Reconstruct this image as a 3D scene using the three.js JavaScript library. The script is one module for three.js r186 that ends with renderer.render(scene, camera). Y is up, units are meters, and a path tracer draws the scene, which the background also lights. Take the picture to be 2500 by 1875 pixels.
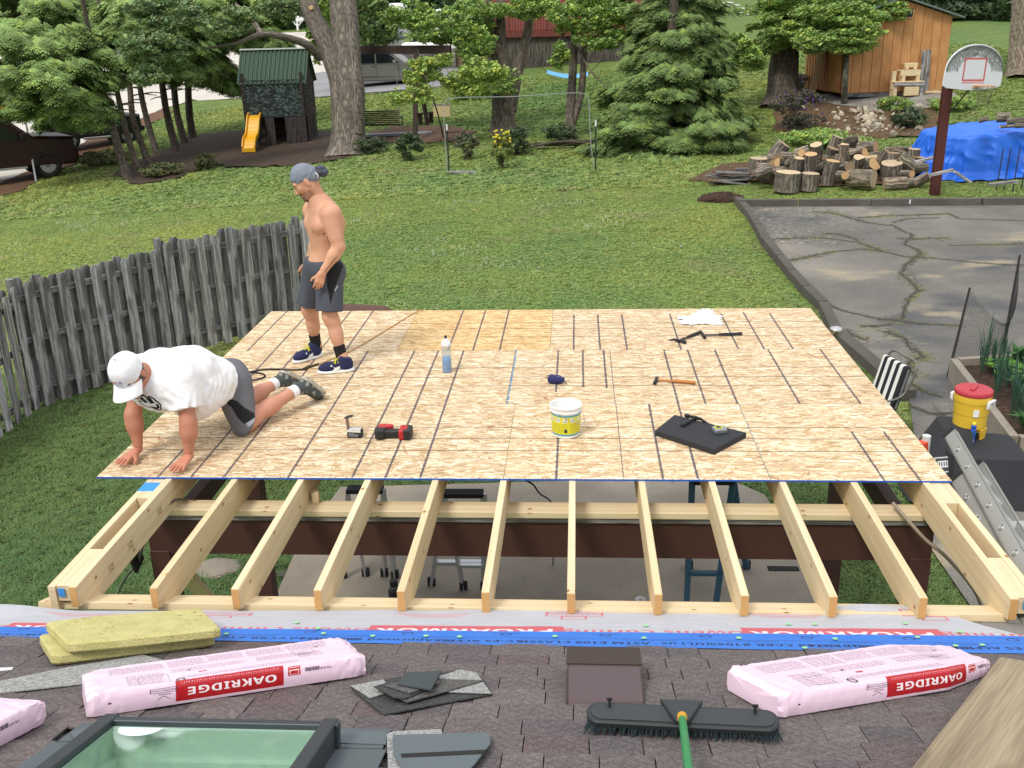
import * as THREE from 'three';
import { mergeGeometries, mergeVertices, toCreasedNormals } from 'three/addons/utils/BufferGeometryUtils.js';
import { RoundedBoxGeometry } from 'three/addons/geometries/RoundedBoxGeometry.js';
import { ImprovedNoise } from 'three/addons/math/ImprovedNoise.js';

// ---------- camera, sky, sun, exposure ----------
const scene = new THREE.Scene();
const V = (x, y, z) => new THREE.Vector3(x, y, z);
const CAM = { p: V(2.7821, 2.5235, 5.2573), yaw: -0.0701, pitch: 0.3504, roll: -0.0256, f: 2403.7 };
const FW = V(Math.sin(CAM.yaw) * Math.cos(CAM.pitch), -Math.sin(CAM.pitch), -Math.cos(CAM.yaw) * Math.cos(CAM.pitch));
const RT0 = V(Math.cos(CAM.yaw), 0, Math.sin(CAM.yaw)), UP0 = RT0.clone().cross(FW);
const RT = RT0.clone().multiplyScalar(Math.cos(CAM.roll)).addScaledVector(UP0, Math.sin(CAM.roll));
const UPV = UP0.clone().multiplyScalar(Math.cos(CAM.roll)).addScaledVector(RT0, -Math.sin(CAM.roll));
const camera = new THREE.PerspectiveCamera(2 * Math.atan(937.5 / CAM.f) * 180 / Math.PI, 4 / 3, 0.05, 900);
camera.position.copy(CAM.p); camera.up.copy(UPV); camera.lookAt(CAM.p.clone().add(FW));
scene.add(camera);
const renderer = new THREE.WebGLRenderer({ antialias: true });
renderer.toneMapping = THREE.LinearToneMapping;
renderer.toneMappingExposure = 1.48;
renderer.shadowMap.enabled = true;
{ // bright overcast sky
  const w = 128, h = 64, d = new Float32Array(w * h * 4);
  for (let j = 0; j < h; j++) for (let i = 0; i < w; i++) {
    const el = ((j + 0.5) / h - 0.5) * Math.PI, s = Math.max(0, Math.sin(el));
    const L = el < 0 ? 0.2 : 0.5 + 0.48 * s;
    const k = (j * w + i) * 4; d[k] = L * 0.96; d[k + 1] = L * 0.985; d[k + 2] = L * 1.03; d[k + 3] = 1;
  }
  const t = new THREE.DataTexture(d, w, h, THREE.RGBAFormat, THREE.FloatType);
  t.mapping = THREE.EquirectangularReflectionMapping; t.magFilter = THREE.LinearFilter; t.minFilter = THREE.LinearFilter; t.colorSpace = THREE.LinearSRGBColorSpace; t.needsUpdate = true;
  scene.background = t; scene.environment = t;
}
const sun = new THREE.DirectionalLight(new THREE.Color().setRGB(1, 0.95, 0.86), 1.5);
sun.position.set(-14, 40, 16); sun.target.position.set(2, 0, -8); sun.castShadow = true; sun.shadow.radius = 26;
sun.shadow.mapSize.set(2048, 2048);
Object.assign(sun.shadow.camera, { left: -40, right: 40, top: 50, bottom: -40, near: 1, far: 140 });
scene.add(sun, sun.target);

// ---------- helpers ----------
function rng(a) { return () => { a |= 0; a = a + 0x6D2B79F5 | 0; let t = Math.imul(a ^ a >>> 15, 1 | a); t = t + Math.imul(t ^ t >>> 7, 61 | t) ^ t; return ((t ^ t >>> 14) >>> 0) / 4294967296; }; }
const R = rng(11); const rr = (a, b) => a + (b - a) * R();
const PN = new ImprovedNoise();
const noise = (x, y, z = 0) => PN.noise(x + 100.3, y + 50.7, z + 20.1);
function fbm(x, y, z = 0, o = 4) { let s = 0, a = 0.5, f = 1; for (let i = 0; i < o; i++) { s += a * noise(x * f, y * f, z * f); a *= 0.5; f *= 2.03; } return s; }
const clamp = (x, a = 0, b = 1) => Math.min(b, Math.max(a, x)), lerp = (a, b, t) => a + (b - a) * t;
const sstep = (a, b, x) => { const t = clamp((x - a) / (b - a)); return t * t * (3 - 2 * t); };
// measured photo points turned into places in the world
const dirOf = (px, py) => FW.clone().addScaledVector(RT, (px - 1250) / CAM.f).addScaledVector(UPV, -(py - 937.5) / CAM.f);
const onY = (px, py, y = 0) => { const d = dirOf(px, py); return CAM.p.clone().addScaledVector(d, (y - CAM.p.y) / d.y); };
const atD = (px, py, D) => CAM.p.clone().addScaledVector(dirOf(px, py), D);
const used = {};
function numbered(n) { const k = used[n] = (used[n] ?? -1) + 1; return k ? n + '_' + String(k).padStart(3, '0') : n; }
function tag(o, label, category, group, kind) { if (label) o.userData.label = label; if (category) o.userData.category = category; if (group) o.userData.group = group; if (kind) o.userData.kind = kind; return o; }
function mesh(name, geo, m, parent = scene) {
  if (Array.isArray(geo)) geo = merge(geo);
  const o = new THREE.Mesh(geo, m); o.name = parent === scene ? numbered(name) : name; o.castShadow = o.receiveShadow = true; parent.add(o); return o;
}
function thing(name, label, category, p = [0, 0, 0], turn = 0, group) {
  const o = new THREE.Group(); o.name = numbered(name); if (p.isVector3) o.position.copy(p); else o.position.set(...p); o.rotation.y = turn; scene.add(o); tag(o, label, category, group); return o;
}
function struct(name, geo, m, label) { const o = mesh(name, geo, m); o.userData.kind = 'structure'; if (label) o.userData.label = label; return o; }
function merge(list) {
  list = list.map(g => { let q = g.index ? g.toNonIndexed() : g; for (const k of Object.keys(q.attributes)) if (!['position', 'normal', 'uv', 'color'].includes(k)) q.deleteAttribute(k); return q; });
  const anyC = list.some(g => g.attributes.color);
  for (const g of list) {
    if (!g.attributes.normal) g.computeVertexNormals();
    if (!g.attributes.uv) g.setAttribute('uv', new THREE.BufferAttribute(new Float32Array(g.attributes.position.count * 2), 2));
    if (anyC && !g.attributes.color) g.setAttribute('color', new THREE.BufferAttribute(new Float32Array(g.attributes.position.count * 3).fill(1), 3));
  }
  return list.length === 1 ? list[0] : mergeGeometries(list);
}
const E3 = new THREE.Euler(), Q4 = new THREE.Quaternion(), M4 = new THREE.Matrix4();
function xf(g, x = 0, y = 0, z = 0, rx = 0, ry = 0, rz = 0, s) { if (s) g.scale(...(Array.isArray(s) ? s : [s, s, s])); g.applyMatrix4(M4.makeRotationFromEuler(E3.set(rx, ry, rz, 'YXZ'))); g.translate(x, y, z); return g; }
const box = (w, h, d, x, y, z, rx, ry, rz) => xf(new THREE.BoxGeometry(w, h, d), x, y, z, rx, ry, rz);
const rbox = (w, h, d, r, x, y, z, rx, ry, rz, n = 1) => xf(new RoundedBoxGeometry(w, h, d, n, Math.min(r, w * 0.49, h * 0.49, d * 0.49)), x, y, z, rx, ry, rz);
const cyl = (a, b, h, n, x, y, z, rx, ry, rz, open) => xf(new THREE.CylinderGeometry(a, b, h, n, 1, !!open), x, y, z, rx, ry, rz);
const sph = (r, x, y, z, s, n = 12) => xf(new THREE.SphereGeometry(r, n, Math.max(6, n * 0.7 | 0)), x, y, z, 0, 0, 0, s);
function rod(a, b, r1, r2 = r1, n = 8) { const d = b.clone().sub(a), g = new THREE.CylinderGeometry(r2, r1, d.length(), n); g.applyQuaternion(Q4.setFromUnitVectors(V(0, 1, 0), d.clone().normalize())); g.translate((a.x + b.x) / 2, (a.y + b.y) / 2, (a.z + b.z) / 2); return g; }
function beamBox(a, b, w, h, roll = 0) { // box from a to b, w sideways, h upwards
  const d = b.clone().sub(a), L = d.length(); const g = new THREE.BoxGeometry(w, h, L); triUV(g, 'z');
  const z = d.normalize(), x = V(0, 1, 0).cross(z).normalize(), y = z.clone().cross(x);
  if (roll) { const q = new THREE.Quaternion().setFromAxisAngle(z, roll); x.applyQuaternion(q); y.applyQuaternion(q); }
  g.applyMatrix4(new THREE.Matrix4().makeBasis(x, y, z)); g.translate((a.x + b.x) / 2, (a.y + b.y) / 2, (a.z + b.z) / 2); return g;
}
const tube = (pts, r, n = 6, seg, closed) => new THREE.TubeGeometry(new THREE.CatmullRomCurve3(pts, !!closed), seg || pts.length * 6, r, n, !!closed);
const lathe = (pts, n = 20) => new THREE.LatheGeometry(pts.map(p => new THREE.Vector2(p[0], p[1])), n);
function extr(pts, depth, bevel = 0, holes) { const s = new THREE.Shape(pts.map(p => new THREE.Vector2(p[0], p[1]))); if (holes) for (const h of holes) s.holes.push(new THREE.Path(h.map(p => new THREE.Vector2(p[0], p[1])))); return new THREE.ExtrudeGeometry(s, { depth, bevelEnabled: bevel > 0, bevelThickness: bevel, bevelSize: bevel, bevelSegments: 1, curveSegments: 10 }); }
// uv in metres; the grain (u) runs along the named axis
function triUV(g, along = 'x', off = 0) {
  if (g.index) { const q = g.toNonIndexed(); g.index = null; for (const k of Object.keys(q.attributes)) g.setAttribute(k, q.attributes[k]); g.clearGroups(); }
  const p = g.attributes.position, n = g.attributes.normal, uv = new Float32Array(p.count * 2);
  for (let i = 0; i < p.count; i++) {
    const c = { x: p.getX(i), y: p.getY(i), z: p.getZ(i) }, m = { x: Math.abs(n.getX(i)), y: Math.abs(n.getY(i)), z: Math.abs(n.getZ(i)) };
    const others = ['x', 'y', 'z'].filter(k => k !== along);
    let u, v;
    if (m[along] > 0.8) { u = c[others[0]]; v = c[others[1]]; }
    else { u = c[along]; v = m[others[0]] > m[others[1]] ? c[others[1]] : c[others[0]]; }
    uv[2 * i] = u + off; uv[2 * i + 1] = v + off * 0.37;
  }
  g.setAttribute('uv', new THREE.BufferAttribute(uv, 2)); return g;
}
function canvasTex(w, h, draw, rep) {
  const c = document.createElement('canvas'); c.width = w; c.height = h; const x = c.getContext('2d'); draw(x, w, h);
  const t = new THREE.CanvasTexture(c); t.colorSpace = THREE.SRGBColorSpace; t.wrapS = t.wrapT = THREE.RepeatWrapping; t.magFilter = THREE.LinearFilter; if (rep) t.repeat.set(...rep); return t;
}
function pixTex(w, h, fn, rep, data) { // fn(u,v,i,j) -> [r,g,b] sRGB 0..1
  const d = new Uint8Array(w * h * 4);
  for (let j = 0; j < h; j++) for (let i = 0; i < w; i++) { const c = fn(i / w, j / h, i, j), k = (j * w + i) * 4; for (let q = 0; q < 3; q++) d[k + q] = clamp(c[q]) * 255; d[k + 3] = 255; }
  const t = new THREE.DataTexture(d, w, h); t.colorSpace = data ? THREE.NoColorSpace : THREE.SRGBColorSpace; t.wrapS = t.wrapT = THREE.RepeatWrapping; t.magFilter = THREE.LinearFilter; t.minFilter = THREE.LinearMipmapLinearFilter; t.generateMipmaps = true; if (rep) t.repeat.set(...rep); t.needsUpdate = true; return t;
}
// tiling noise on a torus-like lattice
function tn(u, v, f, s = 0) { const a = fb2(u, v, f, s); return a; }
function fb2(u, v, f, s) { // periodic value noise
  const n = Math.round(f), x = u * n, y = v * n, i = Math.floor(x), j = Math.floor(y), fx = x - i, fy = y - j, sx = fx * fx * (3 - 2 * fx), sy = fy * fy * (3 - 2 * fy);
  const H = (a, b) => { a = ((a % n) + n) % n; b = ((b % n) + n) % n; let h = Math.imul(a + 1, 374761393) ^ Math.imul(b + 7, 668265263) ^ Math.imul(s + 3, 1274126177); h = Math.imul(h ^ h >>> 13, 1274126177); return ((h ^ h >>> 16) >>> 0) / 4294967296; };
  return lerp(lerp(H(i, j), H(i + 1, j), sx), lerp(H(i, j + 1), H(i + 1, j + 1), sx), sy);
}
function aniso(u, v, fu, fv, s) { // periodic, different frequency each way
  const x = u * fu, y = v * fv, i = Math.floor(x), j = Math.floor(y), fx = x - i, fy = y - j, sx = fx * fx * (3 - 2 * fx), sy = fy * fy * (3 - 2 * fy);
  const H = (a, b) => { a = ((a % fu) + fu) % fu; b = ((b % fv) + fv) % fv; let h = Math.imul(a + 1, 374761393) ^ Math.imul(b + 7, 668265263) ^ Math.imul(s + 3, 1274126177); h = Math.imul(h ^ h >>> 13, 1274126177); return ((h ^ h >>> 16) >>> 0) / 4294967296; };
  return lerp(lerp(H(i, j), H(i + 1, j), sx), lerp(H(i, j + 1), H(i + 1, j + 1), sx), sy);
}
const mixc = (a, b, t) => [lerp(a[0], b[0], t), lerp(a[1], b[1], t), lerp(a[2], b[2], t)];
const C8 = (r, g, b) => [r / 255, g / 255, b / 255];
const mat = (c, rough = 0.8, o = {}) => new THREE.MeshStandardMaterial({ color: Array.isArray(c) ? new THREE.Color().setRGB(c[0] / 255, c[1] / 255, c[2] / 255, THREE.SRGBColorSpace) : c, roughness: rough, ...o });
const matT = (map, rough = 0.85, o = {}) => new THREE.MeshStandardMaterial({ map, roughness: rough, ...o });
function tinted(m, c) { const k = m.clone(); k.color = new THREE.Color().setRGB(c[0], c[1], c[2]); return k; }

// ---------- shared surfaces ----------
const T = {}, M = {};
const KN = [[0.1, 0.2], [0.37, 0.55], [0.52, 0.12], [0.68, 0.8], [0.86, 0.4], [0.25, 0.9], [0.95, 0.7]];
// fresh softwood: period 1.6 m along the grain, 0.4 m across
T.lumber = pixTex(512, 256, (u, v) => {
  const w = tn(u, v, 4, 1) * 0.06, ring = aniso(u, (v + w) % 1, 2, 22, 2), fine = aniso(u, v, 24, 128, 3), t = ring * 0.6 + fine * 0.4;
  let c = mixc(C8(206, 184, 146), C8(230, 213, 178), t);
  for (const [a, b] of KN) { const d = Math.hypot((u - a) * 1.6, (v - b) * 0.4 * 1.5); if (d < 0.03) c = mixc(c, d < 0.012 ? C8(134, 92, 56) : C8(190, 150, 100), d < 0.012 ? 0.85 : 0.5 * (1 - d / 0.03)); }
  return c;
}, [1 / 1.6, 1 / 0.4]);
T.greywood = pixTex(512, 256, (u, v) => {
  const ring = aniso(u, v, 3, 26, 12), fine = aniso(u, v, 20, 120, 13), blot = tn(u, v, 6, 14), lich = tn(u, v, 40, 15);
  let c = mixc(C8(84, 84, 86), C8(178, 178, 178), clamp(ring * 0.55 + fine * 0.55 - 0.05));
  c = mixc(c, C8(58, 54, 54), sstep(0.5, 0.9, blot) * 0.6);
  if (lich > 0.8) c = mixc(c, C8(170, 176, 166), (lich - 0.8) * 2.2);
  return c;
}, [1 / 1.6, 1 / 0.4]);
T.greyBump = pixTex(512, 256, (u, v) => { const g = aniso(u, v, 3, 26, 12) * 0.5 + aniso(u, v, 20, 120, 13) * 0.5; return [g, g, g]; }, [1 / 1.6, 1 / 0.4], true);
T.bark = pixTex(512, 512, (u, v) => {
  const w = tn(u, v, 8, 21) * 0.08, r = Math.abs(aniso(u, (v + w) % 1, 5, 26, 22) - 0.5) * 2, f = aniso(u, v, 30, 90, 23);
  return mixc(C8(74, 67, 60), C8(164, 154, 140), clamp(r * 0.75 + f * 0.45 - 0.1));
}, [1 / 1.2, 1 / 1.2]);
T.barkB = pixTex(512, 512, (u, v) => { const w = tn(u, v, 8, 21) * 0.08, r = Math.abs(aniso(u, (v + w) % 1, 5, 26, 22) - 0.5) * 2, f = aniso(u, v, 30, 90, 23), g = r * 0.7 + f * 0.3; return [g, g, g]; }, [1 / 1.2, 1 / 1.2], true);
T.concrete = pixTex(512, 512, (u, v) => {
  const a = tn(u, v, 3, 31) * 0.5 + tn(u, v, 7, 32) * 0.3 + tn(u, v, 19, 33) * 0.2, s = tn(u, v, 160, 34);
  let c = mixc(C8(116, 108, 96), C8(156, 147, 133), a); c = mixc(c, C8(80, 76, 70), s > 0.82 ? (s - 0.82) * 3 : 0); return c;
}, [1 / 2.5, 1 / 2.5]);
T.speck = pixTex(512, 512, (u, v, i, j) => { const s = tn(u, v, 256, 41), b = tn(u, v, 60, 42), q = 0.72 + 0.34 * (s - 0.5) + 0.22 * (b - 0.5); return [q, q, q]; }, [2, 2]);
T.fine = pixTex(256, 256, (u, v) => { const q = tn(u, v, 128, 43) * 0.5 + tn(u, v, 40, 44) * 0.5; return [q, q, q]; }, [4, 4], true);
M.lumber = matT(T.lumber, 0.75); M.lumberB = tinted(M.lumber, [0.95, 0.91, 0.84]); M.lumberC = tinted(M.lumber, [1.02, 1.0, 0.97]); M.lumberEnd = mat([204, 158, 98], 0.8);
M.grey = matT(T.greywood, 0.9, { color: new THREE.Color().setRGB(1.15, 1.13, 1.1), bumpMap: T.greyBump, bumpScale: 0.004 }); M.greyD = tinted(M.grey, [0.85, 0.82, 0.8]); M.greyL = tinted(M.grey, [1.5, 1.47, 1.44]);
M.bark = matT(T.bark, 0.95, { bumpMap: T.barkB, bumpScale: 0.03 }); M.barkD = tinted(M.bark, [0.55, 0.52, 0.49]); M.barkM = tinted(M.bark, [0.85, 0.81, 0.77]);
M.concrete = matT(T.concrete, 0.9); M.steelBrown = mat([72, 42, 36], 0.6); M.black = mat([22, 22, 23], 0.55); M.blackR = mat([28, 28, 29], 0.9);
M.alu = mat([178, 180, 182], 0.38, { metalness: 0.7 }); M.chrome = mat([200, 200, 200], 0.2, { metalness: 1 }); M.white = mat([235, 235, 235], 0.6); M.darkMetal = mat([60, 62, 66], 0.4, { metalness: 0.8 });

// ---------- ground ----------
const GX = [-60, -30, -18, -10, -2, 5, 12, 20, 40, 80], GZ = [25, -5, -12, -20, -28, -34, -45, -60, -90, -150, -260];
const GH = [
  [-2.6, -2.58, -2.57, -2.55, -2.55, -2.55, -2.55, -2.55, -2.5, -2.5],
  [-2.7, -2.6, -2.6, -2.57, -2.55, -2.55, -2.52, -2.5, -2.45, -2.4],
  [-2.9, -2.8, -2.72, -2.6, -2.48, -2.36, -2.2, -2.1, -2.0, -1.8],
  [-3.0, -2.9, -2.68, -2.35, -1.98, -1.82, -1.72, -1.45, -1.2, -1],
  [-3.0, -2.8, -2.52, -2.05, -1.66, -1.62, -1.25, -0.7, -0.3, 0],
  [-2.8, -2.6, -2.42, -1.62, -1.3, -1.2, -0.22, 0.15, 0.4, 0.6],
  [-2.2, -1.8, -1.6, -0.55, -0.15, 0.3, 0.75, 1.1, 1.5, 1.8],
  [-1.0, -0.5, -0.1, 0.35, 0.7, 1.1, 1.5, 1.8, 2.1, 2.5],
  [2.0, 2.3, 2.35, 2.5, 2.8, 3.2, 3.6, 4.0, 4.4, 5],
  [5, 5, 5, 5.2, 5.5, 6, 6.3, 6.8, 7.2, 8], [12, 12, 12, 12, 12, 13, 13, 14, 14, 15]];
function hRaw(x, z) {
  let i = 0; while (i < GX.length - 2 && x > GX[i + 1]) i++; let j = 0; while (j < GZ.length - 2 && z < GZ[j + 1]) j++;
  const u = clamp((x - GX[i]) / (GX[i + 1] - GX[i])), v = clamp((z - GZ[j]) / (GZ[j + 1] - GZ[j]));
  return lerp(lerp(GH[j][i], GH[j][i + 1], u), lerp(GH[j + 1][i], GH[j + 1][i + 1], u), v);
}
function h(x, z) { let s = 0; const k = z < -50 ? 5 : 2.4; for (let a = -1; a <= 1; a++) for (let b = -1; b <= 1; b++) s += hRaw(x + a * k, z + b * k); return s / 9; }
function onG(px, py, lift = 0) { const d = dirOf(px, py); let t = 4; for (let i = 0; i < 400; i++) { const p = CAM.p.clone().addScaledVector(d, t), e = p.y - h(p.x, p.z) - lift; if (e < 0.004) return p; t += Math.max(0.01, e * 0.7); if (t > 400) return p; } return CAM.p.clone().addScaledVector(d, t); }
function gp(x, z, l = 0) { return V(x, h(x, z) + l, z); }
// ---------- ground sheet ----------
function axis(parts) { const a = []; for (const [s, e, st] of parts) for (let v = s; v < e - 1e-6; v += st) a.push(v); a.push(parts.at(-1)[1]); return a; }
T.lawn = pixTex(512, 512, (u, v) => { const a = tn(u, v, 6, 51) * 0.3 + tn(u, v, 24, 52) * 0.3 + tn(u, v, 128, 53) * 0.4; return mixc(C8(62, 78, 36), C8(112, 138, 62), a); }, [1 / 1.7, 1 / 1.7]);
const lawnTone = (x, z) => { const a = fbm(x * 0.12, z * 0.12, 3, 3), b = fbm(x * 0.55, z * 0.55, 9, 3); return [1 + a * 0.7 + b * 0.3, 1 + a * 0.28 + b * 0.15, 1 + a * 0.3]; };
{
  const xs = axis([[-320, -50, 18], [-50, 46, 0.8], [46, 320, 18]]), zs = axis([[-420, -110, 14], [-110, -46, 1.6], [-46, 14, 0.6], [14, 200, 15]]);
  const P = [], C = [], U = [], I = [];
  for (const z of zs) for (const x of xs) {
    P.push(x, h(x, z) - ((x > -40 && x < 40 && z > -60 && z < -14) ? 0 : 0) + fbm(x * 0.4, z * 0.4, 1, 2) * 0.02 * (z < -16 ? 1 : 0.2), z);
    const t = lawnTone(x, z); C.push(t[0] * 1.0, t[1] * 1.02, t[2] * 0.76); U.push(x, z);
  }
  const n = xs.length; for (let j = 0; j < zs.length - 1; j++) for (let i = 0; i < n - 1; i++) { const a = j * n + i; I.push(a, a + n, a + 1, a + 1, a + n, a + n + 1); }
  const g = new THREE.BufferGeometry(); g.setAttribute('position', new THREE.Float32BufferAttribute(P, 3)); g.setAttribute('color', new THREE.Float32BufferAttribute(C, 3)); g.setAttribute('uv', new THREE.Float32BufferAttribute(U, 2)); g.setIndex(I); g.computeVertexNormals();
  struct('ground', g, matT(T.lawn, 0.95, { vertexColors: true }), 'grassy ground rising towards the road and shed');
}
function clipCell(poly, x0, x1, z0, z1) {
  const cut = (pts, inside, inter) => { const o = []; for (let i = 0; i < pts.length; i++) { const a = pts[i], b = pts[(i + 1) % pts.length], ia = inside(a), ib = inside(b); if (ia) o.push(a); if (ia !== ib) o.push(inter(a, b)); } return o; };
  const at = (a, b, k, v) => { const t = (v - a[k]) / (b[k] - a[k]); return [lerp(a[0], b[0], t), lerp(a[1], b[1], t)]; };
  poly = cut(poly, p => p[0] >= x0, (a, b) => at(a, b, 0, x0)); if (poly.length) poly = cut(poly, p => p[0] <= x1, (a, b) => at(a, b, 0, x1));
  if (poly.length) poly = cut(poly, p => p[1] >= z0, (a, b) => at(a, b, 1, z0)); if (poly.length) poly = cut(poly, p => p[1] <= z1, (a, b) => at(a, b, 1, z1)); return poly;
}
function drape(poly, lift, step = 0.8, hf = h, bump = 0) {
  const P = [], U = []; const xs = poly.map(p => p[0]), zs = poly.map(p => p[1]);
  for (let x = Math.floor(Math.min(...xs) / step) * step; x < Math.max(...xs); x += step) for (let z = Math.floor(Math.min(...zs) / step) * step; z < Math.max(...zs); z += step) {
    const c = clipCell(poly, x, x + step, z, z + step); if (c.length < 3) continue;
    const tri = THREE.ShapeUtils.triangulateShape(c.map(p => new THREE.Vector2(p[0], p[1])), []);
    for (const t of tri) {
      let q = t.map(i => c[i]); if ((q[1][0] - q[0][0]) * (q[2][1] - q[0][1]) - (q[1][1] - q[0][1]) * (q[2][0] - q[0][0]) > 0) q = [q[0], q[2], q[1]];
      for (const p of q) { P.push(p[0], hf(p[0], p[1]) + lift + (bump ? bump * fbm(p[0] * 1.3, p[1] * 1.3, 5, 3) : 0), p[1]); U.push(p[0], p[1]); }
    }
  }
  const g = new THREE.BufferGeometry(); g.setAttribute('position', new THREE.Float32BufferAttribute(P, 3)); g.setAttribute('uv', new THREE.Float32BufferAttribute(U, 2));
  const m = mergeVertices(g, 1e-4); m.computeVertexNormals(); return m;
}
const inside = (poly, x, z) => { let r = false; for (let i = 0, j = poly.length - 1; i < poly.length; j = i++) { const a = poly[i], b = poly[j]; if ((a[1] > z) !== (b[1] > z) && x < (b[0] - a[0]) * (z - a[1]) / (b[1] - a[1]) + a[0]) r = !r; } return r; };
const g2 = (px, py) => { const p = onG(px, py); return [p.x, p.z]; };
const y2 = (px, py, y) => { const p = onY(px, py, y); return [p.x, p.z]; };
const wob = (poly, n = 6, a = 0.12) => { const o = []; for (let i = 0; i < poly.length; i++) { const p = poly[i], q = poly[(i + 1) % poly.length]; for (let k = 0; k < n; k++) { const t = k / n, x = lerp(p[0], q[0], t), z = lerp(p[1], q[1], t); o.push([x + a * noise(x * 1.7, z * 1.7, 1), z + a * noise(x * 1.7, z * 1.7, 8)]); } } return o; };
const noGrass = [];
// patio slab
const slabP = [y2(832, 1200, -2.55), y2(1500, 1182, -2.55), y2(1790, 1186, -2.55), y2(1866, 1219, -2.55), y2(1943, 1353, -2.55), y2(1985, 1470, -2.55), [4.9, 2.2], [0.5, 2.2], y2(675, 1471, -2.55), y2(729, 1346, -2.55)];
{ const g = extr(slabP.map(p => [p[0], -p[1]]), 0.1, 0.01); g.rotateX(-Math.PI / 2); g.translate(0, -2.6, 0); triUV(g, 'x'); struct('patio_slab', g, M.concrete, 'concrete patio slab under the rafters'); noGrass.push(slabP); }
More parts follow.
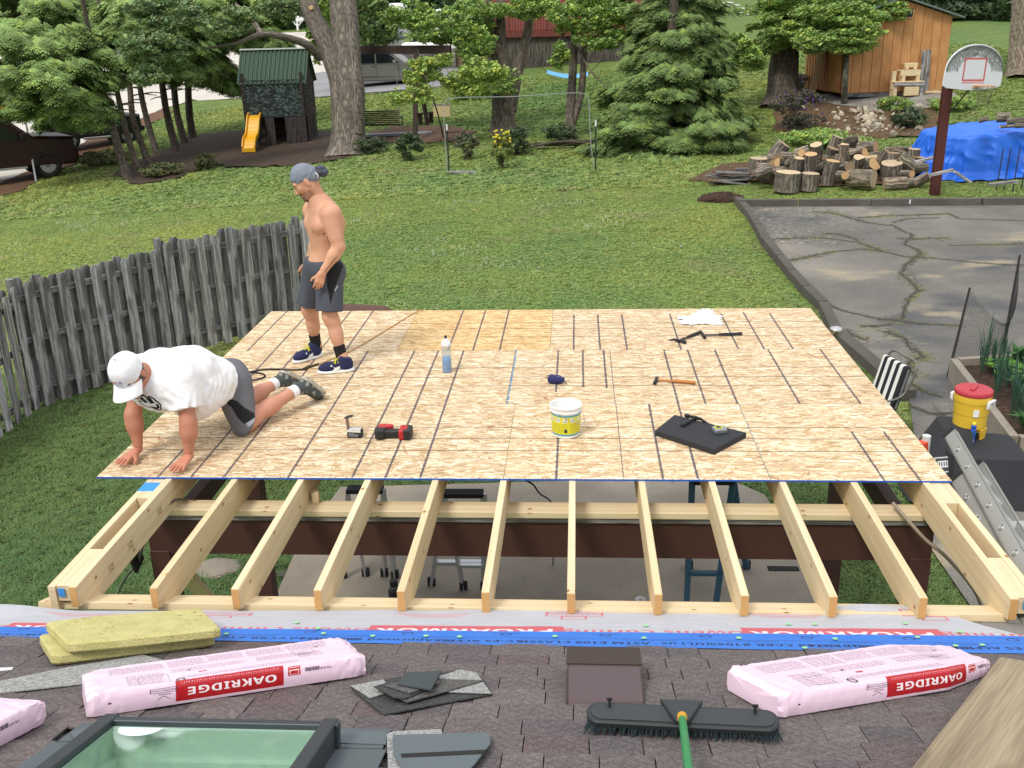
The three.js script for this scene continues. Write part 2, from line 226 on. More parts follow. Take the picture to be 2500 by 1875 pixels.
// cracked asphalt court
const kerbPts = [[1800, 497], [1831, 532], [1851, 565], [1871, 601], [1903, 641], [1932, 678], [1968, 718], [2008, 757], [2041, 827]].map(p => onG(...p));
const kerbEnd = gp(kerbPts[8].x + 0.35, kerbPts[8].z + 2.6);
const backL = onG(1800, 507), backR = onG(2500, 503), backDir = backR.clone().sub(backL).normalize(), backFar = backL.clone().addScaledVector(backDir, 22);
const courtP = [[backL.x, backL.z], ...kerbPts.slice(1).map(p => [p.x, p.z]), [kerbEnd.x, kerbEnd.z], [6.3, -3.6], [6.4, 3], [28, 3], [28, backFar.z], [backFar.x, backFar.z]];
{
  const x0 = 4, x1 = 24, z0 = -21, z1 = 1, W = 1536, S = W / (x1 - x0), Hh = Math.round((z1 - z0) * S);
  const t = canvasTex(W, Hh, (c, w, hh) => {
    const q = rng(5); const id = c.createImageData(w, hh);
    for (let j = 0; j < hh; j++) for (let i = 0; i < w; i++) {
      const X = i / S, Z = j / S, a = fbm(X * 0.35, Z * 0.35, 2, 4), b = fbm(X * 1.6, Z * 1.6, 5, 3), s = q() - 0.5;
      let k = mixc(C8(92, 90, 86), C8(136, 130, 120), clamp(0.5 + a * 1.1 + b * 0.35));
      const damp = sstep(0.06, 0.3, fbm(X * 0.28 + 7, Z * 0.5 + 2, 11, 4)); k = mixc(k, C8(68, 70, 74), damp * 0.8);
      const sand = sstep(0.16, 0.34, fbm(X * 0.5 + 3, Z * 0.9, 21, 4)); k = mixc(k, C8(168, 154, 126), sand * 0.7);
      const o = (j * w + i) * 4; for (let n = 0; n < 3; n++) id.data[o + n] = clamp(k[n] + s * 0.09) * 255; id.data[o + 3] = 255;
    }
    c.putImageData(id, 0, 0);
    const L = pts => pts.map(p => onG(1750 + p[0] * 0.404, 480 + p[1] * 0.404)).map(p => [(p.x - x0) * S, (p.z - z0) * S]);
    const lines = [[[420, 405], [520, 385], [700, 345], [900, 330], [1000, 345], [1130, 375], [1300, 385], [1530, 410], [1740, 425], [1850, 430]],
      [[1050, 180], [1100, 210], [1180, 245], [1130, 300], [1200, 330], [1230, 360], [1140, 430], [1110, 480], [1160, 520], [1220, 580], [1150, 640], [1130, 690], [1120, 760]],
      [[620, 640], [740, 700], [900, 740], [1000, 760], [1100, 765], [1200, 785], [1450, 795]], [[1000, 830], [1130, 870], [1180, 940], [1250, 985], [1170, 1010], [1150, 1060], [1210, 1110]],
      [[1400, 310], [1600, 305], [1850, 300]], [[1080, 265], [1200, 270], [1400, 262]], [[330, 270], [500, 262], [640, 262], [850, 290], [1000, 345]], [[870, 800], [950, 800], [1060, 790]], [[770, 830], [900, 885]],
      [[1090, 1250], [1200, 1300], [1330, 1340], [1400, 1330]], [[1170, 1150], [1250, 1200], [1350, 1230]], [[850, 140], [1000, 130], [1250, 122], [1400, 115], [1460, 145], [1600, 150], [1850, 158]], [[1060, 170], [1160, 145], [1350, 140]], [[560, 100], [700, 110], [900, 170], [1050, 190]], [[640, 230], [760, 245], [860, 280]]];
    for (const l of lines) { const p = L(l); for (let i = 1; i < p.length; i++) { const len = Math.hypot(p[i][0] - p[i - 1][0], p[i][1] - p[i - 1][1]); const wide = q() < 0.45 ? 4 + q() * 16 : 2; for (let k = 0; k < len * (wide > 3 ? 2.4 : 0.5); k++) { const t2 = q(), g1 = (q() + q() + q() - 1.5) * wide, g0 = (q() + q() - 1) * wide, s = 1 + q() * 2.2, pick = fbm(t2 * 3 + i, l[0][0] * 0.01, 3, 2); c.fillStyle = pick > -0.02 ? `rgba(${72 + q() * 44 | 0},${78 + q() * 46 | 0},${32 + q() * 22 | 0},0.85)` : `rgba(${56 + q() * 25 | 0},${50 + q() * 20 | 0},${40 + q() * 14 | 0},0.8)`; c.fillRect(lerp(p[i - 1][0], p[i][0], t2) + g0, lerp(p[i - 1][1], p[i][1], t2) + g1, s * 1.5, s); } } }
    for (const l of lines) { const p = L(l); for (let pass = 0; pass < 3; pass++) { c.strokeStyle = ['rgba(70,64,54,0.45)', 'rgba(48,44,38,0.75)', 'rgba(30,28,25,0.85)'][pass]; c.lineWidth = [7, 2.2, 1.1][pass]; c.beginPath(); c.moveTo(...p[0]); for (let i = 1; i < p.length; i++) for (let k = 1; k <= 8; k++) { const t2 = k / 8; c.lineTo(lerp(p[i - 1][0], p[i][0], t2) + (q() - 0.5) * 6, lerp(p[i - 1][1], p[i][1], t2) + (q() - 0.5) * 6); } c.stroke(); } }
    for (let k = 0; k < 700; k++) { c.fillStyle = q() < 0.7 ? 'rgba(50,44,34,0.8)' : 'rgba(190,184,170,0.8)'; const p = L([[180 + q() * q() * 900, 60 + q() * 240]])[0]; c.fillRect(p[0], p[1], 1 + q() * 5, 1 + q() * 2); }
  });
  t.repeat.set(1 / (x1 - x0), -1 / (z1 - z0)); t.offset.set(-x0 / (x1 - x0), z1 / (z1 - z0));
  struct('asphalt_court', drape(courtP, 0.05, 0.5), matT(t, 0.8, { bumpMap: T.fine, bumpScale: 0.006 }), 'cracked mossy asphalt basketball court'); noGrass.push(courtP);
}
// concrete road and driveway beyond the trees
const roadP = [[-30, -14], ...[[0, 450], [76, 417], [122, 397], [190, 357], [247, 330], [304, 311], [361, 283], [399, 266], [470, 245], [586, 241], [781, 239], [940, 226], [1035, 217], [1098, 211], [1132, 205], [1132, 170], [1073, 169], [960, 150], [860, 128], [790, 100], [765, 78], [640, 82], [560, 85]].map(p => g2(...p)), [-48, -88], [-60, -40]];
T.road = pixTex(512, 512, (u, v) => { const a = tn(u, v, 5, 61) * 0.5 + tn(u, v, 60, 62) * 0.5; return mixc(C8(176, 170, 160), C8(204, 198, 188), a); }, [1 / 5, 1 / 5]);
struct('road', drape(roadP, 0.035, 1.2), matT(T.road, 0.9), 'pale concrete road and driveway beyond the trees'); noGrass.push(roadP);
const driveP = [[586, 241], [781, 239], [940, 226], [1035, 217], [1098, 211], [1132, 205], [1132, 170], [1073, 169], [960, 165], [800, 176], [640, 200]].map(p => g2(...p));
T.asph = pixTex(256, 256, (u, v) => { const a = tn(u, v, 4, 63) * 0.5 + tn(u, v, 90, 64) * 0.5; return mixc(C8(120, 120, 124), C8(150, 150, 152), a); }, [1 / 4, 1 / 4]);
struct('driveway', drape(driveP, 0.06, 1.2), matT(T.asph, 0.9), 'grey asphalt driveway under the parked car');
// mulch bed under the trees and playhouse, worn verge, gravel and bare soil
T.mulch = pixTex(512, 512, (u, v) => { const a = aniso(u, v, 70, 30, 71), b = aniso(u, v, 26, 64, 72), d = tn(u, v, 7, 73); return mixc(mixc(C8(44, 33, 26), C8(98, 76, 57), a * b * 1.6), C8(50, 40, 33), d * 0.4); }, [1 / 1.2, 1 / 1.2]);
const mulchP = wob([[275, 425], [330, 452], [420, 440], [520, 405], [640, 412], [760, 402], [860, 385], [935, 350], [900, 335], [800, 322], [700, 322], [560, 322], [470, 335], [400, 368], [330, 395]].map(p => g2(...p)), 6, 0.35);
struct('mulch_bed', drape(mulchP, 0.05, 0.4, h, 0.06), matT(T.mulch, 0.95), 'dark mulch bed round the trees and playhouse'); noGrass.push(mulchP);
const swingBed = wob([[905, 345], [1000, 352], [1130, 345], [1160, 322], [1090, 308], [960, 312], [900, 322]].map(p => g2(...p)), 6, 0.3);
struct('bare_soil', drape(swingBed, 0.045, 0.5, h, 0.05), matT(T.mulch, 0.95).clone(), 'bare brown soil below the porch swing'); scene.children.at(-1).material.color.setRGB(1.9, 1.7, 1.5); noGrass.push(swingBed);
const vergeP = wob([...[[0, 450], [76, 417], [122, 397], [190, 357], [247, 330], [304, 311], [361, 283], [399, 266], [425, 272], [330, 325], [260, 365], [200, 395], [140, 420], [90, 440], [60, 465], [0, 480]].map(p => g2(...p))], 5, 0.25);
struct('dirt_verge', drape(vergeP, 0.045, 0.6, h, 0.04), tinted(matT(T.mulch, 0.95), [2.3, 1.9, 1.5]), 'worn dirt verge beside the road'); noGrass.push(vergeP);
T.gravel = pixTex(512, 512, (u, v) => { const a = tn(u, v, 90, 81), b = tn(u, v, 40, 82), d = tn(u, v, 5, 83); return mixc(C8(96, 90, 84), C8(168, 164, 158), clamp(a * 0.6 + b * 0.5 - 0.1 + (d - 0.5) * 0.4)); }, [1 / 1.5, 1 / 1.5]);
const gravelP = wob([[1985, 250], [2060, 262], [2150, 275], [2280, 268], [2350, 250], [2320, 225], [2150, 225], [2040, 225]].map(p => g2(...p)), 6, 0.25);
struct('gravel_pad', drape(gravelP, 0.07, 0.4, h, 0.06), matT(T.gravel, 0.95), 'grey gravel pad below the shed'); noGrass.push(gravelP);
const bankP = wob([[1890, 262], [1990, 250], [2060, 262], [2150, 275], [2290, 268], [2290, 340], [2190, 335], [2060, 345], [1950, 345], [1890, 320]].map(p => g2(...p)), 6, 0.35);
struct('soil_bank', drape(bankP, 0.06, 0.4, h, 0.12), tinted(matT(T.mulch, 0.95), [1.9, 1.8, 1.35]), 'rough brown bank between the shed and the logs');
// under the log pile
const logBed = wob([[1690, 440], [1760, 400], [1900, 395], [2250, 400], [2250, 455], [2100, 455], [1960, 460], [1850, 445], [1750, 455]].map(p => g2(...p)), 5, 0.3);
struct('bark_litter', drape(logBed, 0.04, 0.4, h, 0.04), tinted(matT(T.mulch, 0.95), [1.7, 1.5, 1.25]), 'bark litter under the log pile');
// ---------- grass ----------
const TUFT = (() => { const q = rng(3), P = []; for (let k = 0; k < 9; k++) { const a = q() * 6.28, r = q() * 0.035, x = Math.cos(a) * r, z = Math.sin(a) * r, L = 0.6 + q() * 0.4, b = q() * 6.28, lean = 0.5 + q() * 0.7, w = 0.006, dx = Math.cos(b), dz = Math.sin(b); const tip = [x + dx * lean * 0.06, 0.045 * L, z + dz * lean * 0.06]; P.push(x - dz * w, 0, z + dx * w, x + dz * w, 0, z - dx * w, ...tip); } const g = new THREE.BufferGeometry(); g.setAttribute('position', new THREE.Float32BufferAttribute(P, 3)); g.computeVertexNormals(); return g; })();
M.grass = mat([255, 255, 255], 0.9);
function scatterGrass(name, label, n, gen, s0, s1, tone) {
  const im = new THREE.InstancedMesh(TUFT, M.grass, n); let k = 0; const q = rng(77 + n), d = new THREE.Object3D(), c = new THREE.Color();
  for (let tries = 0; tries < n * 4 && k < n; tries++) {
    const p = gen(q); if (!p) continue; const [x, z] = p; if (noGrass.some(a => inside(a, x, z))) continue;
    const t = lawnTone(x, z), sc = lerp(s0, s1, q()), big = fbm(x * 0.8, z * 0.8, 4, 2);
    d.position.set(x, h(x, z) - 0.004, z); d.rotation.set((q() - 0.5) * 0.3, q() * 6.28, (q() - 0.5) * 0.3); d.scale.set(sc * 1.2, sc * (0.75 + big * 0.5), sc * 1.2); d.updateMatrix(); im.setMatrixAt(k, d.matrix);
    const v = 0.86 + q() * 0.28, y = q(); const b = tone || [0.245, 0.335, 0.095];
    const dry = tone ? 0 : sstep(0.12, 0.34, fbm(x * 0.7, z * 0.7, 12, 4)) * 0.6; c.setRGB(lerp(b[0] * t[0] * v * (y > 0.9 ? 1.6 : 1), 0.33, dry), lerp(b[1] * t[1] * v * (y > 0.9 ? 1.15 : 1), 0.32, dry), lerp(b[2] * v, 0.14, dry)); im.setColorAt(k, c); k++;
  }
  im.count = k; im.name = numbered(name); tag(im, label, 'grass', null, 'stuff'); im.castShadow = im.receiveShadow = true; scene.add(im); return im;
}
const fr = (x, z) => { const d = V(x, h(x, z), z).sub(CAM.p), D = d.dot(FW); if (D < 1) return false; const px = 1250 + CAM.f * d.dot(RT) / D, py = 937 - CAM.f * d.dot(UPV) / D; return px > -160 && px < 2660 && py > -60 && py < 1560; };
scatterGrass('lawn_grass', 'mown lawn grass between the deck and the trees', 170000, q => { const x = lerp(-13, 15, q()), z = lerp(-24, -3.5, Math.pow(q(), 0.85)); return fr(x, z) ? [x, z] : null; }, 0.5, 0.95);
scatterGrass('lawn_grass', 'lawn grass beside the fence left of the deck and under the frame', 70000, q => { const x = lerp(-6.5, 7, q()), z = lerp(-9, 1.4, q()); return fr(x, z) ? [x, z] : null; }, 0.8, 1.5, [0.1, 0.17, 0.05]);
scatterGrass('lawn_grass', 'distant lawn grass round the trees and shed', 60000, q => { const x = lerp(-20, 22, q()), z = lerp(-46, -22, q()); return fr(x, z) ? [x, z] : null; }, 1.1, 2.1);
// clover flowers in the lawn
{ const g = merge([sph(0.009, 0, 0.05, 0, undefined, 6), cyl(0.002, 0.002, 0.05, 3, 0, 0.025, 0)]); const im = new THREE.InstancedMesh(g, mat([225, 225, 210], 0.8), 1500); const q = rng(9), d = new THREE.Object3D(); let k = 0;
  for (let t = 0; t < 20000 && k < 1500; t++) { const x = lerp(-12, 9, q()), z = lerp(-24, -9, q()); if (fbm(x * 0.35, z * 0.5, 31, 4) < 0.2 || noGrass.some(a => inside(a, x, z))) continue; d.position.set(x, h(x, z), z); d.rotation.y = q() * 6; d.updateMatrix(); im.setMatrixAt(k++, d.matrix); }
  im.count = Math.min(k, 900); im.name = 'clover_flowers'; tag(im, 'tiny white clover flowers scattered over the lawn', 'flowers', null, 'stuff'); scene.add(im); }
// ---------- near roof: local frame x, n (normal), s (up the slope, towards the viewer) ----------
const RA = Math.atan(1 / 3), RC = Math.cos(RA), RS = Math.sin(RA);
const roofP = (x, n, s) => V(x, -0.14 + s * RS + n * RC, 1.22 + s * RC - n * RS);
function roofHit(px, py, n = 0) { const d = dirOf(px, py), o = roofP(0, n, 0), nn = V(0, RC, -RS); const t = o.clone().sub(CAM.p).dot(nn) / d.dot(nn); const p = CAM.p.clone().addScaledVector(d, t); return [p.x, (p.z - 1.22 + n * RS) / RC]; }
const ROOFQ = new THREE.Quaternion().setFromAxisAngle(V(1, 0, 0), -RA);
function onRoof(o, x, n, s, turn = 0) { o.position.copy(roofP(x, n, s)); o.quaternion.copy(ROOFQ).multiply(new THREE.Quaternion().setFromAxisAngle(V(0, 1, 0), turn)); return o; }
const SKY = { x0: 1.285, x1: 2.0, s0: 1.655, s1: 2.8 };
const shTones = [[0.62, 0.56, 0.53], [0.57, 0.515, 0.5], [0.67, 0.6, 0.56], [0.6, 0.51, 0.48], [0.54, 0.49, 0.475]].map(t => [t[0] * t[0] * 0.68, t[1] * t[1] * 0.7, t[2] * t[2] * 0.76]);
T.shb = T.speck;
const shM = shTones.map(t => matT(T.speck, 0.95, { bumpMap: T.fine, bumpScale: 0.003 })); shM.forEach((m, i) => m.color.setRGB(...shTones[i]));
{
  const roof = thing('house_roof', 'brown shingled house roof sloping away in the foreground', 'roof'); onRoof(roof, 0, 0, 0);
  for (const [a, b, c, d] of [[-3, 8, -0.02, SKY.s0], [-3, 8, SKY.s1, 4.6], [-3, SKY.x0, SKY.s0, SKY.s1], [SKY.x1, 8, SKY.s0, SKY.s1]]) mesh('roof_deck', triUV(box(b - a, 0.04, d - c, (a + b) / 2, -0.034, (c + d) / 2)), M.greyD, roof);
  mesh('eave_felt', triUV(box(11, 0.006, 0.6, 2.5, -0.008, 0.28)), mat([128, 124, 120], 0.95), roof);
  const q = rng(21); const ex = 0.143; let count = 0;
  const variants = [0.13, 0.17, 0.21, 0.26, 0.31].map(w => { const g = new THREE.BoxGeometry(w - 0.004, 0.006, ex + 0.012); const p = g.attributes.position; for (let i = 0; i < p.count; i++) { if (p.getZ(i) < 0) p.setY(i, p.getY(i) + 0.006); p.setX(i, p.getX(i)); } g.computeVertexNormals(); return [w, g]; });
  variants.forEach(v => triUV(v[1], 'x'));
  for (let c = 0; c < 12; c++) {
    const s = 0.505 + c * ex, xa = lerp(-0.35, 0.95, clamp((s - 0.5) / 1.4)), xb = lerp(5.7, 4.25, clamp((s - 0.5) / 1.4)); let x = xa - q() * 0.2;
    while (x < xb) { const [w, g] = variants[q() * 5 | 0]; if (s + ex > SKY.s0 - 0.01 && s < SKY.s1 && x + w > SKY.x0 - 0.02 && x < SKY.x1 + 0.02) { x += w; continue; } const o = new THREE.Mesh(g, shM[q() * q() * 5 | 0]); o.name = 'shingle'; o.castShadow = o.receiveShadow = true; o.position.set(x + w / 2, 0.002 + (q() < 0.4 ? 0.0035 : 0), s + ex / 2); o.rotation.y = (q() - 0.5) * 0.01; roof.add(o); x += w; count++; }
  }
  // shingles out of the frame, as one joined part
  const rest = []; for (let c = 0; c < 31; c++) { const s = 0.505 + c * ex; const xa = c < 12 ? lerp(-0.35, 0.95, clamp((s - 0.5) / 1.4)) : 9, xb = c < 12 ? lerp(5.7, 4.25, clamp((s - 0.5) / 1.4)) : -9; for (let x = -3; x < 8;) { const [w, g] = variants[q() * 5 | 0]; if ((c >= 12 && !(s < SKY.s1 && x + w > SKY.x0 - 0.02 && x < SKY.x1 + 0.02)) || x + w < xa - 0.2 || x > xb + 0.1) rest.push(g.clone().translate(x + w / 2, 0.002, s + ex / 2)); x += w; } }
  tag(mesh('shingles_beyond', rest, shM[0], roof), null, null, null, 'stuff');
}
// ---------- underlayment strip with blue edge ----------
{
  const w = 2048, hh = 256, x0 = -0.9, x1 = 5.9;
  const tex = canvasTex(w, hh, (c) => {
    c.fillStyle = 'rgb(178,178,184)'; c.fillRect(0, 0, w, hh); const q = rng(4);
    for (let k = 0; k < 5000; k++) { c.fillStyle = `rgba(${q() < 0.5 ? '205,205,212' : '150,150,158'},0.25)`; c.fillRect(q() * w, q() * hh, 3 + q() * 40, 1 + q() * 2); }
    const up = (s, x, y, f, col) => { c.save(); c.translate(x, y); c.rotate(Math.PI); c.font = f; c.fillStyle = col; c.textAlign = 'center'; c.fillText(s, 0, 0); c.restore(); };
    for (let k = -1; k < 5; k++) { const x = 320 + k * 505; // red printed blocks, text upside down as seen from the ridge
      c.fillStyle = 'rgba(196,74,84,0.85)'; c.fillRect(x, 126, 265, 60); up('PROARMOR', x + 132, 148, 'bold 44px sans-serif', 'rgb(226,222,226)');
      up('Owens Corning', x + 385, 148, 'bold 34px sans-serif', 'rgba(196,84,96,0.8)');
      for (let j = 0; j < 4; j++) { c.fillStyle = 'rgba(200,110,118,0.6)'; c.fillRect(x + 20 + j * 9, 30 + j * 8, 110 - j * 14, 4); }
      c.strokeStyle = 'rgba(196,84,96,0.75)'; c.lineWidth = 3; c.strokeRect(x + 240, 22, 80, 26); up('PROTECTION', x + 280, 28, 'bold 13px sans-serif', 'rgba(196,84,96,0.9)'); c.strokeRect(x + 262, 50, 34, 20);
    }
    c.fillStyle = 'rgb(46,114,205)'; c.fillRect(0, 164, w, 92); c.fillStyle = 'rgba(18,52,120,0.7)'; c.fillRect(0, 205, w, 2);
    const tx = ['TDI Listed CCRR #1045', 'FBC Approved #FL18374', 'ICC-ES AC-188', 'ASTM E108 CLASS A', '(UL) us'];
    for (let k = 0; k < 16; k++) { up(tx[k % 5], 60 + k * 132, 224, 'bold 19px sans-serif', 'rgba(10,20,56,0.9)'); c.strokeStyle = 'rgba(14,26,64,0.8)'; c.lineWidth = 2; c.beginPath(); c.arc(90 + k * 132, 186, 7, 0, 6.3); c.stroke(); c.fillStyle = 'rgba(14,26,64,0.7)'; c.fillRect(112 + k * 132, 212, 70, 2); c.fillRect(70 + k * 132, 176, 40, 2); }
  });
  const o = thing('roof_underlayment', 'grey roof underlayment sheet with red print and blue edge along the eave', 'underlayment'); onRoof(o, 0, 0, 0);
  const far = x => lerp(0.08, -0.155, clamp((x - 0.2) / 4.3)) + 0.008 * noise(x * 3, 4) , near = 0.52, P = [], U = [], I = [], nx = 150, ns = 18;
  const xl = -0.75, xr = x => 0;
  for (let j = 0; j <= ns; j++) for (let i = 0; i <= nx; i++) {
    const t = j / ns; const xe = lerp(4.52, 4.75, Math.pow(t / 0.62, 1.5)) , xEnd = t > 0.62 ? 5.8 : Math.min(5.8, xe), x = lerp(xl, xEnd, i / nx), s = lerp(far(x), near, t);
    let n = 0.0135 + 0.004 * fbm(x * 5, s * 9, 2, 2); if (t < 0.4) n += 0.012 * Math.pow(Math.abs(noise(x * 2.2, s * 3, 5)), 1) * (1 - t / 0.4);
    if (x < 0.4) n += sstep(0.4, 0, x) * sstep(0.35, 0.0, t) * 0.03; if (x > 3.9 && x < 4.5) n += 0.03 * sstep(0.25, 0, t) * Math.sin((x - 3.9) / 0.6 * 3.14);
    P.push(x, n, s); U.push((x - x0) / (x1 - x0), 1 - (lerp(0, 164, clamp(t / 0.62)) + lerp(0, 92, clamp((t - 0.62) / 0.38))) / 256);
  }
  for (let j = 0; j < ns; j++) for (let i = 0; i < nx; i++) { const a = j * (nx + 1) + i; I.push(a, a + nx + 1, a + 1, a + 1, a + nx + 1, a + nx + 2); }
  const g = new THREE.BufferGeometry(); g.setAttribute('position', new THREE.Float32BufferAttribute(P, 3)); g.setAttribute('uv', new THREE.Float32BufferAttribute(U, 2)); g.setIndex(I); g.computeVertexNormals();
  mesh('sheet', g, matT(tex, 0.6), o);
  const cap = cyl(0.011, 0.012, 0.003, 12), q = rng(31), cm = mat([150, 210, 150], 0.5);
  for (const [px, py] of [[552, 1548], [790, 1547], [910, 1553], [1040, 1553], [1122, 1555], [1355, 1554], [1572, 1558], [1804, 1558], [2039, 1560], [2240, 1556], [776, 1535], [725, 1520], [1925, 1524], [1990, 1524], [1577, 1528], [1965, 1582], [2333, 1577], [2398, 1575], [2345, 1543], [2210, 1522]]) { const [x, s] = roofHit(px, py, 0.018); const k = new THREE.Mesh(cap, cm); k.name = 'cap_nail'; k.position.set(x, 0.0205, s); o.add(k); }
}
// ---------- new patio roof: rafters, plates and sheathing nailed into one frame ----------
const XL = -0.134, XR = 4.932, RX = i => 0.316 + 0.4064 * i, RE = 1.2175;
const patio = thing('patio_roof', 'half sheathed new patio roof of pale rafters and strand board', 'roof frame');
{
  const q = rng(8);
  // side profile: flat top, tail cut to sit on the old roof
  const prof = [[-3.6, -0.0125], [RE, -0.0125], [RE, -0.122], [1.0, -0.1965], [-3.6, -0.1965]];
  const mats = [M.lumber, M.lumberB, M.lumberC];
  for (let i = 0; i < 12; i++) {
    const g = extr(prof.map(p => [p[0], p[1]]), 0.034, 0.002); g.rotateY(-Math.PI / 2); g.translate(0.017, 0, 0); // (z along old x)
    triUV(g, 'z', q() * 9); const o = mesh('rafter', g, mats[i % 3], patio); o.position.x = RX(i); o.rotation.y = (q() - 0.5) * 0.004;
    const e = mesh('rafter_end', rbox(0.0365, 0.107, 0.003, 0.001, 0, -0.0665, RE + 0.0035), M.lumberEnd, o);
  }
  { const st = canvasTex(64, 64, c => { c.fillStyle = 'rgb(212,190,148)'; c.fillRect(0, 0, 64, 64); c.strokeStyle = c.fillStyle = 'rgb(84,66,50)'; c.lineWidth = 4; c.strokeRect(10, 6, 22, 30); for (let k = 0; k < 5; k++) { c.fillRect(12 + k * 9, 46, 5, 12); c.fillRect(38, 8 + k * 6, 12 - k, 3); } }); for (const z of [0.86, 0.62, 0.22]) mesh('grade_stamp', box(0.002, 0.05, 0.07, RX(0) + 0.0205, -0.11, z), matT(st, 0.8), patio); }
  for (const [sx, i] of [[-1, 0], [1, 11]]) {
    const x = RX(i) + sx * 0.112; const g = triUV(box(0.036, 0.14, 4.7, 0, 0, 0), 'z', i); const o = mesh('fly_rafter', g, M.lumberC, patio); o.position.set(x, -0.086, -1.14);
    for (const z of [1.02, -0.02, -1.2, -2.4, -3.4]) { const L = z > 1 ? 0.36 : 0.3; mesh('lookout_block', triUV(box(0.07, 0.085, L, 0, 0, 0), 'z', z), M.lumber, patio).position.set(RX(i) + sx * 0.056, -0.058, z > 1 ? 1.02 : z + 0.12); }
    mesh('blue_tape', box(0.033, 0.045, 0.004, 0, 0, 0), mat([60, 140, 205], 0.7), patio).position.set(RX(i) + sx * 0.066, -0.05, 1.207);
  }
  mesh('blue_wrapped_block', rbox(0.1, 0.06, 0.12, 0.004, RX(0) - 0.08, -0.044, 0.1), mat([58, 148, 222], 0.6), patio);
  // flat plates
  const pl = mesh('beam_plate', triUV(rbox(4.66, 0.038, 0.14, 0.003), 'x', 2), M.lumber, patio); pl.position.set(2.5, -0.2155, -0.02);
  mesh('filler_plate', triUV(rbox(4.66, 0.034, 0.13, 0.002), 'x', 4), M.greyD, patio).position.set(2.5, -0.252, -0.025);
  const led = thing('ledger_board', 'pale ledger board lying on the eave under the rafter tails', 'board'); onRoof(led, 2.45, 0.0, -0.12); mesh('board', triUV(rbox(4.7, 0.036, 0.17, 0.003, 0, 0.012, 0), 'x', 5), M.lumberC, led);
  // sheathing
  const zy = y => onY(1250, y, 0).z;
  const rows = [
    { z0: -1.22, z1: 0, seams: [XL, 2.348, 3.905, XR], lines: [[0.25, 0, .5], [0.454], [0.655], [1.05], [1.44], [1.64], [1.85], [2.66, 0, .62], [3.055, 0, 1, .35], [3.285], [3.488], [4.55, 0, .6], [4.753, 0, .6]], hz: [1042, 1069, 1099].map(zy) },
    { z0: -2.44, z1: -1.22, seams: [XL, 2.28, XR], lines: [[0.25], [0.454], [0.655], [1.05], [1.44], [1.64], [1.85], [2.63, .2, 1], [2.83, .28, 1], [3.0, .26, 1], [3.05, 0, 1, .35], [3.49], [3.68], [3.9], [4.326], [4.74]], hz: [897, 920, 941].map(zy) },
    { z0: -3.66, z1: -2.44, seams: [XL, 1.288, 2.56, XR], lines: [[0.02], [0.25], [0.64], [0.855], [1.717], [1.926], [2.146], [2.756, 0, .86], [2.973, 0, .86], [3.193, 0, .86], [3.63, 0, .86], [4.093, 0, .86], [4.3, 0, .9], [4.53, 0, .86]], hz: [788, 802, 821].map(zy) }];
  rows.forEach((r, ri) => { for (let k = 0; k < r.seams.length - 1; k++) {
    const a = r.seams[k] + 0.0015, b = r.seams[k + 1] - 0.0015, w = b - a, L = 1.217, S = 430, orange = ri === 2 && k === 1;
    const tex = canvasTex(Math.round(w * S), Math.round(L * S), (c, W, H) => {
      const q2 = rng(100 + ri * 7 + k); c.fillStyle = orange ? 'rgb(212,180,128)' : 'rgb(200,177,141)'; c.fillRect(0, 0, W, H);
      const pal = orange ? [[220, 188, 136], [200, 164, 110], [230, 204, 156], [176, 134, 84], [210, 176, 122]] : [[220, 201, 168], [196, 170, 132], [236, 223, 198], [180, 146, 106], [210, 186, 148], [190, 160, 120], [226, 207, 172], [166, 122, 84]];
      for (let n = 0; n < W * H / 48; n++) { const p = pal[Math.min(pal.length - 1, q2() * pal.length * (0.75 + 0.25 * q2()) | 0)], l = 10 + q2() * 44, t = 2 + q2() * 6.5, v = (q2() - 0.5) * 34; c.save(); c.translate(q2() * W, q2() * H); c.rotate((q2() - 0.5) * (q2() < 0.8 ? 0.7 : 2.6)); c.fillStyle = `rgba(${p[0] + v | 0},${p[1] + v | 0},${p[2] + v | 0},${0.55 + q2() * 0.4})`; c.fillRect(-l / 2, -t / 2, l, t); if (q2() < 0.22) { c.fillStyle = 'rgba(122,84,54,0.42)'; c.fillRect(-l / 2, t / 2 - 0.8, l * 0.8, 1.7); } c.restore(); }
      const X = x => (x - a) * S, Y = f => (1 - f) * H; // f: 0 at the near edge of the row
      for (const [x, f0 = 0, f1 = 1, th = 1] of r.lines) { if (x < a || x > b) continue; for (let y = Y(f1); y < Y(f0); y += 2.2) { c.fillStyle = `rgba(${52 + q2() * 26 | 0},${48 + q2() * 22 | 0},${60 + q2() * 20 | 0},${0.6 + q2() * 0.35})`; const ww = (4.2 + q2() * 3.6) * th; c.fillRect(X(x) - ww / 2 + (q2() - 0.5) * 1.6, y, ww, 2.6); } }
      for (const z of r.hz) { const y = (z - r.z0) * S; for (let x = 0; x < W; x += 6) { c.fillStyle = `rgba(78,62,54,${0.55 + q2() * 0.35})`; c.fillRect(x, y + Math.sin(x * 0.01) * 0.6, 6, 4.2); } }
      // pale blue edge seal along some seams, and a few boot smudges
      c.fillStyle = 'rgba(110,160,190,0.5)'; if (ri < 2) for (let x = 0; x < W; x += 5) if (q2() < 0.45) c.fillRect(x, 0, 5, 2 + q2() * 2);
      if (ri === 0) { c.fillStyle = 'rgba(238,240,240,0.6)'; for (let x = 0; x < W; x += 3) if (q2() < 0.5) c.fillRect(x, H - 5 - q2() * 3, 3, 5); }
